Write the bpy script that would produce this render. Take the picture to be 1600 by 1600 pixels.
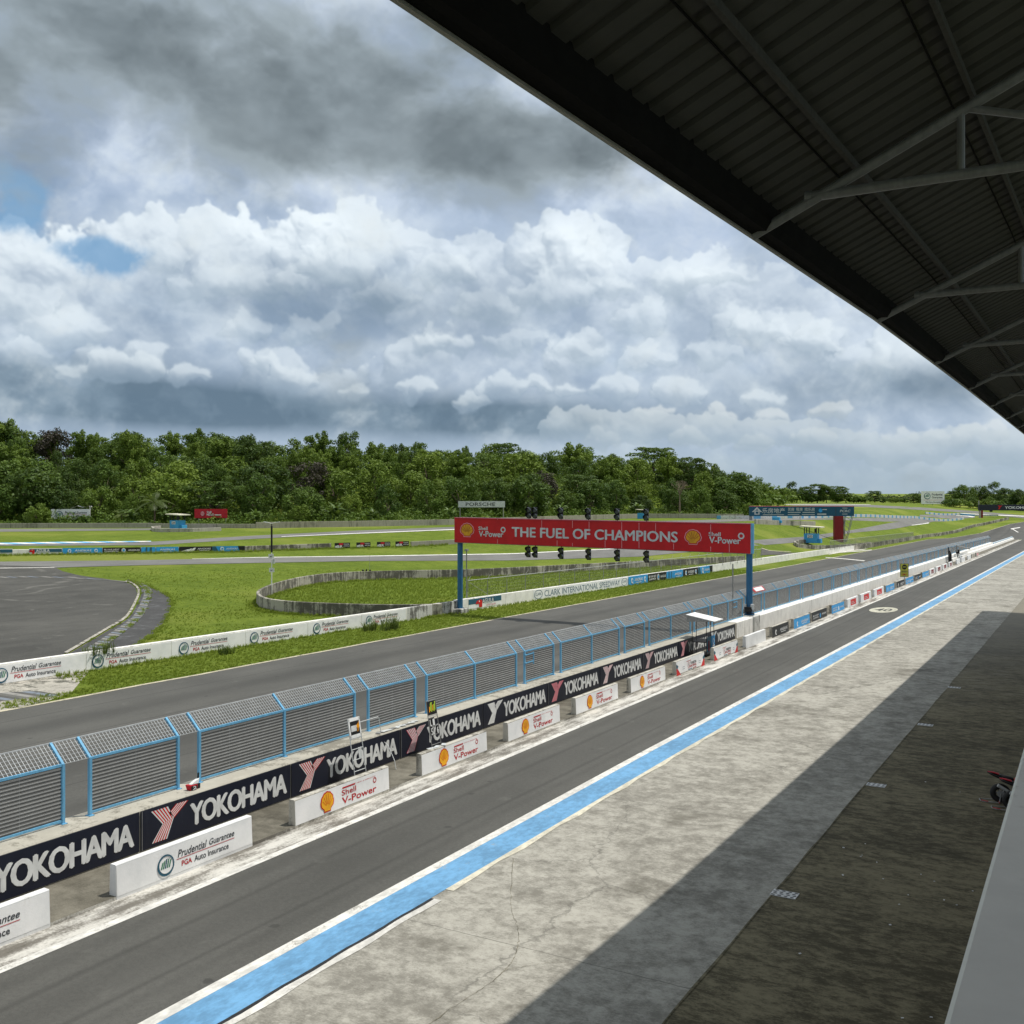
import bpy, bmesh, math, random
import numpy as np
from mathutils import Vector, Matrix
scene = bpy.context.scene
for o in list(bpy.data.objects): bpy.data.objects.remove(o)
# ---------------------------------------------------------------- camera, light, exposure
# world axes: y runs along the pit straight, x to the right (towards the stand), camera stands 10 m above the pit lane
F, CX, HZ = 1600.0, 800.0, 769.0
ANG = math.atan(890 / 1600); ca, sa = math.cos(ANG), math.sin(ANG)
CAM_H = 10.0
cam_d = bpy.data.cameras.new("camera"); cam = bpy.data.objects.new("camera", cam_d); scene.collection.objects.link(cam)
cam.location = (0, 0, CAM_H); cam.rotation_euler = (math.radians(90), 0, ANG)
cam_d.sensor_width = 36; cam_d.lens = 36; cam_d.shift_y = (800 - HZ) / 1600 * -1
cam_d.clip_start = .05; cam_d.clip_end = 6000
scene.camera = cam
CLOUD_STRENGTH = 1.22
TX, TY = .28, .28                       # how far the sun's rays run towards -x and -y per metre of height
SUN_EL = math.atan(1 / math.hypot(TX, TY)); SUN_ROT = math.atan2(TX, TY)
sun_d = bpy.data.lights.new("sun", 'SUN'); sun = bpy.data.objects.new("sun", sun_d); scene.collection.objects.link(sun)
sun_d.energy = 4.0; sun_d.angle = math.radians(.5); sun_d.color = (1.0, .95, .87)
sun.rotation_euler = Vector((-TX, -TY, -1)).to_track_quat('-Z', 'Y').to_euler()
sun.location = (20, 20, 60)
scene.view_settings.view_transform = 'Standard'; scene.view_settings.look = 'None'
scene.view_settings.exposure = 0; scene.view_settings.gamma = 1
# ---------------------------------------------------------------- sky: clouds worked out here, then mixed over the Sky Texture
SKY_A, SKY_E0, SKY_E1, SKY_RES = .72, -.05, .62, 1150
def sky_A(px): return math.atan((px - CX) / F)
def sky_E(px, py): return math.atan((HZ - py) / F * math.cos(sky_A(px)))
def make_clouds():
    rng = np.random.default_rng(5)
    nw, nh = int(2 * SKY_A * SKY_RES), int((SKY_E1 - SKY_E0) * SKY_RES)
    a = np.linspace(-SKY_A, SKY_A, nw); e = np.linspace(SKY_E0, SKY_E1, nh)
    X, Y = np.meshgrid(a * 1600, e * 1600)          # 1 unit = 1 photo pixel near the middle
    tab = rng.random((256, 256)).astype(np.float32)
    def vn(x, y):
        xi = np.floor(x).astype(int); yi = np.floor(y).astype(int); fx = x - xi; fy = y - yi
        fx = fx * fx * (3 - 2 * fx); fy = fy * fy * (3 - 2 * fy)
        x0, x1, y0, y1 = xi & 255, (xi + 1) & 255, yi & 255, (yi + 1) & 255
        return (tab[y0, x0] * (1 - fx) + tab[y0, x1] * fx) * (1 - fy) + (tab[y1, x0] * (1 - fx) + tab[y1, x1] * fx) * fy
    def fbm(x, y, s, o=5, g=.5, seed=0):
        r = 0; am = 1; t = 0
        for i in range(o):
            r = r + am * vn(x / s + seed * 17.3 + i * 31.7, y / s + seed * 9.1 + i * 13.9); t += am; am *= g; s *= .5
        return r / t
    def ss(v, lo, hi):
        t = np.clip((v - lo) / (hi - lo), 0, 1); return t * t * (3 - 2 * t)
    def blur(im, r):
        r = int(max(1, r))
        for ax in (0, 1):
            for _ in range(2):
                p = np.pad(im, [(r + 1, r) if i == ax else (0, 0) for i in (0, 1)], mode='edge')
                c = np.cumsum(p, axis=ax, dtype=np.float64)
                im = ((c[2 * r + 1:] - c[:-2 * r - 1]) if ax == 0 else (c[:, 2 * r + 1:] - c[:, :-2 * r - 1])) / (2 * r + 1)
        return im
    def gx(px): return sky_A(px) * 1600
    def gy(px, py): return sky_E(px, py) * 1600
    col = np.zeros((nh, nw, 3), np.float32); al = np.zeros((nh, nw), np.float32)
    def over(c, m):
        nonlocal col, al
        c = np.asarray(c, np.float32); m = np.clip(m, 0, 1).astype(np.float32)
        na = m + al * (1 - m)
        col = (c * m[..., None] + col * (al * (1 - m))[..., None]) / np.maximum(na, 1e-4)[..., None]; al = na
    def lerp(c0, c1, t): t = np.clip(t, 0, 1)[..., None]; return np.array(c0) * (1 - t) + np.array(c1) * t
    def blob(px, py, rx, ry): return np.exp(-(((X - gx(px)) / rx) ** 2 + ((Y - gy(px, py)) / ry) ** 2))
    w1 = fbm(X, Y, 130, 5, .55, 1) - .5; w2 = fbm(X, Y, 130, 5, .55, 2) - .5
    ff = fbm(X, Y * 1.6, 240, 6, .55, 3); fm = fbm(X + 60 * w1, Y * 1.3 + 60 * w2, 110, 6, .58, 4)
    # thin high veil with blue holes
    hole = 1.25 * blob(15, 300, 80, 62) + 1.3 * blob(165, 408, 95, 40) + .30 * blob(700, 45, 150, 60) + .35 * blob(330, 310, 170, 26) + .25 * blob(640, 120, 120, 40)
    veil = np.clip(.70 + .5 * ff - hole * (.45 + 1.1 * fm), 0, 1)
    vc = lerp((.33, .39, .49), (.54, .59, .68), (fm - .36) / .3)
    vc = lerp(vc, (.46, .54, .62), 1 - ss(Y, 40, 260)[...])
    over(vc, veil * ss(veil, .0, .5))
    def puffs(top, r0, seed, rows, window=None, given=None):
        """bumpy front of a cumulus bank as a height map: big puffs, puffs on them, puffs on those"""
        g = np.random.default_rng(seed); Hm = np.full((nh, nw), -1e4, np.float32); Tm = np.zeros((nh, nw), np.float32)
        tx = np.array([gx(p[0]) for p in top]); ty = np.array([gy(*p) for p in top])
        L0 = list(given or [])
        for row in range(0 if given else rows):
            x = -760.
            while x < 760:
                r = r0 * g.uniform(.6, 1.25) * (1 + .12 * row)
                t = np.interp(x, tx, ty) - r * .85 - row * r0 * .95 + g.normal(0, r0 * .22)
                if window is None or window(x): L0.append((x + g.normal(0, r0 * .3), t, row * r0 * .55 + g.normal(0, r0 * .3), r, 0.))
                x += r * g.uniform(.8, 1.2)
        lev = [L0]
        for n, fr in ((11, .46), (8, .44), (5, .45)):
            nx = []
            for (x, y, z, r, tp) in lev[-1]:
                if r < 3.2: continue
                for _ in range(n):
                    v = g.normal(size=3); v[1] = v[1] * .9 + .45; v[2] = abs(v[2]); v /= np.linalg.norm(v)
                    nx.append((x + v[0] * r * .9, y + v[1] * r * .9, z + v[2] * r * .8, r * fr * g.uniform(.6, 1.25), tp))
            lev.append(nx)
        sc = SKY_RES / 1600
        for L in lev:
            for (x, y, z, r, tp) in L:
                ci, cj = (x + SKY_A * 1600) * sc, (y - SKY_E0 * 1600) * sc; rr = r * sc
                i0, i1, j0, j1 = int(ci - rr), int(ci + rr) + 2, int(cj - rr), int(cj + rr) + 2
                if i1 < 1 or j1 < 1 or i0 >= nw or j0 >= nh: continue
                i0, j0, i1, j1 = max(i0, 0), max(j0, 0), min(i1, nw), min(j1, nh)
                q = rr * rr - (np.arange(i0, i1) - ci) ** 2 - ((np.arange(j0, j1) - cj) ** 2)[:, None]
                h = np.where(q > 0, z + np.sqrt(np.maximum(q, 0)) / sc, -1e4)
                old = Hm[j0:j1, i0:i1]; Tm[j0:j1, i0:i1] = np.where(h > old, tp, Tm[j0:j1, i0:i1]); Hm[j0:j1, i0:i1] = np.maximum(old, h)
        return Hm, Tm
    def warp(im, am, seed, s=40):
        dx = (fbm(X, Y, s, 4, .55, seed) - .5) * am; dy = (fbm(X, Y, s, 4, .55, seed + 1) - .5) * am
        sc = SKY_RES / 1600
        ii = np.clip(np.arange(nw)[None] + dx * sc, 0, nw - 1); jj = np.clip(np.arange(nh)[:, None] + dy * sc, 0, nh - 1)
        i0 = ii.astype(int); j0 = jj.astype(int); i1 = np.minimum(i0 + 1, nw - 1); j1 = np.minimum(j0 + 1, nh - 1); fi = ii - i0; fj = jj - j0
        return (im[j0, i0] * (1 - fi) + im[j0, i1] * fi) * (1 - fj) + (im[j1, i0] * (1 - fi) + im[j1, i1] * fi) * fj
    def bank(top, r0, seed, rows, white, grey, thick, amax=1.0, edge=2.0, fade=None, window=None, wam=34, relief=1.0, base=.0, grow=None, ragged=.5, given=None):
        Hm, Tm = puffs(top, r0, seed, rows, window, given)
        msk = (Hm > -5e3).astype(np.float32); Hf = np.where(msk > 0, Hm, np.nan)
        fill = np.nanmin(Hf); Hf = np.where(msk > 0, Hm, fill)
        msk = warp(blur(msk, edge), wam, seed, 36); Hs = warp(Hf, wam, seed, 36)
        lum = 0
        for rad, wgt in ((1, .30), (4, .36), (11, .34)):
            Hb = blur(Hs, rad); hy, hx = np.gradient(Hb, 1600 / SKY_RES)
            nn = np.sqrt(1 + hx * hx + hy * hy); lum = lum + wgt * np.clip((-hx * .40 - hy * .82 + .42) / nn, 0, 1)
        ao = np.clip((Hs - blur(Hs, 26)) / (r0 * .8), -1, 1)
        topy = np.interp(X, [gx(p[0]) for p in top], [gy(*p) for p in top])
        if given: mk = (Hm > -5e3).astype(float); topy = warp(blur(Tm * mk, 7) / np.maximum(blur(mk, 7), 1e-3), wam, seed, 36)
        dep = np.exp(-np.maximum(topy - Y, 0) / (thick * (.6 + .9 * fbm(X, Y, 150, 3, .5, seed))))
        v = base + dep * .62 + relief * ((lum - .38) * .80 + ao * .16) * (.30 + .70 * dep) + (fm - .5) * .35
        v = ss(v, .0, .95)
        c = lerp(grey, white, v)
        m = ss(msk + (fm - .5) * ragged + (fbm(X, Y, 34, 5, .6, seed + 3) - .5) * ragged * .7, *((.02, .62) if given else (.22, .80))) * amax
        if grow is not None: m = m * grow
        if fade is not None: m = m * ss(topy - Y, fade[1], fade[0])
        over(c, m)
    W = (.76, .785, .80)
    # soft lavender shelf behind the big bank
    m = ss(gy(500, 305) - Y + 90 * (fm - .5) + 60 * (ff - .5) - .03 * X, -40, 60)
    over(lerp((.42, .50, .63), (.50, .56, .67), (fm - .38) / .28), m * .8 * (1 - np.clip(hole, 0, 1)))
    main = [(-300, 360), (0, 362), (55, 368), (120, 440), (160, 448), (190, 362), (250, 352), (330, 326), (420, 350), (480, 334), (580, 345),
            (640, 385), (740, 400), (830, 356), (920, 352), (965, 405), (1040, 425), (1110, 410), (1200, 440), (1330, 490), (1480, 560), (1900, 640)]
    crest = np.clip(.42 + .75 * blob(40, 410, 130, 90) + .75 * blob(330, 390, 200, 90) + .55 * blob(520, 380, 130, 70) + .7 * blob(890, 390, 90, 60) + .5 * blob(1100, 450, 110, 60) + .3 * blob(740, 420, 120, 60), 0, 1)
    bank(main, 34, 3, 8, W, (.29, .36, .45), 105, fade=(230, 420), edge=3.4, wam=56, relief=1.0, grow=crest, ragged=1.0)
    # soft shadowed folds across the bank
    sh = 1.0 * blob(330, 500, 190, 70) + .75 * blob(60, 560, 160, 60) + .6 * blob(800, 500, 160, 40) + .55 * blob(620, 430, 90, 36) + .9 * blob(960, 560, 200, 40) + .6 * blob(1290, 560, 200, 60) + .5 * blob(1040, 470, 60, 40) + .45 * blob(220, 430, 70, 40)
    over(lerp((.27, .35, .46), (.50, .58, .68), (fm - .36) / .3), np.clip(sh * (.25 + 1.25 * fbm(X + 60 * w1, Y + 60 * w2, 120, 5, .55, 12)) - .12, 0, .80))
    lt = .8 * blob(480, 400, 150, 40) + .7 * blob(880, 400, 90, 40) + .6 * blob(1100, 450, 90, 40)
    over((.75, .78, .80), np.clip(lt * (fbm(X + 60 * w1, Y + 60 * w2, 60, 5, .6, 14) - .30) * 1.6, 0, .6))
    t2 = [(-300, 500), (0, 520), (130, 545), (230, 540), (300, 560), (420, 552), (520, 600), (620, 540), (670, 508), (730, 520), (800, 600), (880, 540), (990, 455), (1080, 470), (1180, 500), (1300, 510), (1420, 545), (1560, 600), (1900, 640)]
    hz2 = fbm(X + 80 * w1, Y * 1.5 + 80 * w2, 150, 6, .6, 21)
    over(lerp((.40, .46, .54), (.60, .64, .68), (fbm(X + 40 * w2, Y * 1.2, 60, 5, .6, 22) - .36) / .3), np.clip((hz2 - .38) * 2.6, 0, .62) * ss(Y, 60, 200) * (1 - ss(Y, 360, 470)))
    bank(t2, 17, 11, 4, (.70, .73, .75), (.30, .37, .45), 34, amax=.60, fade=(20, 90), edge=4.0, wam=46, ragged=.9, window=lambda x: vn(np.array([x / 60 + 3.3]), np.array([.5]))[0] > .50)
    def clusters(items, seed):
        g = np.random.default_rng(seed); out = []
        for px, py, sz in items:
            cx, cy = gx(px), gy(px, py); n = int(9 + sz / 4)
            for k in range(n):
                u = g.uniform(-1, 1); r = sz * g.uniform(.20, .44) * (1.15 - .5 * abs(u)); out.append((cx + u * sz * 1.15, cy + g.uniform(-.25, .35) * sz * (1 - abs(u)) + r * .3, g.normal(0, sz * .2), r, cy + sz * .75 * (1.1 - .5 * abs(u))))
        return out
    mid = [(860, 468, 44), (760, 492, 40), (1000, 505, 38), (955, 452, 32), (1065, 448, 40), (1135, 442, 32), (1185, 520, 38), (900, 555, 34), (1010, 570, 36), (425, 455, 44), (325, 452, 40), (520, 425, 48), (240, 405, 34), (95, 520, 46), (35, 480, 40), (600, 470, 38), (1265, 540, 38), (1345, 572, 36), (700, 430, 36), (480, 520, 34), (380, 520, 30), (30, 560, 34), (800, 540, 34), (1110, 560, 34)]
    bank([(-300, 400), (1900, 400)], 14, 71, 0, (.76, .785, .79), (.33, .405, .47), 44, amax=.36, edge=4.4, wam=40, ragged=1.2, given=clusters(mid, 5), relief=1.2)
    # dark blue-grey bases
    dk = blob(330, 632, 430, 36) + blob(760, 660, 380, 30) + .9 * blob(60, 600, 200, 40) + .7 * blob(1420, 600, 260, 34) + .5 * blob(560, 480, 260, 60)
    over(lerp((.135, .20, .265), (.23, .305, .375), (fm - .36) / .3), np.clip(dk * (.40 + 1.0 * ff) - .04, 0, .90))
    low = [(692, 545, 36), (195, 578, 40), (292, 592, 26), (452, 600, 34), (548, 616, 20), (650, 614, 26), (780, 612, 32), (892, 613, 20), (962, 612, 30), (1062, 618, 30), (1192, 628, 26), (415, 575, 24), (120, 590, 24), (730, 632, 24), (830, 605, 22)]
    bank([(-300, 400), (1900, 400)], 12, 73, 0, (.72, .745, .75), (.31, .385, .465), 28, amax=.52, edge=3.0, wam=30, ragged=.9, given=clusters(low, 6), relief=1.2)
    hor = [(1022, 648, 22), (1120, 655, 24), (1205, 658, 22), (1300, 650, 24), (1482, 692, 26), (1540, 680, 22), (940, 690, 24), (1080, 690, 24), (1180, 700, 26), (1400, 690, 24), (1270, 690, 24)]
    bank([(-300, 400), (1900, 400)], 9, 75, 0, (.70, .70, .675), (.38, .44, .49), 20, amax=.55, edge=2.6, wam=22, ragged=.8, given=clusters(hor, 7), relief=1.2)
    t5 = [(-300, 650), (700, 640), (900, 640), (1000, 650), (1150, 655), (1250, 660), (1400, 690), (1500, 672), (1900, 690)]
    bank(t5, 10, 57, 3, (.58, .61, .62), (.36, .43, .49), 26, amax=.6, fade=(30, 80), edge=1.6, wam=20, window=lambda x: x > 60)
    over((.36, .43, .48), .78 * (1 - ss(Y, 0, 120)))
    # openings of blue at the upper left
    gap = 1.5 * blob(8, 305, 60, 50) + 1.5 * blob(160, 402, 70, 34) + .5 * blob(320, 318, 120, 16) + .55 * blob(690, 60, 110, 40) + .45 * blob(460, 215, 40, 30)
    over((.20, .37, .57), ss(gap * (.25 + 1.3 * fbm(X + 40 * w1, Y + 40 * w2, 46, 5, .6, 31)), .46, .95) * .85)
    # dark grey clouds overhead
    dm = 1.2 * blob(20, 30, 430, 130) + 1.15 * blob(620, 225, 320, 60) + .85 * blob(880, 245, 130, 62) + .45 * blob(760, 60, 300, 90) + .6 * blob(760, -100, 760, 100) + .30 * blob(350, 200, 300, 120)
    dv = dm + (fbm(X + 70 * w1, Y * 1.7 + 70 * w2, 170, 6, .58, 8) - .5) * 1.9
    over(lerp((.150, .175, .185), (.34, .38, .40), 1.15 - ss(dv, .5, 1.7) * .9 + (fbm(X + 50 * w1, Y * 1.5, 150, 5, .55, 9) - .5) * 1.6), ss(dv, .22, 1.15) * .95)
    over((.92, .80, .66), ss(Y, 740, 930))        # out-of-view sky overhead, brightened and warmed to add fill light
    over((.20, .24, .24), 1 - ss(Y, -40, -6))
    lm = col @ np.array([.3, .5, .2], np.float32); col = col * (np.maximum(lm, .02) / .76)[..., None] ** .22 * np.array([.945, 1.005, 1.045], np.float32)
    return col, al, nw, nh
# ---------------------------------------------------------------- node helpers and materials
class NT:
    """tiny helper around a node tree"""
    def __init__(s, tree): s.t = tree; s.N = tree.nodes; s.L = tree.links
    def new(s, kind, **kw):
        n = s.N.new(kind)
        for k, v in kw.items(): setattr(n, k, v)
        return n
    def put(s, sock, v):
        if isinstance(v, bpy.types.NodeSocket): s.L.new(v, sock)
        else: sock.default_value = v
    def m(s, op, a, b=0.0, c=0.0, clamp=False):
        n = s.new('ShaderNodeMath', operation=op, use_clamp=clamp)
        s.put(n.inputs[0], a); s.put(n.inputs[1], b); s.put(n.inputs[2], c)
        return n.outputs[0]
    def vm(s, op, a, b=(0, 0, 0)):
        n = s.new('ShaderNodeVectorMath', operation=op)
        s.put(n.inputs[0], a); s.put(n.inputs[1], b)
        return n.outputs['Value'] if op == 'DOT_PRODUCT' else n.outputs[0]
    def step(s, v, lo, hi, a=0.0, b=1.0, kind='SMOOTHSTEP'):
        n = s.new('ShaderNodeMapRange', interpolation_type=kind)
        s.put(n.inputs[0], v)
        for i, q in enumerate((lo, hi, a, b)): s.put(n.inputs[i + 1], q)
        return n.outputs[0]
    def mix(s, f, a, b, blend='MIX'):
        n = s.new('ShaderNodeMix', data_type='RGBA', blend_type=blend)
        s.put(n.inputs[0], f)
        for i, q in ((6, a), (7, b)):
            s.put(n.inputs[i], tuple(q) + (1,) if isinstance(q, (tuple, list)) and len(q) == 3 else q)
        return n.outputs[2]
    def noise(s, vec, scale, detail=4.0, rough=.5, dist=0.0, col=False):
        n = s.new('ShaderNodeTexNoise'); s.put(n.inputs['Vector'], vec)
        n.inputs['Scale'].default_value = scale; n.inputs['Detail'].default_value = detail
        n.inputs['Roughness'].default_value = rough; n.inputs['Distortion'].default_value = dist
        return n.outputs['Color'] if col else n.outputs[0]
    def vor(s, vec, scale, feature='F1', rnd=1.0, out='Distance'):
        n = s.new('ShaderNodeTexVoronoi', feature=feature); s.put(n.inputs['Vector'], vec)
        n.inputs['Scale'].default_value = scale; n.inputs['Randomness'].default_value = rnd
        return n.outputs[out]
    def scaled(s, vec, sx, sy, sz): return s.vm('MULTIPLY', vec, (sx, sy, sz))
    def sep(s, vec):
        n = s.new('ShaderNodeSeparateXYZ'); s.put(n.inputs[0], vec); return n.outputs

def build_sky():
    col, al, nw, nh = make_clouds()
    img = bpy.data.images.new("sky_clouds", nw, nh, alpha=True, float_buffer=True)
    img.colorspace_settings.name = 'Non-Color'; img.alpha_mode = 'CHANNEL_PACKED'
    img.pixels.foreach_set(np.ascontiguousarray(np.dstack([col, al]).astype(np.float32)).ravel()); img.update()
    w = bpy.data.worlds.new("World"); scene.world = w; w.use_nodes = True
    w.node_tree.nodes.clear(); k = NT(w.node_tree)
    sky = k.new('ShaderNodeTexSky', sky_type='NISHITA', sun_disc=False)
    sky.sun_elevation = SUN_EL; sky.sun_rotation = SUN_ROT; sky.altitude = 150
    d = k.new('ShaderNodeTexCoord').outputs['Generated']
    a = k.m('ARCTAN2', k.vm('DOT_PRODUCT', d, (ca, sa, 0)), k.vm('DOT_PRODUCT', d, (-sa, ca, 0)))
    e = k.m('ARCSINE', k.sep(d)[2])
    uv = k.new('ShaderNodeCombineXYZ')
    k.put(uv.inputs[0], k.step(a, -SKY_A, SKY_A, kind='LINEAR'))
    mr = k.new('ShaderNodeMapRange'); mr.clamp = True; k.put(mr.inputs[0], e)
    mr.inputs[1].default_value = SKY_E0; mr.inputs[2].default_value = SKY_E1
    k.put(uv.inputs[1], mr.outputs[0])
    for n in k.N:
        if n.bl_idname == 'ShaderNodeMapRange' and n is not mr: n.clamp = False
    tx = k.new('ShaderNodeTexImage', image=img, extension='MIRROR', interpolation='Cubic'); k.L.new(uv.outputs[0], tx.inputs[0])
    b1 = k.new('ShaderNodeBackground'); k.L.new(sky.outputs[0], b1.inputs[0]); b1.inputs[1].default_value = .10
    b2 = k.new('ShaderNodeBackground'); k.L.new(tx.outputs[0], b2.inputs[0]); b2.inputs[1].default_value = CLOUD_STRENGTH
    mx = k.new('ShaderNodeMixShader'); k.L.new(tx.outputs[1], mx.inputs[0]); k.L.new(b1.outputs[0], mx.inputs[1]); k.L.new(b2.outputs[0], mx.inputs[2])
    out = k.new('ShaderNodeOutputWorld'); k.L.new(mx.outputs[0], out.inputs[0])
    w.cycles.sampling_method = 'MANUAL'; w.cycles.sample_map_resolution = 512

MATS = {}
def mat(name, fn=None, rough=.75, metal=0.0, col=None, spec=.35):
    """procedural material: fn(k, p, bsdf) returns the base colour socket; a plain colour gets a little grain and grime of its own"""
    if name in MATS: return MATS[name]
    m = bpy.data.materials.new(name); m.use_nodes = True
    k = NT(m.node_tree); bs = k.N['Principled BSDF']
    bs.inputs['Roughness'].default_value = rough; bs.inputs['Metallic'].default_value = metal
    bs.inputs['Specular IOR Level'].default_value = spec
    g = k.new('ShaderNodeNewGeometry'); p = g.outputs['Position']
    if fn is None:
        n = k.noise(p, 2.3, 5, .6)
        c = k.mix(k.step(n, .3, .7), tuple(x * .84 for x in col), tuple(min(1, x * 1.08) for x in col))
    else:
        c = fn(k, p, bs)
    if c is not None: k.put(bs.inputs['Base Color'], c if isinstance(c, bpy.types.NodeSocket) else tuple(c) + (1,))
    MATS[name] = m
    return m
def bump(k, bs, h, strength=.3, dist=.02):
    b = k.new('ShaderNodeBump'); b.inputs['Strength'].default_value = strength; b.inputs['Distance'].default_value = dist
    k.put(b.inputs['Height'], h); k.L.new(b.outputs[0], bs.inputs['Normal'])

def f_asphalt(c0, c1, line=None, patch=.5, arcs=False):
    def fn(k, p, bs):
        big = k.noise(p, .06, 5, .55); mid = k.noise(k.scaled(p, 1, .35, 1), .55, 5, .6); fine = k.noise(p, 38, 3, .7); agg = k.noise(p, 9, 4, .65)
        t = k.m('ADD', k.m('MULTIPLY', k.m('SUBTRACT', big, .5), 1.3), k.m('MULTIPLY', k.m('SUBTRACT', mid, .5), 1.2))
        t = k.m('ADD', t, k.m('MULTIPLY', k.m('SUBTRACT', agg, .5), 1.1)); t = k.m('ADD', t, k.m('MULTIPLY', k.m('SUBTRACT', fine, .5), 1.8))
        c = k.mix(k.step(t, -.6, .6), c0, c1)
        # pale worn spots and dark drops
        sp = k.noise(k.scaled(p, 1, .6, 1), 1.1, 4, .6); c = k.mix(k.m('MULTIPLY', k.step(sp, .63, .72), patch * .55), c, tuple(x * 1.55 for x in c1))
        v = k.vor(p, .55); nn = k.noise(p, 7, 2, .5)
        c = k.mix(k.m('MULTIPLY', k.step(k.m('ADD', v, k.m('MULTIPLY', nn, .10)), .13, .10), .6), c, tuple(x * .55 for x in c0))
        if arcs:      # pale sweeping tyre marks
            x, y = k.sep(p)[0], k.sep(p)[1]
            for ax_, ay_, r_ in ((-112, 66, 17), (-96, 88, 26), (-128, 62, 31), (-104, 52, 12)):
                dx, dy = k.m('SUBTRACT', x, ax_), k.m('SUBTRACT', y, ay_); rr = k.m('SQRT', k.m('ADD', k.m('MULTIPLY', dx, dx), k.m('MULTIPLY', dy, dy)))
                f = k.m('ABSOLUTE', k.m('SUBTRACT', k.m('ADD', rr, k.m('MULTIPLY', k.m('SUBTRACT', k.noise(p, .08, 2), .5), 8)), r_)); c = k.mix(k.m('MULTIPLY', k.m('MULTIPLY', k.step(f, .45, .1), k.step(mid, .42, .58)), .5), c, tuple(q_ * 1.9 for q_ in c1))
        if line:      # darker rubbered racing lines along the straight
            x = k.sep(p)[0]
            for x0, wd, am in line:
                f = k.m('ABSOLUTE', k.m('SUBTRACT', k.m('ADD', x, k.m('MULTIPLY', k.m('SUBTRACT', k.noise(k.scaled(p, .3, .02, 1), 1, 3), .5), 1.2)), x0))
                c = k.mix(k.m('MULTIPLY', k.step(f, wd, 0), am), c, tuple(x * .52 for x in c0))
        bump(k, bs, k.m('ADD', fine, agg), .25, .012)
        return c
    return fn
def f_concrete(c0, c1, dark, joint_x=None, joint_y=None, stain=.5, crack=.5, streak=(1, 1, 1), gran=0.0, fade=False):
    def fn(k, p, bs):
        ps = k.scaled(p, *streak)
        big = k.noise(ps, .16, 6, .6); mid = k.noise(ps, 1.3, 7, .66); fine = k.noise(p, 26, 4, .7)
        t = k.m('ADD', k.m('MULTIPLY', k.m('SUBTRACT', big, .5), 1.5), k.m('MULTIPLY', k.m('SUBTRACT', mid, .5), 1.9))
        t = k.m('ADD', t, k.m('MULTIPLY', k.m('SUBTRACT', fine, .5), .9))
        if gran:       # blotches and specks of old lichen, rubber and scuffs
            g1 = k.noise(k.vm('ADD', ps, (3, 17, 0)), 2.9, 7, .74); g2 = k.noise(k.scaled(p, 1, 2.2, 1), 8.0, 5, .75)
            t = k.m('ADD', t, k.m('MULTIPLY', k.m('SUBTRACT', g1, .5), 2.2 * gran)); t = k.m('ADD', t, k.m('MULTIPLY', k.m('SUBTRACT', g2, .5), 1.3 * gran))
        c = k.mix(k.step(t, -.62, .62), c0, c1)
        st = k.noise(k.vm('ADD', ps, (13, 5, 0)), .38, 7, .68)
        c = k.mix(k.m('MULTIPLY', k.step(st, .52, .70), stain), c, dark)
        pp = k.noise(p, 5.5, 5, .75); c = k.mix(k.m('MULTIPLY', k.step(pp, .60, .72), stain * .7), c, dark)
        if crack:
            w = k.vm('ADD', p, k.vm('MULTIPLY', k.vm('SUBTRACT', k.noise(p, .7, 5, .65, col=True), (.5, .5, .5)), (1.6, 1.6, 0)))
            dd = k.vor(k.scaled(w, 1, .8, 0), .13, 'DISTANCE_TO_EDGE')
            gate = k.step(k.noise(p, .13, 2), .46, .54)
            c = k.mix(k.m('MULTIPLY', k.m('MULTIPLY', k.step(dd, .006, .001), gate), crack), c, tuple(x * .30 for x in c0))
        for ax, jt in ((0, joint_x), (1, joint_y)):
            if jt:
                per, off, wd = jt; x = k.sep(p)[ax]
                f = k.m('ABSOLUTE', k.m('SUBTRACT', k.m('FRACT', k.m('DIVIDE', k.m('SUBTRACT', k.m('ADD', x, k.m('MULTIPLY', k.m('SUBTRACT', k.noise(p, 1.5, 4, .6), .5), .10)), off), per)), .5))
                c = k.mix(k.m('MULTIPLY', k.step(f, wd / per, wd / per * .3), .65), c, tuple(x * .4 for x in c0))
        if fade:       # colour turns paler farther along the slab
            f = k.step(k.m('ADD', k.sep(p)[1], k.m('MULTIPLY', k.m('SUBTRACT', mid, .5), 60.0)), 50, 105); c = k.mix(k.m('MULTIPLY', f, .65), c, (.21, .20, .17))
        bump(k, bs, k.m('ADD', mid, k.m('MULTIPLY', fine, .5)), .3, .012)
        return c
    return fn
def f_paint(c, under, wear=.45, scale=2.2, along=.5):
    def fn(k, p, bs):
        n = k.noise(k.scaled(p, 1, along, 1), scale, 7, .68); n2 = k.noise(p, 22, 4, .7); b = k.noise(p, .4, 4, .6)
        t = k.m('ADD', k.m('ADD', n, k.m('MULTIPLY', k.m('SUBTRACT', n2, .5), .5)), k.m('MULTIPLY', k.m('SUBTRACT', b, .5), .4))
        q = k.noise(k.scaled(p, 1, along, 1), 5.5, 5, .7)
        cc = k.mix(k.step(k.m('ADD', k.m('MULTIPLY', b, .4), k.m('MULTIPLY', q, .6)), .36, .64), tuple(x * .74 for x in c), tuple(min(.95, x * 1.18) for x in c))
        bump(k, bs, n2, .2, .01)
        return k.mix(k.step(t, wear + .22, wear + .06), under, cc) if wear < .9 else cc
    return fn
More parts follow.
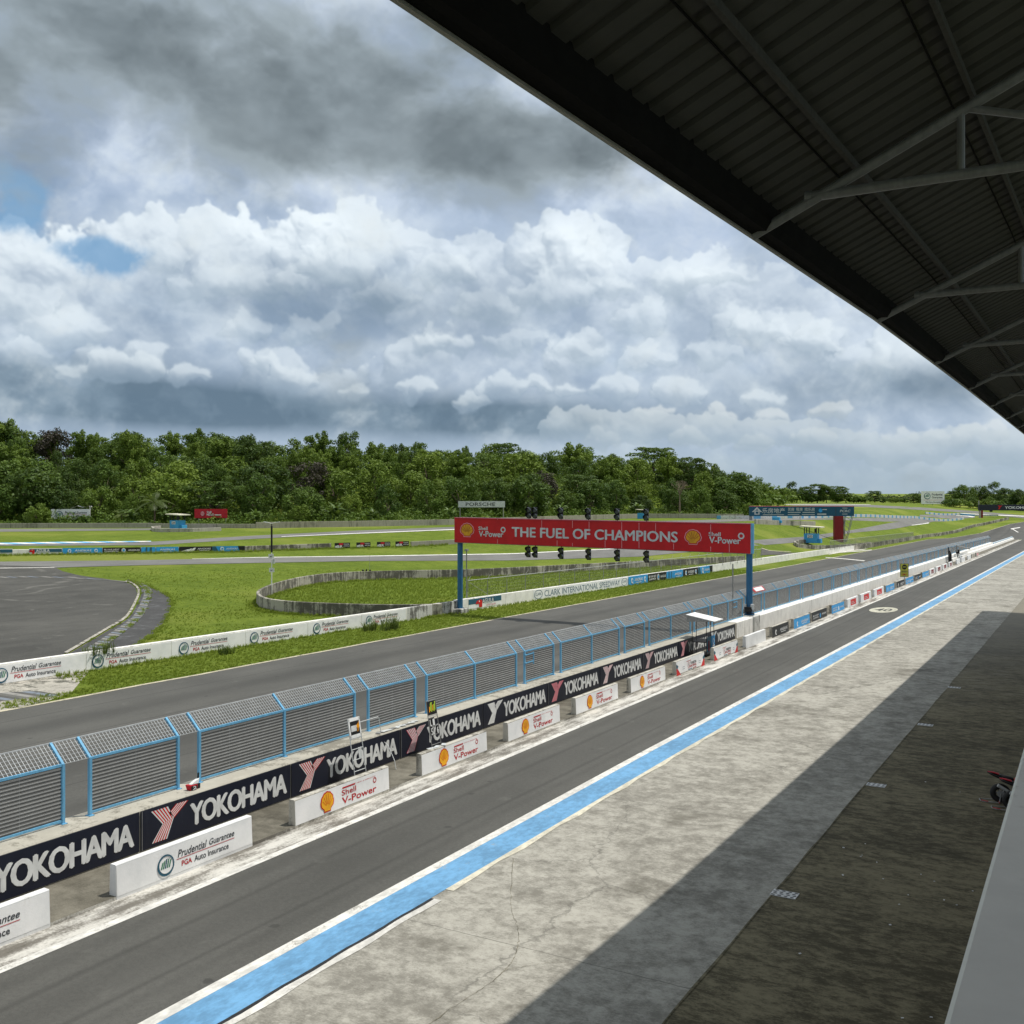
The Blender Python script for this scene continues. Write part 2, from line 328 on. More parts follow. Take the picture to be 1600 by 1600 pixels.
def f_wall(c, dark, amount=.5, moss=(.10, .10, .085), vert=1.0):
    """old painted or bare concrete: streaks running down, patches, grime near the foot and the top edge"""
    def fn(k, p, bs):
        st = k.noise(k.scaled(p, 1, 1, .10), 2.6, 6, .66); pt = k.noise(p, .9, 6, .62); fn_ = k.noise(p, 14, 4, .7); bg = k.noise(p, .22, 4, .6)
        t = k.m('ADD', k.m('MULTIPLY', st, .55), k.m('MULTIPLY', pt, .45)); t = k.m('ADD', t, k.m('MULTIPLY', k.m('SUBTRACT', fn_, .5), .30))
        t = k.m('ADD', t, k.m('MULTIPLY', k.m('SUBTRACT', bg, .5), .5))
        cc = k.mix(k.step(pt, .3, .7), tuple(x * .86 for x in c), tuple(min(.9, x * 1.06) for x in c))
        cc = k.mix(k.m('MULTIPLY', k.step(t, .66 - .28 * amount, .80 - .28 * amount), min(1, .45 + .5 * amount)), cc, dark)
        cc = k.mix(k.m('MULTIPLY', k.step(st, .60, .74), amount * .8), cc, moss)
        bump(k, bs, k.m('ADD', pt, fn_), .25, .015)
        return cc
    return fn
def f_metal_paint(c, rust=(.16, .09, .05), am=.35):
    def fn(k, p, bs):
        n = k.noise(p, 3.0, 6, .65); f = k.noise(k.scaled(p, 1, 1, .2), 9, 4, .6)
        cc = k.mix(k.step(f, .3, .7), tuple(x * .85 for x in c), tuple(min(.95, x * 1.1) for x in c))
        return k.mix(k.m('MULTIPLY', k.step(n, .60, .70), am), cc, rust)
    return fn
def f_grass(k, p, bs):
    big = k.noise(p, .035, 5, .55); mid = k.noise(k.scaled(p, 1, 1, 1), .30, 6, .62); fine = k.noise(p, 3.2, 5, .72); vf = k.noise(p, 17, 3, .7)
    t = k.m('ADD', k.m('MULTIPLY', k.m('SUBTRACT', mid, .5), 1.3), k.m('MULTIPLY', k.m('SUBTRACT', fine, .5), 1.5)); t = k.m('ADD', t, k.m('MULTIPLY', k.m('SUBTRACT', vf, .5), .9))
    t = k.m('ADD', t, k.m('MULTIPLY', k.m('SUBTRACT', big, .5), .8))
    c = k.mix(k.step(t, -.65, .65), (.082, .128, .012), (.178, .236, .030))
    md = k.noise(k.scaled(p, 1, 1, 1), 1.1, 6, .75); c = k.mix(k.m('MULTIPLY', k.step(md, .52, .70), .65), c, (.040, .085, .006)); c = k.mix(k.m('MULTIPLY', k.step(md, .46, .30), .5), c, (.215, .275, .045))
    c = k.mix(k.m('MULTIPLY', k.step(big, .50, .64), .55), c, (.245, .265, .055))          # drier yellow areas
    c = k.mix(k.m('MULTIPLY', k.step(k.noise(p, .8, 6, .7), .66, .76), .45), c, (.20, .20, .06))
    bump(k, bs, k.m('ADD', fine, vf), .9, .12)
    return c
def f_leaf(c0, c1, trans=.25):
    def fn(k, p, bs):
        oi = k.new('ShaderNodeObjectInfo').outputs['Random']; at = k.new('ShaderNodeAttribute', attribute_name='tone').outputs['Fac']
        t = k.m('ADD', k.m('MULTIPLY', oi, .62), k.m('MULTIPLY', at, .50))
        c = k.mix(t, c0, c1)
        if trans:
            out = [n for n in k.N if n.bl_idname == 'ShaderNodeOutputMaterial'][0]
            tr = k.new('ShaderNodeBsdfTranslucent'); k.put(tr.inputs[0], k.mix(.5, c, (.16, .22, .03)))
            mx = k.new('ShaderNodeMixShader'); mx.inputs[0].default_value = trans
            k.L.new(bs.outputs[0], mx.inputs[1]); k.L.new(tr.outputs[0], mx.inputs[2]); k.L.new(mx.outputs[0], out.inputs[0])
        return c
    return fn
def f_roof(k, p, bs):
    n = k.noise(p, 1.2, 5, .6); f = k.noise(k.scaled(p, .3, 3, 1), 2, 4, .6)
    return k.mix(k.m('ADD', k.m('MULTIPLY', n, .6), k.m('MULTIPLY', f, .4)), (.043, .042, .035), (.082, .079, .065))
def f_kerb_dirty(k, p, bs):
    n = k.noise(k.scaled(p, 1.4, .35, 1), 1.6, 7, .7); f = k.noise(p, 14, 4, .7); b = k.noise(k.scaled(p, 2.5, .2, 1), .8, 5, .6)
    t = k.m('ADD', k.m('ADD', k.m('MULTIPLY', n, .6), k.m('MULTIPLY', b, .4)), k.m('MULTIPLY', k.m('SUBTRACT', f, .5), .3))
    c = k.mix(k.step(t, .40, .60), (.15, .14, .12), (.56, .545, .50))
    c = k.mix(k.step(t, .36, .27), c, (.07, .065, .05))
    bump(k, bs, t, .3, .02)
    return c
def f_blocks(colors, size, axis=1, worn=(.22, .21, .19)):
    def fn(k, p, bs):
        x = k.m('FRACT', k.m('DIVIDE', k.sep(p)[axis], size * len(colors)))
        n = k.new('ShaderNodeValToRGB'); n.color_ramp.interpolation = 'CONSTANT'
        while len(n.color_ramp.elements) < len(colors): n.color_ramp.elements.new(.5)
        for i, (el, c) in enumerate(zip(n.color_ramp.elements, colors)): el.position = i / len(colors); el.color = tuple(c) + (1,)
        k.put(n.inputs[0], x)
        w = k.noise(p, 1.7, 5, .65)
        return k.mix(k.m('MULTIPLY', k.step(w, .50, .66), .6), n.outputs[0], worn)
    return fn

WHITE = (.78, .79, .78)
def M(n):
    if n in MATS: return MATS[n]
    D = {
     'grass_ground': lambda: mat(n, f_grass, .9, spec=.1),
     'track_asphalt': lambda: mat(n, f_asphalt((.058, .058, .053), (.098, .097, .088), [(-34, 3.4, .50), (-41, 1.6, .40), (-29, 1.0, .35), (-31.5, .10, .55), (-38.4, .09, .55), (-27.4, .08, .45), (-43.0, .10, .5)]), .85),
     'pit_asphalt': lambda: mat(n, f_asphalt((.060, .060, .054), (.100, .099, .090), [(-18, 1.3, .25), (-17.1, .14, .4), (-18.7, .16, .4), (-19.5, .4, .25), (-16.6, .3, .2)]), .85),
     'infield_asphalt': lambda: mat(n, f_asphalt((.115, .115, .108), (.19, .19, .18)), .85),
     'skidpad_asphalt': lambda: mat(n, f_asphalt((.034, .034, .030), (.088, .086, .077), None, 1.0, True), .85),
     'apron_concrete': lambda: mat(n, f_concrete((.180, .172, .147), (.395, .383, .337), (.10, .093, .073), joint_y=(12.2, 2.2, .022), stain=.75, crack=.38, gran=1.0), .9),
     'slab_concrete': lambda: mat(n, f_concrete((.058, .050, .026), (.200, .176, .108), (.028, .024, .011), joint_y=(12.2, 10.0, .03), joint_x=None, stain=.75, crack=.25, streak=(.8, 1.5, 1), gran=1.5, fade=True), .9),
     'floor_concrete': lambda: mat(n, f_concrete((.07, .064, .048), (.215, .20, .16), (.04, .036, .026), stain=.8, crack=.5), .9),
     'kerb_concrete': lambda: mat(n, f_kerb_dirty, .9),
     'blue_paint': lambda: mat(n, f_paint((.125, .300, .50), (.26, .29, .30), .58, 2.4), .7),
     'white_paint': lambda: mat(n, f_paint((.62, .61, .57), (.30, .29, .26), .50, 2.6), .7),
     'fresh_white_paint': lambda: mat(n, f_paint((.74, .73, .70), (.36, .35, .32), .60, 3), .7),
     'yellow_paint': lambda: mat(n, f_paint((.58, .55, .44), (.40, .38, .33), .50, 2.2), .7),
     'cream_paint': lambda: mat(n, f_paint((.46, .45, .36), (.18, .178, .16), .52, 2.2), .7),
     'edge_paint': lambda: mat(n, f_paint((.50, .46, .34), (.14, .14, .10), .46, 2.0), .8),
     'wall_concrete': lambda: mat(n, f_wall((.42, .40, .34), (.14, .13, .105), .55), .9),
     'old_concrete': lambda: mat(n, f_wall((.47, .445, .375), (.075, .07, .058), .92), .9),
     'back_concrete': lambda: mat(n, f_wall((.36, .34, .28), (.16, .15, .12), .6), .9),
     'white_wall': lambda: mat(n, f_wall((.84, .83, .79), (.36, .35, .31), .36), .85),
     'stained_wall': lambda: mat(n, f_wall((.62, .62, .59), (.06, .055, .045), .85), .85),
     'barrier_white': lambda: mat(n, f_wall((.74, .75, .75), (.40, .39, .36), .18), .8),
     'barrier_concrete': lambda: mat(n, f_wall((.50, .48, .42), (.13, .12, .10), .7), .9),
     'blue_white_wall': lambda: mat(n, f_blocks([(.62, .64, .64), (.62, .64, .64), (.12, .36, .60)], 2.6), .85),
     'kerb_blocks': lambda: mat(n, f_blocks([(.70, .70, .68), (.14, .42, .72)], 1.7, 1), .85),
     'faded_blocks': lambda: mat(n, f_blocks([(.25, .245, .23), (.085, .085, .08), (.17, .20, .24), (.08, .08, .075), (.12, .12, .11)], .38, 1, (.07, .075, .06)), .85),
     'dark_apron': lambda: mat(n, f_paint((.055, .055, .055), (.15, .155, .16), .50, 1.2), .85),
     'pale_concrete': lambda: mat(n, f_paint((.40, .38, .33), (.075, .075, .06), .42, 1.5, 1.0), .9),
     'navy_panel': lambda: mat(n, f_wall((.008, .011, .026), (.022, .027, .045), .35, (.03, .033, .045)), .4, spec=.45),
     'white_vinyl': lambda: mat(n, f_wall((.88, .895, .90), (.66, .66, .64), .10, (.62, .62, .60)), .5),
     'blue_steel': lambda: mat(n, f_metal_paint((.14, .385, .60), (.24, .30, .33), .45), .45),
     'blue_pole': lambda: mat(n, f_metal_paint((.030, .135, .27), (.10, .13, .15), .5), .45),
     'galvanised': lambda: mat(n, col=(.52, .53, .52), rough=.45, metal=.4),
     'grey_steel': lambda: mat(n, f_metal_paint((.30, .30, .29), (.16, .11, .08), .35), .5, .3),
     'dark_wire': lambda: mat(n, col=(.10, .105, .107), rough=.7),
     'wire': lambda: mat(n, col=(.47, .49, .50), rough=.5, metal=.15),
     'red_board': lambda: mat(n, f_wall((.52, .012, .016), (.42, .010, .014), .3, (.46, .03, .03)), .5, spec=.3),
     'red_paint': lambda: mat(n, col=(.50, .012, .025), rough=.5),
     'dark_red': lambda: mat(n, col=(.22, .012, .014), rough=.6),
     'black': lambda: mat(n, col=(.012, .012, .013), rough=.5),
     'black_gloss': lambda: mat(n, col=(.010, .010, .011), rough=.25, spec=.6),
     'rubber': lambda: mat(n, col=(.018, .018, .018), rough=.7),
     'lens': lambda: mat(n, col=(.045, .047, .05), rough=.12, spec=.8),
     'white': lambda: mat(n, col=WHITE, rough=.55),
     'cream': lambda: mat(n, col=(.66, .63, .50), rough=.7),
     'off_white': lambda: mat(n, col=(.56, .58, .58), rough=.55),
     'letter_grey': lambda: mat(n, col=(.56, .60, .61), rough=.6),
     'text_dark': lambda: mat(n, col=(.05, .055, .065), rough=.6),
     'text_blue': lambda: mat(n, col=(.10, .17, .24), rough=.6),
     'text_red': lambda: mat(n, col=(.48, .015, .02), rough=.6),
     'logo_red': lambda: mat(n, col=(.62, .012, .012), rough=.5),
     'logo_yellow': lambda: mat(n, col=(.86, .42, .012), rough=.5),
     'logo_gold': lambda: mat(n, col=(.66, .32, .015), rough=.5),
     'logo_pink': lambda: mat(n, col=(.62, .11, .16), rough=.5),
     'faded_pink': lambda: mat(n, col=(.72, .34, .37), rough=.5),
     'logo_green': lambda: mat(n, col=(.035, .21, .12), rough=.5),
     'logo_teal': lambda: mat(n, col=(.025, .11, .17), rough=.5),
     'sky_blue': lambda: mat(n, col=(.035, .33, .70), rough=.5),
     'hut_blue': lambda: mat(n, f_wall((.055, .33, .62), (.04, .22, .42), .35, (.12, .3, .45)), .6),
     'teal_board': lambda: mat(n, col=(.012, .085, .15), rough=.5),
     'sign_yellow': lambda: mat(n, col=(.50, .50, .07), rough=.5),
     'lime': lambda: mat(n, col=(.42, .58, .05), rough=.5),
     'orange': lambda: mat(n, col=(.85, .34, .01), rough=.5),
     'roof_sheet': lambda: mat(n, f_roof, .8, .0, spec=.12),
     'roof_steel': lambda: mat(n, f_metal_paint((.065, .062, .052), (.10, .08, .055), .3), .8, 0, None, .1),
     'roof_gutter': lambda: mat(n, col=(.012, .0115, .010), rough=.95, spec=.05),
     'roof_pipe': lambda: mat(n, f_metal_paint((.185, .185, .168), (.15, .13, .10), .25), .4),
     'fascia': lambda: mat(n, col=(.24, .225, .185), rough=.7),
     'parapet_grey': lambda: mat(n, f_wall((.80, .81, .79), (.42, .42, .40), .42, (.36, .36, .34)), .75),
     'plaster': lambda: mat(n, f_wall((.46, .46, .44), (.28, .27, .25), .4), .85),
     'trunk': lambda: mat(n, f_wall((.13, .10, .07), (.06, .05, .04), .6), .9),
     'dead_wood': lambda: mat(n, col=(.21, .16, .12), rough=.9),
     'leaf_dark': lambda: mat(n, f_leaf((.024, .054, .010), (.104, .172, .024)), .6, spec=.25),
     'leaf_mid': lambda: mat(n, f_leaf((.032, .074, .011), (.128, .205, .026)), .6, spec=.25),
     'leaf_light': lambda: mat(n, f_leaf((.066, .122, .014), (.185, .262, .034)), .6, spec=.25),
     'leaf_purple': lambda: mat(n, f_leaf((.026, .023, .018), (.070, .058, .042), .1), .6, spec=.25),
     'leaf_banana': lambda: mat(n, f_leaf((.06, .11, .02), (.14, .22, .05)), .5, spec=.4),
     'leaf_palm': lambda: mat(n, f_leaf((.05, .085, .016), (.13, .17, .035)), .5, spec=.35),
     'grass_blade': lambda: mat(n, f_leaf((.135, .198, .020), (.275, .345, .046), .42), .7, spec=.2),
     'weed': lambda: mat(n, f_leaf((.05, .085, .018), (.13, .17, .04), .2), .7, spec=.2),
     'far_leaf': lambda: mat(n, f_leaf((.030, .044, .022), (.062, .085, .034), .1), .7, spec=.15),
     'paper': lambda: mat(n, col=(.72, .73, .74), rough=.8),
    }
    if n in D: return D[n]()
    raise KeyError(n)
# ---------------------------------------------------------------- lie of the land and pixel measuring
random.seed(4); RNG = np.random.default_rng(4)
GRADE = .019
def zs(y):                                   # the straight falls gently away from the camera, then climbs again
    if y < 200: return -GRADE * y
    return float(np.interp(y, [200, 450, 500, 560, 640, 740, 900, 1300, 3000], [-3.8, -8.55, -8.3, -6.0, -2, 1.5, 1.5, -6, -26]))
def sstep(a, b, t):
    t = max(0., min(1., (t - a) / (b - a))); return t * t * (3 - 2 * t)
def terr(x, y):
    wd = float(np.interp(y, [120, 230], [118, 28])); s = sstep(52, 52 + wd, -x)
    return zs(y) * (1 - s) + 2.0 * s
def ray(px, py):
    r, u = (px - CX) / F, (HZ - py) / F
    return ca * r - sa, sa * r + ca, u
def P(px, py, dz=0.0):
    """where the line of sight of a measured photo point meets the ground (or dz above it)"""
    dx, dy, u = ray(px, py); d = 1.0
    f = lambda d: CAM_H + u * d - (terr(dx * d, dy * d) + dz)
    while f(d) > 0 and d < 2500: d *= 1.03
    lo, hi = d / 1.03, d
    for _ in range(30):
        m = (lo + hi) / 2
        if f(m) > 0: lo = m
        else: hi = m
    return Vector((dx * hi, dy * hi, CAM_H + u * hi))
def at(px, py, d):
    dx, dy, u = ray(px, py); return Vector((dx * d, dy * d, CAM_H + u * d))
def depth(v): return -sa * v[0] + ca * v[1]
def ywall(px, x):
    r = (px - CX) / F; return -x * (ca + r * sa) / (sa - r * ca)
def xgantry(px, y):
    r = (px - CX) / F; return y * (r * ca - sa) / (ca + r * sa)
# ---------------------------------------------------------------- mesh building
COL = scene.collection; WLOC = {}
def tag(o, label=None, cat=None, group=None, kind=None):
    for k_, v in (('label', label), ('category', cat), ('group', group), ('kind', kind)):
        if v: o[k_] = v
    return o
def thing(name, label, cat, loc, group=None):
    o = bpy.data.objects.new(name, None); COL.objects.link(o); o.location = loc; o.empty_display_size = .3
    WLOC[o] = Vector(loc); return tag(o, label, cat, group)
class MB:
    def __init__(s): s.v = []; s.f = []; s.mi = []; s.mats = []; s.cur = 0
    def use(s, m):
        if m not in s.mats: s.mats.append(m)
        s.cur = s.mats.index(m); return s
    def add(s, vs, fs):
        b = len(s.v); s.v += [tuple(q) for q in vs]; s.f += [tuple(b + i for i in f) for f in fs]; s.mi += [s.cur] * len(fs); return s
    def hexa(s, q):   # 8 corners: bottom ring 0-3, top ring 4-7
        return s.add(q, [(3, 2, 1, 0), (4, 5, 6, 7), (0, 1, 5, 4), (1, 2, 6, 5), (2, 3, 7, 6), (3, 0, 4, 7)])
    def box(s, c, size, R=None, U=None):
        R = Vector(R or (1, 0, 0)); U = Vector(U or (0, 0, 1)); D = U.cross(R); c = Vector(c); a, b, d = (t / 2 for t in size)
        return s.hexa([c + R * i * a + D * j * b + U * k_ * d for k_ in (-1, 1) for i, j in ((-1, -1), (1, -1), (1, 1), (-1, 1))])
    def bar(s, p, q, w, h=None, n=4, r2=None):
        p, q = Vector(p), Vector(q); d = (q - p).normalized(); up = Vector((0, 0, 1)) if abs(d.z) < .95 else Vector((0, 1, 0))
        a = d.cross(up).normalized(); b = a.cross(d).normalized(); h = h or w
        if n == 4:
            o = [(-1, -1), (1, -1), (1, 1), (-1, 1)]; ring = [a * i * w / 2 + b * j * h / 2 for i, j in o]; ring2 = ring
        else:
            ring = [a * math.cos(t) * w / 2 + b * math.sin(t) * w / 2 for t in [2 * math.pi * i / n for i in range(n)]]
            ring2 = [v * ((r2 if r2 is not None else w) / w) for v in ring]
        m = len(ring)
        return s.add([p + v for v in ring] + [q + v for v in ring2], [tuple(range(m))[::-1], tuple(range(m, 2 * m))] + [(i, (i + 1) % m, m + (i + 1) % m, m + i) for i in range(m)])
    def path(s, pts, w, n=6):
        for p, q in zip(pts[:-1], pts[1:]): s.bar(p, q, w, n=n)
        return s
    def loft(s, rings, close=True, caps=True):
        m = len(rings[0]); vs = [v for r in rings for v in r]; fs = []
        for k_ in range(len(rings) - 1):
            for i in range(m if close else m - 1):
                j = (i + 1) % m; fs.append((k_ * m + i, k_ * m + j, (k_ + 1) * m + j, (k_ + 1) * m + i))
        if caps: fs += [tuple(range(m))[::-1], tuple(range((len(rings) - 1) * m, len(rings) * m))]
        return s.add(vs, fs)
    def disc(s, c, R, U, r, n=20, thick=0):
        c, R, U = Vector(c), Vector(R).normalized(), Vector(U).normalized(); N = R.cross(U)
        ring = [c + R * math.cos(2 * math.pi * i / n) * r + U * math.sin(2 * math.pi * i / n) * r for i in range(n)]
        if thick: return s.loft([[v - N * thick / 2 for v in ring], [v + N * thick / 2 for v in ring]])
        return s.add(ring, [tuple(range(n))])
    def torus(s, c, ax, R, r, n=24, m=8):
        ax = Vector(ax).normalized(); a = ax.cross(Vector((0, 0, 1))).normalized(); b = ax.cross(a); c = Vector(c); rings = []
        for i in range(n + 1):
            t = 2 * math.pi * i / n; rd = a * math.cos(t) + b * math.sin(t)
            rings.append([c + rd * (R + r * math.cos(u)) + ax * r * math.sin(u) for u in [2 * math.pi * j / m for j in range(m)]])
        return s.loft(rings, caps=False)
    def build(s, name, mats=None, parent=None, origin=None, bevel=0.0, smooth=False):
        loc = WLOC[parent] if parent else Vector(origin or (0, 0, 0))
        me = bpy.data.meshes.new(name)
        me.from_pydata([(v[0] - loc.x, v[1] - loc.y, v[2] - loc.z) for v in s.v], [], s.f)
        names = s.mats if s.mats else ([mats] if isinstance(mats, str) else mats)
        for n in names: me.materials.append(M(n))
        if s.mats: me.polygons.foreach_set('material_index', s.mi)
        if bevel or True:
            bm = bmesh.new(); bm.from_mesh(me)
            if bevel: bmesh.ops.bevel(bm, geom=[e for e in bm.edges if e.is_manifold and e.calc_face_angle(0) > .5], offset=bevel, segments=1, affect='EDGES', clamp_overlap=True)
            bmesh.ops.recalc_face_normals(bm, faces=bm.faces) if s.v and len(s.f) < 60000 and not getattr(s, 'flat', False) else None
            bm.to_mesh(me); bm.free()
        if smooth: me.polygons.foreach_set('use_smooth', [True] * len(me.polygons))
        me.update()
        o = bpy.data.objects.new(name, me); COL.objects.link(o)
        if parent: o.parent = parent
        else: o.location = loc
        WLOC[o] = loc
        return o
def sheet(name, rows, m, label=None, kind='structure', uvflip=False):
    """a ground sheet from rows of points"""
    b = MB(); b.flat = True; n = len(rows[0]); b.v = [tuple(v) for r in rows for v in r]
    b.f = [(i * n + j, i * n + j + 1, (i + 1) * n + j + 1, (i + 1) * n + j) for i in range(len(rows) - 1) for j in range(n - 1)]
    o = b.build(name, m)
    me = o.data
    if me.polygons and me.polygons[len(me.polygons) // 2].normal.z < 0: me.flip_normals()
    return tag(o, kind=kind)
def resample(pts, n):
    pts = [np.array(p, float) for p in pts]; L = [0]
    for p, q in zip(pts[:-1], pts[1:]): L.append(L[-1] + np.linalg.norm(q - p))
    t = np.linspace(0, L[-1], n); a = np.array(pts); return np.stack([np.interp(t, L, a[:, i]) for i in range(a.shape[1])], 1)
def smooth_pts(pts, n):
    """Catmull-Rom through the points"""
    p = [np.array(q, float) for q in pts]; p = [2 * p[0] - p[1]] + p + [2 * p[-1] - p[-2]]; out = []
    m = len(p) - 3
    for k_ in range(n):
        s = k_ / (n - 1) * m; i = min(int(s), m - 1); t = s - i; a, b, c, d = p[i:i + 4]
        out.append(.5 * ((2 * b) + (-a + c) * t + (2 * a - 5 * b + 4 * c - d) * t * t + (-a + 3 * b - 3 * c + d) * t ** 3))
    return np.array(out)
def px_strip(name, top, bot, m, dz, n=60, k=5, sm=False):
    f = smooth_pts if sm else resample
    a, b = f(top, n), f(bot, n); rows = []
    for p, q in zip(a, b):
        row = []
        for j in range(k):
            t = j / (k - 1); v = P(p[0] * (1 - t) + q[0] * t, p[1] * (1 - t) + q[1] * t); v.z = terr(v.x, v.y) + dz; row.append(v)
        rows.append(row)
    return sheet(name, rows, m)
def world_strip(name, left, right, m, dz, n=80, k=4):
    rows = []
    for p, q in zip(resample(left, n), resample(right, n)):
        rows.append([(p[0] * (1 - t) + q[0] * t, p[1] * (1 - t) + q[1] * t, terr(p[0] * (1 - t) + q[0] * t, p[1] * (1 - t) + q[1] * t) + dz) for t in [j / (k - 1) for j in range(k)]])
    return sheet(name, rows, m)
YS = [-40, -20] + list(range(-10, 60, 5)) + list(range(60, 200, 10)) + list(range(200, 540, 20))
def drift(y): return max(0, y - 40) * .0085
def lane(name, x0, x1, m, dz, ys=YS, d0=0, d1=0, slope=(0, 0)):
    return sheet(name, [[(x0 + drift(y) * d0, y, zs(y) + dz + slope[0]), (x1 + drift(y) * d1, y, zs(y) + dz + slope[1])] for y in ys], m)
# ---------------------------------------------------------------- lettering and emblems
_tc = {}
def text_geo(s, bold=0.0, shear=0.0, space=1.0):
    key = (s, bold, shear, space)
    if key not in _tc:
        c = bpy.data.curves.new("lettering", 'FONT'); c.body = s; c.offset = bold; c.shear = shear; c.space_character = space; c.resolution_u = 3
        o = bpy.data.objects.new("lettering", c); COL.objects.link(o); bpy.context.view_layer.update()
        me = bpy.data.meshes.new_from_object(o); v = np.array([q.co[:2] for q in me.vertices]); f = [tuple(p.vertices) for p in me.polygons]
        bpy.data.objects.remove(o); bpy.data.curves.remove(c); bpy.data.meshes.remove(me)
        lo, hi = v.min(0), v.max(0); _tc[key] = ((v - lo) / (hi - lo), f, (hi - lo)[0] / (hi - lo)[1])
    return _tc[key]
class Canvas:
    """flat painted marks on a board: o = lower left corner, R and U = its right and up vectors (metres)"""
    def __init__(s, o, R, U, lift=.006):
        s.o, s.R, s.U = Vector(o), Vector(R), Vector(U); s.N = s.R.cross(s.U).normalized(); s.lift = lift; s.parts = {}
    def pt(s, x, y, l): return s.o + s.R * x + s.U * y + s.N * s.lift * l
    def mb(s, part): return s.parts.setdefault(part, MB())
    def poly(s, part, m, pts, l=1):
        s.mb(part).use(m).add([s.pt(x, y, l) for x, y in pts], [tuple(range(len(pts)))]); return s
    def rect(s, part, m, x, y, w, h, l=1, sk=0): return s.poly(part, m, [(x, y), (x + w, y), (x + w + sk, y + h), (x + sk, y + h)], l)
    def circle(s, part, m, x, y, r, l=1, n=24, ry=None, r0=0):
        ry = ry or r
        ring = [(x + r * math.cos(2 * math.pi * i / n), y + ry * math.sin(2 * math.pi * i / n)) for i in range(n)]
        if not r0: return s.poly(part, m, ring, l)
        q = r0 / r; inn = [(x + (a - x) * q, y + (b - y) * q) for a, b in ring]
        s.mb(part).use(m).add([s.pt(a, b, l) for a, b in ring + inn], [(i, (i + 1) % n, n + (i + 1) % n, n + i) for i in range(n)]); return s
    def text(s, part, m, t, x, y, w, h, l=1, bold=0.0, shear=0.0, space=1.0):
        heavy = bold > .02; v, f, _ = text_geo(t, 0.0 if heavy else bold, shear, space); n = max(1, len(t))
        k_ = (bold - .004) * 1.0 if heavy else 0; dx, dy = k_ * h * 1.35, k_ * h * .8
        for i, (ox, oy) in enumerate(((0, 0), (1, 0), (-1, 0), (0, 1), (0, -1)) if heavy else ((0, 0),)):     # heavier strokes: the same letters laid again a hair apart
            s.mb(part).use(m).add([s.pt(x + dx + a * (w - 2 * dx) + ox * dx, y + dy + b * (h - 2 * dy) + oy * dy, l + .22 * i) for a, b in v], f)
        return s
    # emblems
    def scallop(s, x, y, w, h, rim='logo_red', fill='logo_yellow', ray='logo_red', rim2=None):
        def outline(k_):
            pts = [(-.27, -.50), (.27, -.50), (.30, -.36), (.50, -.22)]
            for i in range(7):
                a0, a1 = math.radians(-12 + i * 29.1), math.radians(-12 + (i + 1) * 29.1)
                for j in range(5):
                    t = (j + .5) / 5; a = a0 + (a1 - a0) * t; r = .52 * (1 + .06 * math.sin(math.pi * t)); pts.append((r * math.cos(a), -.04 + r * math.sin(a)))
            pts += [(-.50, -.22), (-.30, -.36)]
            return [(x + w / 2 + a * w * k_, y + h / 2 + b * h * k_) for a, b in pts]
        if rim2: s.poly('emblem', rim2, outline(1.1), 1)
        s.poly('emblem', rim, outline(1.0), 2); s.poly('emblem', fill, outline(.88), 3)
        for i in range(1, 7):
            a = math.radians(-12 + i * 29.1); c, d = math.cos(a), math.sin(a); n = .011
            p0, p1 = (c * .10, -.20 + d * .10), (c * .42, -.04 + d * .42)
            q = [(p0[0] - d * n, p0[1] + c * n), (p0[0] + d * n, p0[1] - c * n), (p1[0] + d * n, p1[1] - c * n), (p1[0] - d * n, p1[1] + c * n)]
            s.poly('emblem', ray, [(x + w / 2 + a_ * w, y + h / 2 + b * h) for a_, b in q], 4)
        return s
    def striped_round(s, x, y, r):
        s.circle('emblem', 'logo_teal', x, y, r, 1); s.circle('emblem', 'white_vinyl', x + r * .05, y + r * .06, r * .84, 2)
        for i in range(5):
            a = -.60 + i * .24; top = .66 - abs(i - 2.4) * .12; s.poly('emblem', 'logo_green' if i != 2 else 'logo_teal', [(x + r * (a - .05), y - r * .28), (x + r * (a + .11), y - r * .28), (x + r * (a + .33), y + r * top), (x + r * (a + .17), y + r * (top - .05))], 3)
        s.circle('emblem', 'logo_teal', x, y, r, 4, r0=r * .86); return s
    def striped_y(s, x, y, w, h, cols):
        A0, A1, B0, B1, C0, C1 = (0, 1), (.44, 1), (.30, .50), (.60, .60), (.02, 0), (.42, 0)
        def L(p, q, t): return (p[0] + (q[0] - p[0]) * t, p[1] + (q[1] - p[1]) * t)
        n = 11
        for i in range(n):
            t0, t1 = i / n, (i + 1) / n; m = cols[i % 2]
            q = lambda a: (x + a[0] * w, y + a[1] * h)
            s.poly('emblem', m, [q(L(A0, A1, t0)), q(L(A0, A1, t1)), q(L(B0, B1, t1)), q(L(B0, B1, t0))], 1)
            s.poly('emblem', m, [q(L(B0, B1, t0)), q(L(B0, B1, t1)), q(L(C0, C1, t1)), q(L(C0, C1, t0))], 1)
        for i in range(9):
            t0, t1 = i / 9, (i + 1) / 9; m = cols[(i + 1) % 2]; q = lambda a: (x + a[0] * w, y + a[1] * h)
            s.poly('emblem', m, [q(L((.66, 1), (1, 1), t0)), q(L((.66, 1), (1, 1), t1)), q(L((.47, .79), (.61, .58), t1)), q(L((.47, .79), (.61, .58), t0))], 1)
        return s
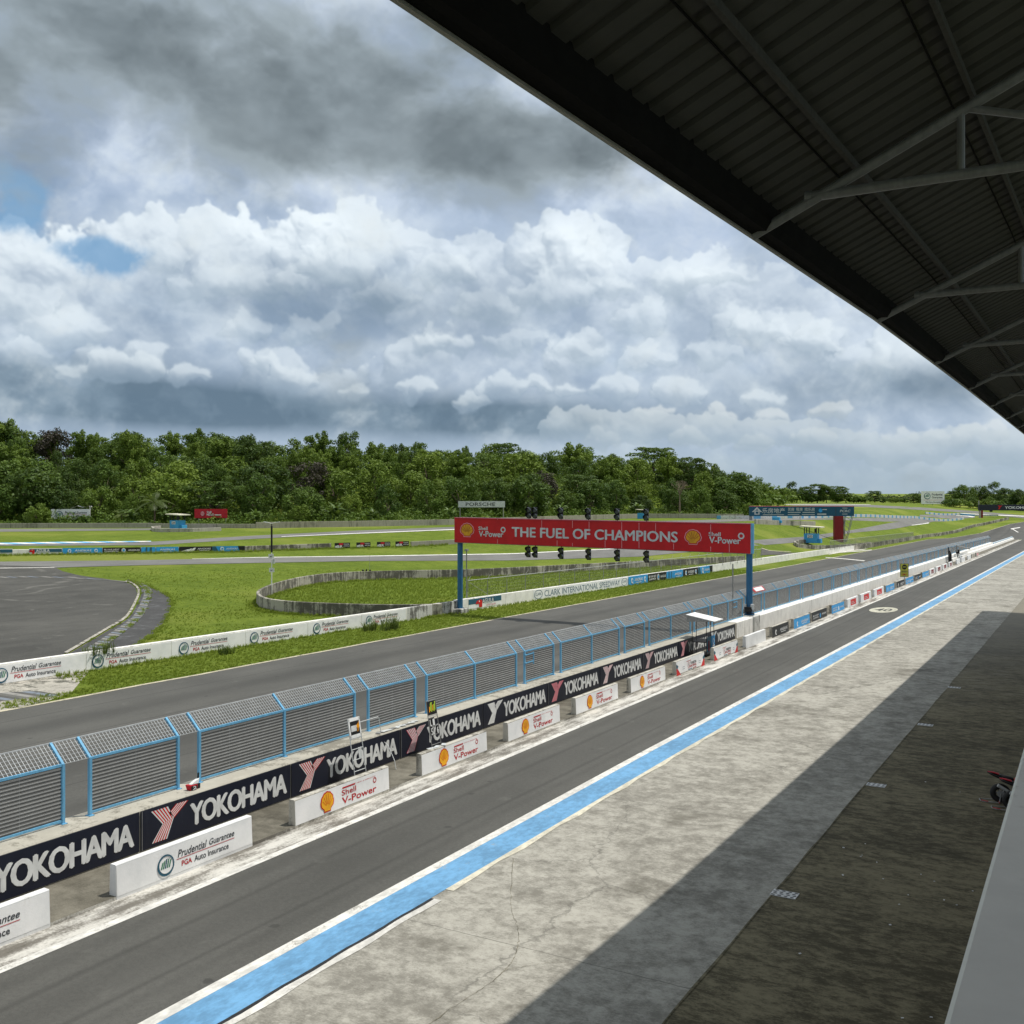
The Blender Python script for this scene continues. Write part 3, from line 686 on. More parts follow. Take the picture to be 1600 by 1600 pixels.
    def insurer(s, x, y, w, h):
        """round striped emblem, italic name, red rule, second line"""
        r = h * .50; s.striped_round(x + r, y + h * .45, r); tx = x + 2.35 * r; tw = w - 2.35 * r
        s.text('lettering', 'text_dark', 'Prudential', tx + tw * .02, y + h * .58, tw * .49, h * .36, shear=.28, bold=.012); s.text('lettering', 'text_dark', 'Guarantee', tx + tw * .55, y + h * .62, tw * .45, h * .30, shear=.28, bold=.012)
        s.rect('lettering', 'text_red', tx, y + h * .50, tw, h * .03); s.text('lettering', 'text_red', 'PGA', tx + tw * .08, y + h * .12, tw * .17, h * .26, bold=.02)
        s.text('lettering', 'text_dark', 'Auto Insurance', tx + tw * .29, y + h * .10, tw * .60, h * .29, bold=.012); return s
    def build(s, parent):
        out = []
        for n, b in s.parts.items(): b.flat = True; out.append(b.build(n, None, parent))
        return out
def copy_tree(o, loc):
    c = o.copy(); COL.objects.link(c); c.location = loc; d = Vector(loc) - WLOC[o]; WLOC[c] = Vector(loc)
    def kids(src, dst):
        for ch in src.children:
            k_ = ch.copy(); COL.objects.link(k_); k_.parent = dst; kids(ch, k_)
    kids(o, c); return c
build_sky()
# ================================================================ ground, roads, paint
back_pts = [(-320, 826), (0, 825), (237, 824.5), (400, 825.5), (560, 823), (710, 820), (860, 814), (1000, 809.5), (1162, 810)]
back_w = [P(*q) for q in back_pts]
_ba = [math.atan2(v.y, -v.x) for v in back_w]; _bd = [math.hypot(v.x, v.y) for v in back_w]
def behind(x, y):
    """metres beyond the back wall and how much hill there is in that direction"""
    a = math.atan2(y, -x); d = math.hypot(x, y)
    return d - float(np.interp(a, _ba, _bd)), 1 - sstep(_ba[-1] - .07, _ba[-1] + .025, a)
def ground(x, y):
    z = terr(x, y)
    if x < -60:
        q, w = behind(x, y)
        if q > 6 and w > 0: z += w * (11 * sstep(6, 85, q) + 5 * sstep(60, 160, q))
    return z
def make_ground():
    xs = np.unique(np.concatenate([np.arange(-900, -300, 30), np.arange(-300, -130, 5), np.arange(-130, -40, 2.5), np.arange(-40, 20, 5), [40, 80, 160, 400, 900, 1800]]))
    ys = np.unique(np.concatenate([[-200, -100], np.arange(-60, 420, 4), np.arange(420, 740, 10), np.arange(740, 1500, 40), [2000, 3000, 5000]]))
    rows = [[(x, y, ground(x, y)) for x in xs] for y in ys]
    return sheet('grass_ground', rows, 'grass_ground')
make_ground()
# infield roads and paved areas
px_strip('far_infield_road', [(-300, 826), (0, 826.5), (200, 826), (335, 825)], [(-300, 832), (0, 831), (200, 829), (335, 827)], 'infield_asphalt', .030)
px_strip('middle_infield_road', [(-300, 850), (0, 849), (240, 846.5), (400, 837), (560, 829), (710, 823.5), (1000, 815), (1180, 810.5), (1337, 809), (1440, 810), (1478, 812.5)],
         [(-300, 854), (0, 853), (240, 852), (400, 842), (560, 834), (710, 828), (1000, 819), (1180, 814), (1300, 812), (1380, 815), (1478, 815)], 'infield_asphalt', .034, n=110)
px_strip('near_infield_road', [(-300, 877), (0, 878), (200, 876), (400, 872), (560, 870), (800, 866), (1000, 856), (1180, 844), (1255, 839), (1337, 827.5), (1392, 817), (1440, 811)],
         [(-300, 892), (0, 890), (200, 884), (400, 880), (560, 877), (800, 876), (1000, 870), (1180, 853), (1255, 847), (1328, 833), (1394, 827), (1470, 813)], 'infield_asphalt', .045, n=110)
px_strip('back_road', [(1225, 788), (1350, 788.5), (1440, 793), (1522, 798.5), (1600, 805.5), (1720, 812)], [(1240, 790), (1350, 792), (1440, 797), (1522, 802), (1600, 810), (1720, 818)], 'infield_asphalt', .05)
px_strip('back_loop_road', [(1437, 804.5), (1500, 805), (1523, 807)], [(1437, 807), (1490, 811), (1523, 809)], 'infield_asphalt', .055, n=20)
px_strip('skid_pad', [(-260, 884), (0, 884), (85, 886), (95, 892.5), (125, 900), (165, 905), (205, 913), (216, 923), (212, 936), (196, 964), (164, 985), (100, 1022)],
         [(-260, 1110), (-230, 1100), (-200, 1090), (-180, 1085), (-160, 1080), (-120, 1072), (-90, 1066), (-60, 1060), (-30, 1054), (0, 1046), (40, 1036), (100, 1024)], 'skidpad_asphalt', .060, n=60, k=14)
px_strip('skid_pad_edge', [(196, 909), (205, 912), (213, 919), (215, 926), (211, 938), (195, 964), (163, 984), (100, 1021)], [(197, 908.2), (207.5, 911.4), (216.5, 918.5), (218.5, 926), (214.5, 938.5), (199, 965), (167, 985.2), (106, 1021.6)], 'pale_concrete', .085, n=50, k=3, sm=True)
px_strip('skid_pad_apron', [(198, 907.5), (209, 910.5), (219, 918), (221, 926), (217, 939), (201, 966), (169, 986), (108, 1022)], [(200, 906), (235, 918), (262, 932), (267, 948), (256, 972), (238, 992), (222, 1003), (180, 1030)], 'dark_apron', .050, n=50, k=6, sm=True)
px_strip('skid_pad_kerb', [(206, 909), (214, 913), (223, 920), (225, 928), (221, 940), (206, 966), (176, 988), (130, 1018)], [(210, 908.5), (224, 913), (236, 921), (236, 930), (233, 941), (223, 963), (196, 987), (160, 1014)], 'faded_blocks', .075, n=50, k=3, sm=True)
px_strip('skid_pad_kerb_line', [(-260, 903), (0, 902.2), (50, 901.4), (100, 902.5), (150, 904.8), (198, 909.5)], [(-260, 905), (0, 904), (50, 903.2), (100, 904), (150, 906.2), (199, 911)], 'faded_blocks', .085, n=50, k=2)
# kerbs and white lines of the infield roads
px_strip('striped_kerb', [(-300, 849.5), (0, 848.8), (120, 847), (236, 845.9)], [(-300, 852), (0, 851.6), (120, 849.5), (236, 847.2)], 'kerb_blocks', .09, n=50, k=2)
px_strip('road_edge_line', [(440, 838.6), (560, 833.3), (712, 827.2)], [(440, 839.2), (560, 834.3), (712, 828.2)], 'fresh_white_paint', .075, n=30, k=2)
px_strip('road_edge_line', [(-10, 888.3), (85, 887.3)], [(-10, 889.3), (85, 887.9)], 'white_paint', .085, n=10, k=2)
px_strip('road_edge_line', [(300, 874.0), (400, 871.4), (560, 869.4), (800, 865.4), (960, 857.6)], [(300, 874.4), (400, 872.2), (560, 870.4), (800, 866.5), (960, 858.6)], 'fresh_white_paint', .09, n=40, k=2)
px_strip('road_edge_line', [(1424, 820.8), (1438, 818.9), (1452, 816.6)], [(1425, 821.3), (1439, 819.7), (1451, 818)], 'fresh_white_paint', .09, n=14, k=2)
px_strip('road_edge_line', [(1494, 805.6), (1514, 806.2), (1524, 807.4)], [(1494, 806), (1512, 807), (1519, 808.4)], 'fresh_white_paint', .10, n=14, k=2)
px_strip('road_edge_line', [(1226, 788), (1300, 787.8), (1360, 788.6)], [(1226, 788.6), (1300, 788.2), (1360, 789)], 'fresh_white_paint', .10, n=14, k=2)
px_strip('road_edge_line', [(1500, 802), (1560, 804.6), (1640, 808)], [(1500, 802.7), (1560, 805.6), (1640, 809.4)], 'fresh_white_paint', .10, n=14, k=2)
px_strip('verge_strip', [(1190, 858), (1210, 862), (1240, 864), (1290, 863)], [(1188, 868), (1210, 867), (1240, 868), (1290, 864)], 'skidpad_asphalt', .06, n=16, k=4)
px_strip('verge_edge', [(1191, 857), (1203, 860.5), (1220, 861.6), (1236, 862)], [(1190, 857.5), (1203, 861.1), (1220, 862.2), (1236, 862.5)], 'edge_paint', .08, n=16, k=2)
# the main straight
e1, e2, e3 = P(1450, 843), P(1577, 819), P(1660, 806)
left = [(-45.6, -60), (-45.6, 30), (-46.5, 85), (-47.2, 200), (e1.x, e1.y), (e2.x, e2.y), (e3.x, e3.y)]
right = [(-24.55, -60), (-24.55, 60), (-24.55, 140), (-24.55, 250), (-24.5, 450), (-16, 470), (-9, 500), (20, 560)]
world_strip('main_straight', left, right, 'track_asphalt', .022, n=120, k=6)
wob = lambda y: .10 * math.sin(y * .9) + .07 * math.sin(y * 2.3 + 1)
world_strip('pit_exit', [(-24.6, 445), (-24, 470), (-14, 520)], [(-13.0, 445), (-11, 470), (-4, 520)], 'pit_asphalt', .017, n=20)
ls = resample(left, 160)
sheet('track_edge_line', [[(p[0] - .08 + wob(p[1]) * .4, p[1], terr(p[0], p[1]) + .030), (p[0] + .20 + wob(p[1]) * .4, p[1], terr(p[0], p[1]) + .030)] for p in ls], 'edge_paint')
px_strip('pit_exit_lines', [(1296, 866), (1322, 860.5), (1356, 857.5)], [(1294, 867), (1322, 861.8), (1350, 859)], 'white_paint', .04, n=12, k=2)
px_strip('pit_exit_lines', [(1304, 863), (1340, 861), (1362, 859)], [(1304, 864.2), (1340, 862), (1362, 860)], 'white_paint', .045, n=12, k=2)
px_strip('start_line', [(1290, 870.8), (1320, 873), (1352, 876)], [(1290, 871.6), (1320, 874), (1350, 877)], 'white_paint', .04, n=12, k=2)
px_strip('pit_exit_lines', [(1579, 826), (1594, 823.8)], [(1580, 827.2), (1594, 824.7)], 'fresh_white_paint', .05, n=8, k=2)
px_strip('pit_exit_lines', [(1580, 826), (1590, 832)], [(1582, 826), (1592, 832)], 'fresh_white_paint', .055, n=8, k=2)
# bottom left: worn concrete run-off beside the wall
px_strip('worn_runoff', [(-120, 1095), (0, 1066), (70, 1055), (140, 1048)], [(-120, 1140), (0, 1112.5), (80, 1094), (112, 1082)], 'pale_concrete', .014, n=24, k=6)
px_strip('worn_blue_runoff', [(-120, 1108), (0, 1083), (60, 1080), (92, 1086)], [(-120, 1128), (0, 1096), (50, 1090), (88, 1089)], 'faded_blocks', .024, n=24, k=3)
# ---------------------------------------------------------------- pit side, lane by lane across
lane('pit_lane', -20.25, -15.70, 'pit_asphalt', .020, d1=1)
YW = [y for y in YS if y < 450]
lane('pit_lane_white_line', -20.36, -20.10, 'white_paint', .027, YW)
lane('gutter', -21.27, -20.36, 'kerb_concrete', .016, YW, slope=(.03, 0))
lane('kerb_face', -21.275, -21.270, 'kerb_concrete', .135, YW, slope=(0, -.10))
lane('kerb_floor', -23.45, -21.275, 'floor_concrete', .135, YW)
lane('white_lane_edge', -15.88, -15.57, 'white_paint', .028, d0=1, d1=1)
lane('blue_lane_stripe', -15.57, -14.56, 'blue_paint', .026, d0=1, d1=1)
sheet('yellow_lane_edge', [[(-14.56 + drift(y), y, zs(y) + .029), (-14.36 + drift(y) + .06 * math.sin(y * 1.7), y, zs(y) + .029)] for y in np.linspace(22.6, 330, 240)], 'yellow_paint')
sheet('white_apron_edge', [[(-14.46 + .02 * math.sin(y * 3), y, zs(y) + .029), (-14.26 + .03 * math.sin(y * 2.1), y, zs(y) + .029)] for y in np.linspace(-12, 21.9, 80)], 'white_paint')
sheet('apron_step', [[(-14.56 + .02 * math.sin(y * 3), y, zs(y) + .027), (-14.46 + .02 * math.sin(y * 3), y, zs(y) + .027)] for y in np.linspace(-12, 21.9, 80)], 'black')
sheet('apron', [[(-14.56 + drift(y), y, zs(y) + .018), (-7.10 + .0095 * (y - 20), y, zs(y) + .018)] for y in YS], 'apron_concrete')
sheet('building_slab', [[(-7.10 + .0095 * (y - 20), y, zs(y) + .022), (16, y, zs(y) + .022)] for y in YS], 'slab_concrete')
# joint between apron and slab, and the roughened crack line along the apron
def crackline(name, pts, w0, w1, dz=.034):
    q = smooth_pts(pts, 120); rows = []
    for i, (x, y) in enumerate(q):
        j = RNG.normal(0, .012, 2); w = RNG.uniform(w0, w1); rows.append([(x + j[0] - w, y, zs(y) + dz), (x + j[0] + w, y, zs(y) + dz)])
    sheet(name, rows, 'slab_concrete')
crackline('slab_joint', [(-7.10 + .0095 * (y - 20), y) for y in range(8, 160, 6)], .010, .035)
crackline('apron_crack', [(-11.6, 10), (-11.3, 12), (-11.0, 17), (-10.9, 19.3), (-11.5, 21), (-12.6, 22.6), (-14.2, 25.6)], .002, .007)
crackline('apron_crack', [(-10.9, 19.3), (-10.2, 20.1), (-9.3, 20.6), (-8.3, 21.2), (-7.2, 21.4)], .002, .007)
# painted speed roundel on the pit lane
cy = 110.3; zc = zs(cy)
b = MB(); b.use('cream_paint'); ring = [(-17.75 + 1.3 * math.cos(t), cy + 3.3 * math.sin(t)) for t in np.linspace(0, 2 * math.pi, 41)[:-1]]
b.add([(x, y, zs(y) + .030) for x, y in ring], [tuple(range(40))]); b.use('pit_asphalt'); v, f, _ = text_geo('40', .02)
b.add([(-18.55 + a * 1.6, cy - 1.5 + h * 3.0, zs(cy - 1.5 + h * 3.0) + .036) for a, h in v], f); b.flat = True
tag(b.build('speed_roundel', None), kind='structure')
# ================================================================ pit wall with its banners
def extrude_y(mb, profile, y0, y1, step=10.0, top=True):
    ys = [y0] + [y for y in YS if y0 < y < y1] + [y1]
    return mb.loft([[(x, y, zs(y) + z) for x, z in profile] for y in ys])
pw = thing('pit_wall', 'long low concrete wall between pit lane and straight, carrying the blue fence', 'wall', (-24, 20, zs(20)))
ye, y_end = 77.95, 341.0
extrude_y(MB(), [(-24.62, -.3), (-24.62, 1.30), (-24.58, 1.335), (-23.46, 1.335), (-23.42, 1.30), (-23.42, -.3)], -40, ye).build('wall_section', 'wall_concrete', pw)
extrude_y(MB(), [(-24.62, -.3), (-24.62, 1.33), (-24.58, 1.365), (-23.44, 1.365), (-23.40, 1.33), (-23.40, -.3)], ye, 102).build('wall_section', 'white_wall', pw)
extrude_y(MB(), [(-24.62, -.3), (-24.62, 1.28), (-24.58, 1.315), (-23.46, 1.315), (-23.42, 1.28), (-23.42, -.3)], 102, y_end).build('wall_section', 'white_wall', pw)
extrude_y(MB(), [(-24.50, -.3), (-24.45, .90), (-23.9, .90), (-23.8, -.3)], y_end, 452).build('wall_section', 'blue_white_wall', pw)
extrude_y(MB(), [(-23.4, -.3), (-23.4, .75), (-22.9, .75), (-22.7, -.3)], 225, 440).build('wall_step', 'white_wall', pw)
emb_px = [None, 235, 461, 627, 755, 856, 936, 1004, 1061, 1109]; per = 6.36
ey = [20.68 + (i - 1) * per for i in range(-2, 10)]
for i in range(-1, 10):
    y0 = 20.68 + (i - 1) * per; y1 = y0 + per - .06
    if y0 > 72: y1 = ye - .04
    o = Vector((-23.40, y0 - .35, zs(y0 - .35) + .17)); L = y1 - y0
    mb = MB(); R = Vector((0, 1, -GRADE)); U = Vector((0, 0, 1)); h = 1.125
    mb.hexa([o + R * a + U * z + Vector((x, 0, 0)) for z in (0, h) for a, x in ((0, -.012), (L, -.012), (L, .012), (0, .012))])
    bn = mb.build('banner', 'navy_panel', pw); c = Canvas(o + Vector((.012, 0, 0)), R, U)
    cols = [('white', 'logo_red'), ('logo_red', 'white'), ('white', 'logo_red'), ('white', 'logo_red'), ('logo_pink', 'white'), ('white', 'white'), ('faded_pink', 'logo_pink'), ('white', 'faded_pink'), ('off_white', 'faded_pink'), ('faded_pink', 'faded_pink'), ('off_white', 'off_white')][i + 1]
    c.striped_y(.36, .10, 1.40, .93, cols)
    c.text('lettering', 'white', 'YOKOHAMA', 1.82, .20, min(4.3, L - 1.92), .70, bold=.045, space=.90)
    if i % 2: c.rect('seam', 'grey_steel', .03, 0, .018, h)
    for p in c.build(bn): pass
    bn['label'] = 'navy banner with a striped arrow emblem and white capitals'
# ================================================================ debris fence on the pit wall
FX = -24.2
fy = [9.45 - 3.9, 9.45, 13.4 - 3.1, 0]  # replaced below
posts = []
start = [18.39, 19.27, 22.42, 23.30, 27.20, 31.13]
pat = [0, .87, 4.05, 4.92, 8.84]
for k_ in range(-2, 7):
    for q in pat: posts.append(18.39 + 12.76 * k_ + q)
posts = [p for p in posts if 0 < p < 85]
y = posts[-1]
panels = []
pl = sorted(posts)
far = []; y = 87.84
while y < y_end - 16:
    k_ = 1 + (y - 88) / 500
    far += [y, y + .95 * k_, y + 5.3 * k_, y + 9.7 * k_]; y += 14.1 * k_
far += [y_end - 8, y_end]
pl = sorted(set(round(p, 2) for p in pl + far)); 
fence = thing('debris_fence', 'long sky-blue mesh fence on the pit wall, its top bent towards the track', 'fence', (FX, 20, zs(20) + 1.33))
def fz(y, z): return zs(y) + z
fh = lambda y: 1.62 if y < 150 else 1.62 - .12 * (y - 150) / 190
for y in pl:
    z0, z1 = fz(y, 1.30), fz(y, 1.335) + fh(y); b = MB()
    b.bar((FX, y, z0), (FX, y, z1), .085); b.bar((FX, y, z1 - .02), (FX - .53, y, z1 + .50), .075, n=4); b.box((FX, y, z0 + .045), (.2, .16, .02))
    b.build('post', 'blue_steel', fence)
for y0, y1 in zip(pl[:-1], pl[1:]):
    w = y1 - y0; far_ = y0 > 120; zt0, zt1 = fz(y0, 1.335) + fh(y0), fz(y1, 1.335) + fh(y1); wr = .008 if not far_ else .016
    if w > 1.9:
        b = MB(); b.bar((FX, y0, fz(y0, 1.42)), (FX, y1, fz(y1, 1.42)), .05, .06); b.bar((FX, y0, zt0 - .02), (FX, y1, zt1 - .02), .055, .07)
        fr = b.build('frame_rail', 'blue_steel', fence)
        b = MB(); b.use('wire'); n = 15 if not far_ else 10
        for i in range(1, n): b.bar((FX, y0, fz(y0, 1.42) + (fh(y0) - .1) * i / n), (FX, y1, fz(y1, 1.42) + (fh(y1) - .1) * i / n), wr)
        for i in range(1, int(w / 1.2)):
            yy = y0 + w * i / int(w / 1.2); b.bar((FX, yy, fz(yy, 1.42)), (FX, yy, fz(yy, 1.335) + fh(yy)), wr * .4)
        b.use('dark_wire'); dz_ = 1.0 / n
        for i in range(n): b.bar((FX - .012, y0, fz(y0, 1.42) + (fh(y0) - .1) * (i + .5) * dz_), (FX - .012, y1, fz(y1, 1.42) + (fh(y1) - .1) * (i + .5) * dz_), .004, .34 * (fh(y0) - .1) * dz_)
        b.build('mesh_panel', None, fence)
    b = MB(); st = .115 if y0 < 60 else (.16 if not far_ else .32); n = max(1, int(w / st)); r = .013 if y0 < 60 else (.017 if not far_ else .05)
    for i in range(1, n):
        yy = y0 + w * i / n; zz = fz(yy, 1.335) + fh(yy); b.bar((FX, yy, zz), (FX - .53, yy, zz + .50), r)
    m = 6 if not far_ else 4
    for i in range(m + 1):
        t = i / m; b.bar((FX - .53 * t, y0, zt0 + .5 * t), (FX - .53 * t, y1, zt1 + .5 * t), r if i < m else .036)
    b.build('canopy_mesh', 'wire', fence)
# the two small gate latches seen on the fence
for px in (818.7, 1145):
    y = ywall(px, FX); b = MB()
    for z in (2.35, 2.75): b.bar((FX + .06, y, fz(y, z)), (FX + .06, y + .9, fz(y, z)), .05)
    b.bar((FX + .06, y + .9, fz(y, 2.2)), (FX + .06, y + .9, fz(y, 2.8)), .05); b.build('latch', 'blue_steel', fence)
b = MB(); y = 86.2; b.hexa([(FX - .1 - .36 * t + .02 * s, yy, fz(yy, 1.36) + fh(yy) + .12 + .36 * t) for s in (0, 1) for yy, t in ((y, 0), (y + 3.4, 0), (y + 3.4, 1), (y, 1))])
wp = b.build('warning_panel', 'text_red', fence)
b = MB(); b.hexa([(FX - .13 - .30 * t + .03 * s + .02, yy, fz(yy, 1.36) + fh(yy) + .165 + .30 * t) for s in (0, 1) for yy, t in ((y + .4, .05), (y + 3.0, .05), (y + 3.0, .95), (y + .4, .95))]); b.build('panel_face', 'white', wp)
# ================================================================ barriers along the pit lane
PROF = [(-21.53, .12), (-21.51, .90), (-21.49, .925), (-21.32, .925), (-21.30, .905), (-21.262, .03)]
spans = [(3.2, 8.2), (10.6, 15.82), (17.72, 22.56), (24.43, 29.36), (31.39, 36.14), (37.9, 42.84), (44.57, 49.7), (51.45, 56.7), (58.54, 63.79), (65.76, 71.1), (73.15, 78.49), (80.35, 85.6), (87.3, 93.1), (93.9, 100.2), (102.3, 108.4), (110.1, 116), (117.5, 123.8), (125.9, 132.5), (134, 140.5), (142.5, 149.2), (150.4, 157.8), (159.1, 165.9), (167.4, 174.8), (176.4, 182.4), (184.7, 191.9), (193.8, 200.6), (203.7, 209.0), (217, 223), (226, 233), (239, 246), (249, 256), (259, 266)]
kinds = ['ins', 'ins', 'ins', 'oil', 'oil', 'oil', 'oil', 'oil', 'race', 'race', 'plain', 'black', 'blue', 'black', 'blue', 'red', 'red', 'red', 'blue', 'black', 'blue', 'black', 'blue', 'red', 'red', 'red', 'red', 'plain', 'pale', 'pale', 'beige', 'pinkish']
where = {0: 'outermost at the left, mostly out of frame', 1: 'cut off by the left edge of the photo', 2: 'whole one nearest the left edge'}
ordn = ['first', 'second', 'third', 'fourth', 'fifth', 'sixth', 'seventh', 'eighth', 'ninth']
cnt = {}
total = {k_: kinds.count(k_) for k_ in kinds}
desc = {'ins': 'white concrete barrier with round green emblem and italic lettering', 'oil': 'white concrete barrier with yellow shell emblem and red lettering', 'race': 'white barrier with red and blue end wedges and red racing lettering',
        'plain': 'blank white concrete barrier', 'black': 'concrete barrier with black panel and white lettering', 'blue': 'concrete barrier with bright blue panel', 'red': 'white barrier with dark red square panel',
        'pale': 'low pale concrete barrier', 'beige': 'beige concrete barrier', 'pinkish': 'pale barrier with a pinkish panel'}
for (y0, y1), kd in zip(spans, kinds):
    i = cnt.get(kd, 0); cnt[kd] = i + 1
    if kd == 'ins': lab = desc[kd] + ', ' + ['nearest the camera, outside the left edge', 'cut off by the left edge', 'whole, left of the shell barriers'][i]
    elif kd == 'plain': lab = desc[kd] + (' under the right gantry post' if i == 0 else ' far off beside the black frame')
    elif kd == 'pale': lab = desc[kd] + ', ' + ordn[i] + ' past the black tubular frame'
    elif total[kd] == 1: lab = desc[kd] + ' far down the pit lane'
    elif kd == 'race': lab = desc[kd] + (', left of the white canopy stand' if i == 0 else ', just before the gantry pole')
    else: lab = desc[kd] + ', ' + ordn[i] + ' from the left'
    if len(lab.split()) > 16: lab = lab.replace(' and italic lettering', '').replace('with yellow shell emblem and red lettering', 'with yellow shell emblem').replace('with red and blue end wedges and red racing lettering', 'with red end wedges and racing lettering').replace('with round green emblem', 'with green emblem')
    t = thing('concrete_barrier', lab, 'barrier', (-21.5, y0, zs(y0) + .13), 'barriers in a row along the pit lane')
    L = y1 - y0; R = Vector((0, 1, -GRADE)); U = Vector((0, 0, 1))
    cm = 'barrier_white' if kd in ('ins', 'plain', 'red', 'pale') else 'barrier_concrete'
    extrude_y(MB(), PROF, y0, y1).build('block', cm, t)
    f0 = Vector((-21.262, y0, zs(y0) + .03)); Rn = R; Un = Vector((-.038, 0, .875)).normalized(); h = .865
    c = Canvas(f0, Rn, Un)
    if kd in ('ins', 'oil', 'race'):
        c.rect('face_panel', 'white_vinyl', .015, .10, L - .03, h - .11, 1)
    if kd == 'ins':
        q = c; old = q.lift; c2 = Canvas(f0 + Vector((.007, 0, 0)), Rn, Un); c2.insurer(L * .27, .17, L * .58, .56); c2.build(t)
    elif kd == 'oil':
        c2 = Canvas(f0 + Vector((.007, 0, 0)), Rn, Un); c2.scallop(L * .25, .15, .62, .66)
        c2.rect('lettering', 'text_red', L * .47, .70, L * .14, .05, sk=.03); c2.text('lettering', 'text_red', 'NEW & IMPROVED', L * .63, .71, L * .21, .035)
        c2.text('lettering', 'text_red', 'Shell', L * .465, .48, L * .155, .18, bold=.010); c2.text('lettering', 'text_red', 'V-Power', L * .465, .20, L * .38, .22, bold=.016); c2.circle('lettering', 'text_red', L * .83, .60, .095, r0=.060); c2.build(t)
    elif kd == 'race':
        c2 = Canvas(f0 + Vector((.007, 0, 0)), Rn, Un)
        for a, s in ((0, 1), (L, -1)):
            c2.poly('end_stripe', 'logo_red', [(a + s * .03, .03), (a + s * .75, .03), (a + s * .25, .42), (a + s * .03, .46)][::s]); c2.poly('end_stripe', 'logo_teal', [(a + s * .03, .48), (a + s * .25, .44), (a + s * .35, .58), (a + s * .03, .72)][::s], 2)
        c2.circle('emblem', 'text_red', L * .42, .42, .19, 2, ry=.20, r0=.165); c2.text('emblem', 'text_dark', 'T', L * .405, .33, .12, .18, 3, bold=.03)
        c2.text('lettering', 'text_dark', 'TUASON', L * .48, .43, L * .21, .15, bold=.03); c2.text('lettering', 'text_red', 'RACING', L * .45, .25, L * .24, .15, bold=.03)
        c2.rect('lettering', 'text_blue', L * .40, .13, L * .14, .045); c2.rect('lettering', 'text_red', L * .57, .13, L * .12, .045); c2.rect('lettering', 'text_red', L * .35, .66, L * .16, .03)
        for a in (.2, .78): c2.rect('lettering', 'text_blue', L * a, .42, L * .08, .02); c2.rect('lettering', 'text_blue', L * a, .30, L * .08, .02)
        c2.build(t)
    elif kd in ('black', 'blue'):
        bgc, fg = ('black', 'white') if kd == 'black' else ('sky_blue', 'white')
        c.rect('face_panel', bgc, .04, .04, L - .08, h - .06, 1); c2 = Canvas(f0 + Vector((.007, 0, 0)), Rn, Un)
        if i % 2 == 0: c2.circle('emblem', 'white', L * .22, .36, .22, 1); c2.circle('emblem', bgc, L * .24, .34, .12, 2); c2.text('lettering', fg, 'ANGKAS', L * .45, .34, L * .45, .22, bold=.03, shear=.15); c2.rect('lettering', fg, L * .5, .22, L * .3, .04)
        else: c2.text('lettering', fg, 'BE OUR NEXT', L * .08, .42, L * .36, .14, bold=.03); c2.text('lettering', fg, 'CHAMPION', L * .08, .22, L * .33, .14, bold=.03); c2.circle('emblem', 'sky_blue' if kd == 'black' else 'white', L * .54, .36, .22, 1); c2.text('lettering', fg, 'ANGKAS', L * .64, .34, L * .3, .18, bold=.03)
        c2.build(t)
    elif kd == 'red':
        c.rect('face_panel', 'logo_red' if i < 3 else 'dark_red', L * .27, .14, L * .5, h - .26, 1); c2 = Canvas(f0 + Vector((.007, 0, 0)), Rn, Un)
        for q in range(2): c2.rect('lettering', 'off_white', L * .33, .28 + .16 * q, L * (.3 - .06 * q), .05)
        c2.build(t)
    elif kd == 'pinkish': c.rect('face_panel', 'faded_pink', L * .2, .15, L * .6, h - .3, 1)
    c.build(t)
# ================================================================ start gantry across the straight
GY = 82.8
gz = zs(GY)
gan = thing('start_gantry', 'red overhead gantry board with white lettering on two blue posts over the straight', 'gantry', (-38, GY, gz))
xl, xr = xgantry(710, GY), xgantry(1173, GY)
zt = (7.55, 7.38); zb = (5.22, 4.97)
def gp(px): return xgantry(px, GY - .02)
for x, z0 in ((-52.05, terr(-52, GY) + .35), (-23.95, gz + 1.45)):
    b = MB(); b.bar((x, GY + .55, z0), (x, GY + .55, 7.3), .52, n=36); b.build('post', 'blue_pole', gan, smooth=False)
    b = MB(); b.bar((x, GY + .55, z0 - .05), (x, GY + .55, z0 + .07), .86, n=16)
    for i in range(6): b.bar((x + .36 * math.cos(i), GY + .55 + .36 * math.sin(i), z0), (x + .36 * math.cos(i), GY + .55 + .36 * math.sin(i), z0 + .18), .05, n=6)
    b.build('base_plate', 'blue_pole', gan)
b = MB(); b.box((-23.95, GY + .5, gz + .70), (1.35, 1.7, 1.5)); b.build('footing', 'stained_wall', gan, bevel=.05)
b = MB(); zl = terr(-52.2, GY); b.box((-52.15, GY + .5, zl + .1), (1.3, 1.5, .7)); b.build('footing', 'stained_wall', gan, bevel=.05)
def slab(x0, x1, yf, yb, m, name, par, zt_=zt, zb_=zb):
    b = MB(); b.hexa([(x0, yf, zb_[0]), (x1, yf, zb_[1]), (x1, yb, zb_[1]), (x0, yb, zb_[0]), (x0, yf, zt_[0]), (x1, yf, zt_[1]), (x1, yb, zt_[1]), (x0, yb, zt_[0])]); return b.build(name, m, par)
board = slab(xl, xr, GY, GY + .10, 'red_board', 'sign_board', gan)
slab(xl + .1, xr - .05, GY + 1.02, GY + 1.12, 'black', 'back_board', gan)
b = MB()
for z in (0, 1):
    for yy in (GY + .16, GY + .96): b.bar((xl + .05, yy, (zb, zt)[z][0]), (xr - .05, yy, (zb, zt)[z][1]), .11)
n = 18
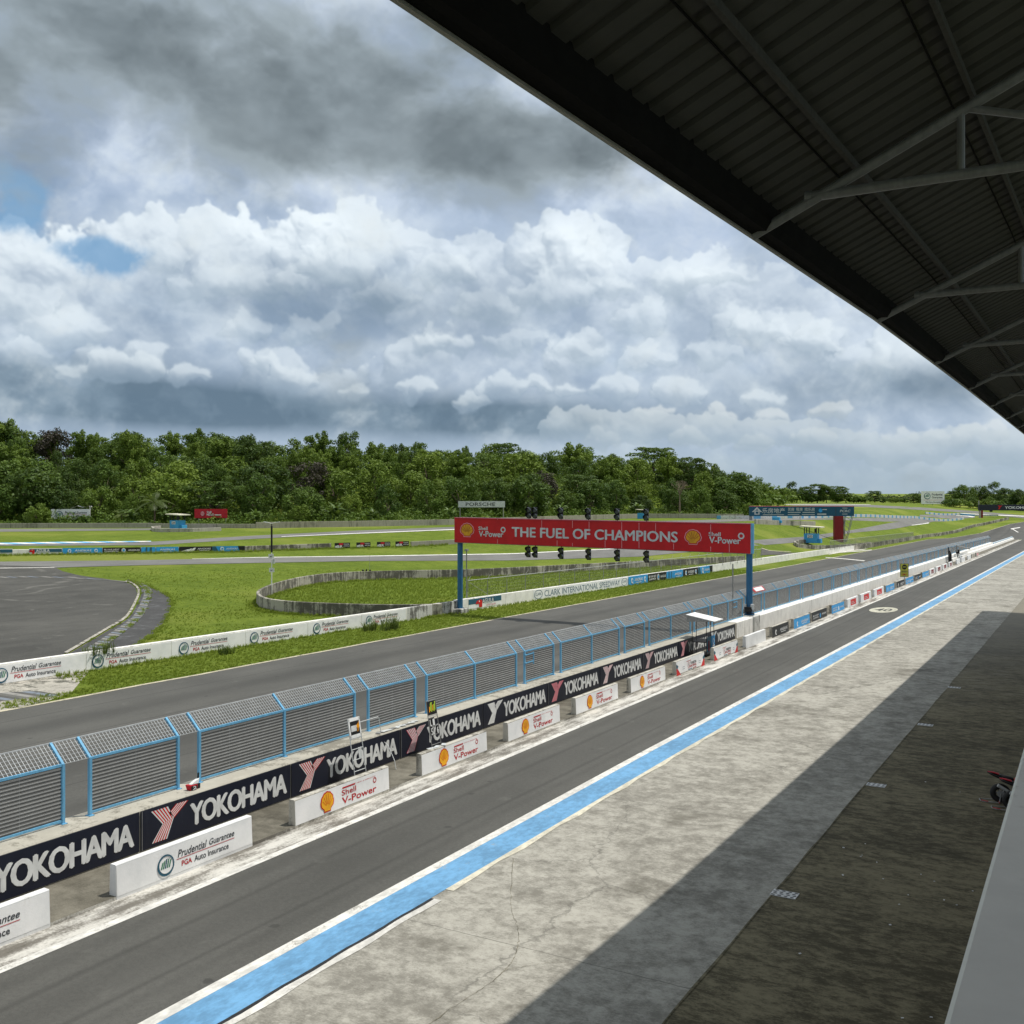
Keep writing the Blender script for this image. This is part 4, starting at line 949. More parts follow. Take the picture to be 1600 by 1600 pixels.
for i in range(n + 1):
    t = i / n; x = xl + .1 + (xr - xl - .2) * t; z0, z1 = zb[0] + (zb[1] - zb[0]) * t, zt[0] + (zt[1] - zt[0]) * t
    for yy in (GY + .16, GY + .96): b.bar((x, yy, z0), (x, yy, z1), .07)
    b.bar((x, GY + .16, z1), (x, GY + .96, z1), .07); b.bar((x, GY + .16, z0), (x, GY + .96, z0), .07)
b.build('truss', 'grey_steel', gan)
b = MB(); b.bar((xl, GY - .01, zt[0] + .02), (xr, GY - .01, zt[1] + .02), .10, .06); b.build('cap_rail', 'logo_pink', gan)
b = MB(); b.hexa([(xr, GY - .02, zb[1]), (xr + .25, GY - .02, zb[1]), (xr + .25, GY + .12, zb[1]), (xr, GY + .12, zb[1]), (xr, GY - .02, zt[1] + .05), (xr + .25, GY - .02, zt[1] + .05), (xr + .25, GY + .12, zt[1] + .05), (xr, GY + .12, zt[1] + .05)]); b.build('end_trim', 'blue_steel', gan)
W = xr - xl; Rg = Vector((W, 0, zb[1] - zb[0])) / W; Hh = 2.37
c = Canvas((xl, GY, zb[0]), Rg, (0, 0, 1), lift=.012)
u = lambda px: gp(px) - xl
c.scallop(u(720.5), .60, u(739) - u(720.5), 1.22, rim='red_board', fill='logo_gold', ray='dark_red', rim2='faded_pink')
c.text('lettering', 'letter_grey', 'Shell', u(747.5), 1.24, u(762) - u(747.5), .34, bold=.02); c.text('lettering', 'letter_grey', 'V-Power', u(748), .62, u(786.5) - u(748), .55, bold=.035)
c.circle('lettering', 'letter_grey', u(786), 1.33, .27, r0=.15)
c.text('lettering', 'letter_grey', 'THE FUEL OF CHAMPIONS', u(799.5), .70, u(1059) - u(799.5), .93, bold=.035)
c.scallop(u(1071.5), .62, u(1094) - u(1071.5), 1.18, rim='red_board', fill='logo_gold', ray='dark_red', rim2='faded_pink')
c.text('lettering', 'letter_grey', 'Shell', u(1107), 1.34, u(1126) - u(1107), .33, bold=.02); c.text('lettering', 'letter_grey', 'V-Power', u(1108), .74, u(1157.5) - u(1108), .55, bold=.035)
c.circle('lettering', 'letter_grey', u(1158), 1.42, .27, r0=.15)
for px, y0, hh in ((777, .02, .4), (777, 2.25, .1), (846, 1.6, .7), (870, .02, .5), (894, 1.7, .65), (894, .03, .3), (920, 1.2, 1.1), (945, .05, .6), (971, .02, 2.3), (998, .1, 2.2), (1024, 1.4, .9), (1052, .1, .5), (1110, 1.2, 1.1), (1110, .05, .4), (1139, .02, 1.1)):
    c.rect('seam', 'faded_pink', u(px), y0, .045, min(hh, Hh - y0))
c.build(board)
b = MB(); bx = -23.7; bz = gz + 1.55
for dx, w, h in ((-.30, .26, .42), (.34, .26, .42)): b.box((-23.95 + dx, GY + .22, bz + .62), (w, .2, h))
b.build('meter_box', 'off_white', gan, bevel=.02)
b = MB(); b.box((-23.95, GY + .2, bz + .38), (.62, .22, .42)); b.box((-23.95, GY + .2, bz + .08), (1.0, .3, .05)); b.bar((-23.5, GY + .1, bz), (-23.5, GY + .1, bz + .3), .05); b.build('switch_box', 'black', gan, bevel=.02)
b = MB()
for s_ in range(4):
    q = [(bx - .4 + .2 * s_, GY - .15, bz + .4), (bx - .8 - .1 * s_, GY - .3, bz + .2 - .1 * s_), (bx - .7, GY - .45 - .1 * s_, bz - .3), (bx - 1.2 - .2 * s_, GY - .6, bz - .5)]
    b.path([Vector(v) for v in smooth_pts(q, 10)], .035, 5)
b.build('cable', 'black', gan)
# ---- signal lights on the gantry
def signal(px, up, lab):
    x = gp(px); t = (x - xl) / W; zc = (zt[0] + (zt[1] - zt[0]) * t + .62) if up else (zb[0] + (zb[1] - zb[0]) * t - .62)
    o = thing('signal_light', lab, 'signal light', (x, GY - .1, zc), 'twin signal lights on the red gantry')
    b = MB(); b.box((x, GY + .06, zc), (.40, .12, 1.02)); b.bar((x, GY + .06, zc - (.75 if up else -.75)), (x, GY + .06, zc), .07); b.build('housing', 'black', o, bevel=.02)
    for s_ in (-1, 1):
        cz = zc + s_ * .25; b = MB(); n = 16
        r0 = [(x + .225 * math.cos(a), GY, cz + .225 * math.sin(a)) for a in [2 * math.pi * i / n for i in range(n)]]
        r1 = [(x + .235 * math.cos(a), GY - (.10 + .26 * max(0, math.sin(a) * .6 + .5)), cz + .235 * math.sin(a)) for a in [2 * math.pi * i / n for i in range(n)]]
        b.loft([r0, r1], caps=False); b.build('visor', 'black_gloss', o)
        b = MB(); b.disc((x, GY - .01, cz), (1, 0, 0), (0, 0, 1), .21, 18, thick=.04); b.build('lens', 'lens', o)
PXS = [(826, 'left one of the close pair'), (835.5, 'right one of the close pair'), (876, 'third from the left'), (919, 'fourth from the left'), (964, 'fifth from the left'), (1009.5, 'rightmost')]
for px, w in PXS:
    signal(px, True, 'twin signal light on top of the red gantry, ' + w); signal(px - .8 if px < 830 else px + .6, False, 'twin signal light hanging under the red gantry, ' + w)
# ================================================================ small things along the pit wall
def rod_frame(mb, pts, w=.035): mb.path([Vector(p) for p in pts], w, 6)
def pit_board(px, z_top, lab, m_frame, top, lines):
    y = ywall(px, -22.55); o = thing('pit_board', lab, 'pit board', (-22.55, y, zs(y) + .135))
    base = o.location; R = Vector((0, 1, -GRADE)); U = Vector((-.16, 0, .987)); w = .66; h = z_top
    p = lambda a, b_: base + R * (a * w) + U * (b_ * h)
    b = MB()
    for s_ in (-.5, .5): b.bar(p(s_, 0), p(s_, 1), .035, n=6)
    for q in (.20, .37, .53, .69, .72, 1.0): b.bar(p(-.5, q), p(.5, q), .028, n=6)
    b.build('frame', m_frame, o)
    b = MB(); b.hexa([p(s_, q) + Vector((d, 0, 0)) for q in (.735, .985) for s_, d in ((-.47, -.01), (.47, -.01), (.47, .01), (-.47, .01))]); hd = b.build('header_panel', 'black', o)
    c = Canvas(p(-.5, 0) + Vector((.014, 0, 0)), R, U); 
    if m_frame == 'off_white':
        for s0, s1, q0, q1 in ((-.5, -.40, .70, 1.0), (.40, .5, .70, 1.0)): c.rect('header_border', 'white', (s0 + .5) * w, q0 * h, (s1 - s0) * w, (q1 - q0) * h, 1)
        c.rect('header_border', 'white', 0, .70 * h, w, .05 * h, 1); c.rect('header_border', 'white', 0, .955 * h, w, .05 * h, 1)
        for i in range(6): c.rect('lettering', 'white', (.14 + .08 * i) * w, .80 * h, .06 * w, .09 * h, 2, sk=.03)
        c.circle('emblem', 'orange', .76 * w, .87 * h, .085, 2, n=9); c.poly('emblem', 'orange', [(.66 * w, .78 * h), (.74 * w, .80 * h), (.86 * w, .93 * h), (.80 * w, .93 * h)], 3)
    else:
        for i in range(6): c.rect('lettering', 'lime' if i % 3 else 'orange', (.14 + .12 * i) * w, (.79 + .02 * (i % 2)) * h, .09 * w, (.10 + .03 * (i % 3)) * h, 2, sk=.04)
        c.rect('lettering', 'lime', .35 * w, .94 * h, .2 * w, .02 * h, 2)
    c.build(hd)
    for row, (txt, q) in enumerate(lines):
        for ch, a in txt:
            cc = Canvas(p(-.5, 0) + Vector((.016, 0, 0)), R, U); b = MB(); b.hexa([p(a - .5 + s_, qq) + Vector((d, 0, 0)) for qq in (q - .02, q + .14) for s_, d in ((-.03, -.006), (.26, -.006), (.26, .006), (-.03, .006))]); pl_ = b.build('number_plate', 'black' if m_frame != 'off_white' else 'off_white', o)
            if ch: cc.text('number', 'white', ch, a * w + .01, q * h, .14, .12 * h, 1, bold=.03); cc.build(pl_)
    return o
pit_board(565, 2.32, 'pit board with pale metal frame and black header, leaning on the navy wall', 'off_white', 'ORANGE', [([(None, .60)], .40)])
pit_board(684, 2.18, 'pit board with yellow-green header showing L 1 and 5 6', 'grey_steel', 'LIME', [([('L', .06), ('1', .36)], .54), ([('5', .06), ('6', .70)], .38)])
# metal hoop behind the first pit board
y = ywall(572, -23.7); b = MB(); zz = zs(y) + 1.335
rod_frame(b, [(-23.6, y - .55, zz - .2), (-23.7, y - .5, zz + .55), (-23.7, y - .42, zz + .62), (-23.7, y + .75, zz + .60), (-23.7, y + .82, zz + .52), (-23.6, y + .85, zz - .25), (-23.1, y + .62, zz - .45), (-22.7, y + .45, zz - .9), (-22.6, y + .4, zz - 1.2)], .03)
tag(b.build('metal_hoop', 'off_white', origin=(-23.6, y, zz)), 'bent pale metal hoop standing behind the first pit board', 'metal hoop')
# number plates lying on top of the wall and on the barrier
for i in range(9):
    y = ywall(592 + i * 7.2, -23.6); b = MB(); a = RNG.uniform(-.6, .6); R = Vector((math.sin(a), math.cos(a), -GRADE)); b.box((-23.62 + RNG.uniform(-.06, .06), y, zs(y) + 1.362 + .012 * (i % 2)), (.30, .18, .014), R=R)
    ob = b.build('number_plate', 'off_white' if i % 3 else 'grey_steel', origin=(-23.6, y, zs(y) + 1.35)); tag(ob, 'loose pale number plate lying on the wall top between the two pit boards', 'number plate', 'loose plates on the wall top')
for i, px in enumerate((674, 681, 690)):
    y = ywall(px, -21.5); b = MB(); a = RNG.uniform(-.7, .7); b.box((-21.5 + .05 * i, y, zs(y) + 1.075 - .013 * (2 - i)), (.36, .17, .014), R=Vector((math.sin(a), math.cos(a), -GRADE)))
    ob = b.build('number_plate', 'off_white', origin=(-21.5, y, zs(y) + 1.06)); ob.location.z -= .125; tag(ob, 'loose pale number plate lying on a shell barrier in front of the pit board', 'number plate', 'loose plates on the barrier')
# small racing number box on the wall
y = ywall(301, -23.75); zz = zs(y) + 1.337; o = thing('number_box', 'small red, white and black box with a white 2 on the wall top', 'box', (-23.75, y, zz))
nb = lambda x_, y_, z_: (-23.75 + x_ * .55, y + y_ * .55, zz + z_ * .62)
b = MB(); b.hexa([nb(*q) for q in ((-.15, -.30, .01), (-.15, .25, 0), (.15, .2, 0), (.15, -.26, .01), (-.2, -.38, .30), (-.2, .32, .24), (.15, .25, .22), (.13, -.32, .28))]); b.build('box_body', 'red_paint', o, bevel=.015)
b = MB(); b.hexa([nb(*q) for q in ((-.13, -.2, .28), (-.13, .35, .25), (.1, .35, .25), (.1, -.2, .28), (-.1, .05, .40), (-.1, .45, .50), (.07, .45, .50), (.07, .05, .40))]); b.build('lid', 'white', o, bevel=.01)
b = MB(); b.box(nb(0, .36, .12), (.11, .12, .14)); b.bar(nb(0, .40, .4), nb(0, .42, .75), .04); b.build('bracket', 'black', o)
b = MB(); b.box(nb(.17, -.05, .13), (.012, .22, .12)); npl = b.build('number_plate', 'black', o)
c = Canvas((-23.643, y - .10, zz + .03), (0, 1, 0), (0, 0, 1)); c.text('number', 'white', '2', 0, 0, .15, .10, bold=.03); c.build(npl)
# white canopy stand with blue panel
y = ywall(1096, -22.7); z0 = zs(y) + .135; o = thing('timing_stand', 'small stand with white sloping roof, black posts and blue side panel', 'timing stand', (-22.7, y, z0))
px_c = [(1089, 958.5), (1103, 954), (1130, 966), (1116, 970)]
dd = depth((-22.7, y, 0)); cor = []
zr = z0 + 2.55
y0c, y1c = y - .9, y + 1.0
b = MB(); b.hexa([(-23.5, y0c, zr + .25), (-21.5, y0c, zr - .10), (-21.5, y1c, zr - .14), (-23.5, y1c, zr + .21), (-23.5, y0c, zr + .29), (-21.5, y0c, zr - .06), (-21.5, y1c, zr - .10), (-23.5, y1c, zr + .25)]); b.build('roof_panel', 'white', o)
b = MB(); b.add([(-23.45, y0c + .03, zr + .24), (-21.6, y0c + .03, zr - .10), (-23.45, y0c + .03, zr - .20), (-23.45, y0c + .06, zr + .24), (-21.6, y0c + .06, zr - .10), (-23.45, y0c + .06, zr - .20)], [(0, 1, 2), (5, 4, 3), (0, 3, 4, 1), (1, 4, 5, 2), (2, 5, 3, 0)]); b.build('gable_panel', 'grey_steel', o)
for dx, dy in ((-23.1, -.75), (-22.1, -.75), (-23.1, .1), (-22.1, .1), (-22.1, .85)):
    b = MB(); b.bar((dx, y + dy, z0), (dx, y + dy, zr + .06 - .17 * (dx + 22.5)), .035); b.build('post', 'black', o)
b = MB(); b.box((-22.6, y + .05, z0 + 1.0), (1.0, 1.6, .05)); b.box((-22.6, y + .05, z0 + .15), (1.0, 1.6, .05)); b.build('shelf', 'black', o)
b = MB(); b.box((-22.04, y + .48, z0 + .85), (.03, .70, 1.0)); sp = b.build('side_panel', 'sky_blue', o)
c = Canvas((-22.02, y + .14, z0 + .45), (0, 1, 0), (0, 0, 1)); c.circle('emblem', 'white', .36, .5, .2, r0=.14); c.rect('emblem', 'white', .1, .15, .5, .12); c.build(sp)
b = MB(); b.box((-22.05, y - .32, z0 + .85), (.03, .85, 1.0)); b.build('side_panel', 'logo_teal', o)
b = MB(); b.box((-22.02, y - .45, z0 + .75), (.03, .18, .7)); b.build('extinguisher', 'dark_red', o)
# speed limit sign, black frame, hoop
y = ywall(1413, -22.6); z0 = zs(y) + .13; o = thing('speed_sign', 'tall yellow speed limit sign with black roundel in front of the pit wall', 'road sign', (-22.6, y, z0))
dd = depth((-22.6, y, 0)); zt_, zb_ = CAM_H + (HZ - 880.5) / F * dd, CAM_H + (HZ - 901.5) / F * dd; w = 13 / F * dd
Rr = Vector((ca, sa, 0)); Nn = Vector((sa, -ca, 0)); pc = Vector((-22.6, y, (zt_ + zb_) / 2))
b = MB(); b.bar((-22.6, y, z0), (-22.6, y, zb_ + .3), .1, n=8); b.build('post', 'grey_steel', o)
b = MB(); b.box(pc, (w, .06, zt_ - zb_), R=Rr); pn = b.build('sign_panel', 'sign_yellow', o)
c = Canvas(pc - Rr * w / 2 - Vector((0, 0, (zt_ - zb_) / 2)) + Nn * .04, Rr, (0, 0, 1), lift=.01); hh = zt_ - zb_
c.circle('roundel', 'black', w / 2, hh * .74, w * .30, 1); c.rect('roundel', 'sign_yellow', w * .28, hh * .72, w * .44, hh * .05, 2)
c.text('lettering', 'text_dark', 'SPEED', w * .14, hh * .35, w * .72, hh * .12, bold=.02); c.text('lettering', 'text_red', 'LIMIT', w * .2, hh * .13, w * .6, hh * .12, bold=.02)
for q in ((0, 0, w, .05 * w), (0, hh - .05 * w, w, .05 * w), (0, 0, .05 * w, hh), (w * .95, 0, .05 * w, hh)): c.rect('border', 'text_dark', *q)
c.build(pn)
def yz(px, py, x):
    y = ywall(px, x); d = depth((x, y, 0)); return Vector((x, y, CAM_H + (HZ - py) / F * d))
o_y = ywall(1490, -22.9); o = thing('tubular_frame', 'black tubular gate frame standing over the far barriers', 'frame', (-22.9, o_y, zs(o_y) + .13))
b = MB(); q = lambda px, py: yz(px, py, -22.9)
b.path([q(1482.5, 885), q(1482, 855.5), q(1496, 860.5), q(1497, 866)], .2, 8); b.build('near_arch', 'black_gloss', o)
b = MB(); b.path([q(1483, 862), q(1485, 866), q(1485, 880)], .5, 8); b.build('hose', 'black', o)
b = MB(); b.path([q(1496.5, 858), q(1496.5, 882)], .3, 8); b.path([q(1495, 853), q(1515, 857.5)], .35, 8); b.path([q(1495, 853), q(1495, 862)], .3, 8); b.build('far_arch', 'grey_steel', o)
b = MB(); b.box(q(1496.5, 862), (.7, .7, .8)); b.build('control_box', 'black', o)
y = ywall(1501, -21.9); b = MB(); b.path([yz(1499.5, 880, -21.9), yz(1499.5, 869.5, -21.9), yz(1502.5, 868.5, -21.9), yz(1502.5, 878, -21.9)], .3, 8)
tag(b.build('tube_hoop', 'off_white', origin=yz(1501, 880, -21.9)), 'pale upright tube hoop between barriers beyond the black frame', 'hoop')
# thin pole on the fence by the gantry
y = ywall(1145, -24.35); b = MB(); zt_ = CAM_H + (HZ - 881) / F * depth((-24.35, y, 0)); b.bar((-24.35, y, zs(y) + 1.3), (-24.35, y, zt_), .11, n=8)
tag(b.build('thin_pole', 'grey_steel', origin=(-24.35, y, zs(y) + 1.3)), 'thin grey pole rising from the fence beside the right gantry post', 'pole')
# ================================================================ infield wall along the straight
WX = -52.5
wl = [(-52.3, -60), (WX, 0), (WX, 100), (-52.8, 220), (-52.6, 300)] + [tuple(P(*q)[:2]) for q in ((1450, 839), (1520, 824), (1578, 811.5))]
_wy = [p[1] for p in wl]; _wx = [p[0] for p in wl]
def wx(y): return float(np.interp(y, _wy, _wx))
iw = thing('infield_wall', 'long low wall on the far side of the straight, painted white and then bare concrete', 'wall', (WX, 60, zs(60)))
def wall_run(path, h, th, name, m, par, base=-.3, n=40, zfn=terr, cap=None):
    q = resample(path, n); rings = []
    for i, p in enumerate(q):
        a = q[max(0, i - 1)]; c_ = q[min(n - 1, i + 1)]; d = np.array([c_[0] - a[0], c_[1] - a[1]]); d /= np.linalg.norm(d); nn = np.array([-d[1], d[0]]) * th / 2; z = zfn(p[0], p[1])
        rings.append([(p[0] - nn[0], p[1] - nn[1], z + base), (p[0] - nn[0], p[1] - nn[1], z + h - .03), (p[0] - nn[0] * .85, p[1] - nn[1] * .85, z + h), (p[0] + nn[0] * .85, p[1] + nn[1] * .85, z + h), (p[0] + nn[0], p[1] + nn[1], z + h - .03), (p[0] + nn[0], p[1] + nn[1], z + base)])
    return MB().loft(rings).build(name, m, par)
def sub(y0, y1): return [(wx(y), y) for y in [y0] + sorted({q for q in list(range(0, 300, 20)) + _wy if y0 < q < y1}) + [y1]]
yA, yB, yC = ywall(637, -52.3), ywall(713, -52.3), ywall(1335, -52.4)
wall_run(sub(-50, yA), 1.16, .32, 'wall_section', 'white_wall', iw); wall_run(sub(yA, yB), 1.16, .34, 'wall_section', 'stained_wall', iw)
wall_run(sub(yB, yC), 1.24, .32, 'wall_section', 'white_wall', iw); wall_run(sub(yC, _wy[-1] - 2), 1.30, .40, 'wall_section', 'old_concrete', iw)
def wall_banner(px0, px1, zlo, zhi, m, par, draw, lab=None):
    x = WX + .165; y0, y1 = ywall(px0, x), ywall(px1, x); o = Vector((x, y0, zs(y0) + zlo)); R = Vector((0, 1, -GRADE)); U = Vector((0, 0, 1)); L = y1 - y0; h = zhi - zlo
    b = MB(); b.hexa([o + R * a + U * z + Vector((d, 0, 0)) for z in (0, h) for a, d in ((0, -.01), (L, -.01), (L, .015), (0, .015))]); bn = b.build('banner', m, par)
    if lab: bn['label'] = lab
    c = Canvas(o + Vector((.015, 0, 0)), R, U, lift=.012); draw(c, L, h); c.build(bn)
bpx = [-10, 135, 268, 384, 481, 565, 637]
for a_, e_, b_, t_ in ((-10, 3, 133.5, 95), (135, 154, 266.5, 235), (268, 288, 383, 355), (384, 398, 480, 457), (481, 495.5, 564, 544), (565, 577, 634, 621)):
    xw = WX + .165; ye0 = ywall(e_, xw) - .5; wall_banner(a_, b_, .06, 1.06, 'white_vinyl', iw, lambda c, L, h: c.insurer(ye0 - ywall(a_, xw), .08, ywall(t_, xw) - ye0, h - .16), 'white banner with round green emblem and italic lettering')
def eagle(c, x, y, w, h):
    c.poly('emblem', 'logo_red', [(x, y + h * .5), (x + w * .2, y + h * .85), (x + w * .75, y + h), (x + w, y + h * .8), (x + w, y), (x + w * .55, y), (x + w * .5, y + h * .45), (x + w * .2, y + h * .42)], 2); c.circle('emblem', 'white', x + w * .55, y + h * .78, w * .07, 3)
def glass_ad(c, L, h):
    c.rect('band', 'logo_teal', 0, h * .45, L, h * .55, 1); eagle(c, L * .2, .05, L * .2, h * .8); c.text('lettering', 'white', 'AGUILA', L * .40, h * .42, L * .36, h * .45, 2, bold=.03); c.text('lettering', 'text_red', 'AUTO GLASS', L * .52, h * .1, L * .3, h * .18, 2)
wall_banner(732, 783, .18, 1.14, 'white_vinyl', iw, glass_ad, 'white banner with dark blue band, red bird head and white lettering')
def speedway(c, L, h):
    c.text('lettering', 'text_blue', 'CLARK INTERNATIONAL SPEEDWAY', L * .10, h * .22, L * .80, h * .62)
    for a in (.045, .955): c.circle('emblem', 'text_blue', L * a, h * .52, L * .038, 1, ry=h * .46, r0=L * .034); c.text('emblem', 'text_blue', 'CLARK', L * (a - .028), h * .42, L * .056, h * .28)
wall_banner(833, 981, .06, 1.16, 'white_vinyl', iw, speedway, 'white painted stretch with dark blue capitals')
def helmet(c, x, y, r, bgm, fg='white'):
    c.circle('emblem', fg, x, y, r, 2, n=18, ry=r * 1.05); c.circle('emblem', bgm, x + r * .1, y, r * .55, 3, n=14); c.poly('emblem', fg, [(x - r * .2, y - r * .9), (x + r * .9, y - r * 1.2), (x + r * .5, y - r * .2)], 4)
def ride_blue(c, L, h): helmet(c, L * .17, h * .5, h * .3, 'sky_blue'); c.text('lettering', 'white', 'ANGKAS', L * .30, h * .38, L * .42, h * .36, 2, bold=.035, shear=.15); c.rect('lettering', 'white', L * .36, h * .19, L * .3, h * .06, 2); helmet(c, L * .84, h * .5, h * .3, 'sky_blue')
def ride_black(c, L, h): c.text('lettering', 'white', 'BE OUR NEXT', L * .03, h * .54, L * .40, h * .24, 2, bold=.035); c.text('lettering', 'white', 'CHAMPION', L * .04, h * .22, L * .36, h * .24, 2, bold=.035); helmet(c, L * .54, h * .5, h * .38, 'sky_blue', 'off_white'); c.text('lettering', 'white', 'ANGKAS', L * .66, h * .36, L * .31, h * .3, 2, bold=.03)
def ride_short(c, L, h): c.text('lettering', 'white', 'ANGKAS', L * .16, h * .38, L * .68, h * .32, 2, bold=.035, shear=.15); c.rect('lettering', 'white', L * .3, h * .18, L * .4, h * .06, 2)
def ride_dark2(c, L, h):
    for i in range(3): c.poly('emblem', 'white', [(L * (.04 + .13 * i), h * .12), (L * (.16 + .13 * i), h * .12), (L * (.30 + .10 * i), h * (.5 + .14 * i)), (L * (.24 + .10 * i), h * (.5 + .14 * i))], 2)
    c.text('lettering', 'white', 'ANGKAS', L * .54, h * .42, L * .4, h * .32, 2, bold=.03, shear=.15); c.rect('lettering', 'white', L * .6, h * .2, L * .3, h * .07, 2)
def ride_two(c, L, h): c.poly('emblem', 'logo_teal', [(0, 0), (L * .2, 0), (L * .1, h), (0, h)], 2); helmet(c, L * .3, h * .5, h * .36, 'sky_blue'); ride_short_part(c, L, h)
def ride_short_part(c, L, h): c.text('lettering', 'white', 'ANGKAS', L * .42, h * .36, L * .36, h * .32, 2, bold=.03, shear=.15); c.poly('emblem', 'black', [(L * .84, 0), (L, 0), (L, h), (L * .78, h)], 2)
for a, b_, m, dr, lab in ((982, 1012, 'sky_blue', ride_blue, 'bright blue banner with two white emblems'), (1012.5, 1041, 'black', ride_black, 'black banner with white two-line slogan'), (1041.5, 1051, 'sky_blue', lambda c, L, h: (c.rect('stripe', 'logo_teal', L * .3, 0, L * .15, h, 2), c.rect('stripe', 'logo_teal', L * .7, h * .1, L * .12, h * .8, 2)), 'short blue banner with dark stripes'),
                          (1051.5, 1067, 'sky_blue', ride_short, 'short blue banner with white lettering'), (1067.5, 1090.5, 'black', ride_blue, 'black banner with white emblem and lettering'), (1091, 1113, 'sky_blue', ride_two, 'blue banner with dark corners')):
    wall_banner(a, b_, .05, 1.2, m, iw, dr, lab)
# ---- chain link fences standing on the wall
def link_fence(pxs, x, hgt, lab, st, wr, arm=True, extra=0):
    ys = [ywall(p, x) for p in pxs]; o = thing('chain_link_fence', lab, 'fence', (x, ys[0], terr(x, ys[0]) + 1.24))
    top = lambda y: zs(y) + 1.22 + hgt
    for y in ys:
        b = MB(); b.bar((x, y, zs(y) + .9), (x, y, top(y)), .07, n=6)
        if arm: b.bar((x, y, top(y)), (x + .10, y + .42, top(y) + .42), .05, n=5)
        b.build('post', 'grey_steel', o)
    b = MB()
    for y0, y1 in zip(ys[:-1], ys[1:]): b.bar((x, y0, top(y0)), (x, y1, top(y1)), .07, n=6)
    b.build('top_rail', 'galvanised', o)
    b = MB(); z_ = lambda y, t: zs(y) + 1.26 + (hgt - .04) * t
    n = 5
    for y0, y1 in zip(ys[:-1], ys[1:]):
        for i in range(n): b.bar((x, y0, z_(y0, i / n)), (x, y1, z_(y1, i / n)), wr)
        m = max(1, int((y1 - y0) / st))
        for i in range(m):
            a0, a1 = y0 + (y1 - y0) * i / m, y0 + (y1 - y0) * (i + 1) / m
            b.bar((x, a0, z_(a0, 0)), (x, a1, z_(a1, 1)), wr * .6); b.bar((x, a1, z_(a1, 0)), (x, a0, z_(a0, 1)), wr * .6)
    b.build('wire_mesh', 'grey_steel', o)
    y0, y1 = ys[0], ys[1]; b = MB(); b.bar((x + .02, y0, top(y0) - .1), (x + .02, y1, z_(y1, .05)), .05, n=5); b.build('brace', 'grey_steel', o)
link_fence([731, 762, 792, 821, 849, 874, 898, 921, 943, 963, 982.5, 1000, 1017, 1033, 1049, 1063, 1077, 1091, 1104, 1117, 1129, 1141, 1152, 1163, 1172, 1181, 1189.5], WX, 1.75, 'weathered chain-link fence with angled arms behind the lettered white wall', .35, .010)
link_fence([1297, 1304, 1312, 1320, 1328, 1337, 1346, 1355, 1364, 1373, 1382, 1391, 1400, 1409, 1418, 1427], WX, 1.9, 'chain-link fence on the bare concrete wall right of the blue hut', .45, .022, False)
# bent white conduit / pipe along the fence foot, tall thin post by the left gantry pole
y = ywall(729, WX - .3); b = MB(); d = depth((WX - .3, y, 0)); b.bar((WX - .3, y, zs(y)), (WX - .3, y, CAM_H + (HZ - 860) / F * d), .12, n=8); b.box((WX - .3, y, CAM_H + (HZ - 859.5) / F * d), (.3, .3, .2))
tag(b.build('thin_pole', 'grey_steel', origin=(WX - .3, y, zs(y))), 'thin grey pole beside the left gantry post', 'pole')
# ================================================================ curved loop wall
top_px = [(690, 943), (650, 944.3), (575, 944), (475, 940.5), (437, 937.5), (415, 934), (404, 928), (405, 922), (418, 915.5), (437, 909), (475, 900.5), (520, 895), (575, 892.5), (640, 891), (710, 890), (800, 886.5), (950, 879), (1060, 873.5), (1163, 868.5)]
lp = [P(a, b_, 1.18) for a, b_ in top_px]; lp = [(v.x, v.y) for v in lp]
lw = thing('loop_wall', 'stained grey concrete wall bending round a grassy loop in the infield', 'wall', (lp[6][0], lp[6][1], terr(*lp[6])))
wall_run([tuple(q) for q in smooth_pts(lp, 90)], 1.18, .30, 'wall_body', 'old_concrete', lw, n=150)
LOOP = lp
# ================================================================ infield wall with blue banners, tyre wall, back wall
def px_wall(name, pts, h, th, m, par, n=24): return wall_run([tuple(P(*q)[:2]) for q in pts], h, th, name, m, par, n=n)
aw = thing('advert_wall', 'low infield wall across the middle distance carrying blue and black banners', 'wall', tuple(P(240, 864)))
lerp_px = lambda px: (px, float(np.interp(px, [-300, 0, 97, 200, 383, 517, 642, 710, 760], [871, 867.5, 866, 864.5, 861.5, 856.5, 853.6, 850, 846.8])))
for p0_, p1_, h_, m_ in ((-300, 97, .78, 'white_wall'), (97, 383, .85, 'wall_concrete'), (383, 517, .85, 'old_concrete'), (642, 760, .85, 'back_concrete')): px_wall('wall_section', [lerp_px(q_) for q_ in np.linspace(p0_, p1_, 26)], h_, .3, m_, aw, 80)
def px_banner(p0, p1, h, m, par, draw, lift=.02, z0=.06, lab=None, name='banner'):
    a, b_ = P(*p0), P(*p1); d = (b_ - a); L = d.length; R = d / L; U = Vector((0, 0, 1)); N = R.cross(U); o = a + U * z0 + N * .20
    mb = MB(); mb.hexa([o + R * t + U * z + N * n_ for z in (0, h) for t, n_ in ((0, -.01), (L, -.01), (L, .02), (0, .02))]); bn = mb.build(name, m, par)
    if lab: bn['label'] = lab
    c = Canvas(o + N * .02, R, U, lift=lift); draw(c, L, h); c.build(bn)
def glass2(c, L, h): c.rect('band', 'logo_teal', 0, h * .35, L, h * .55, 1); eagle(c, L * .0, 0, L * .16, h * .9); c.text('lettering', 'white', 'AGUILA', L * .20, h * .36, L * .42, h * .5, 2, bold=.04)
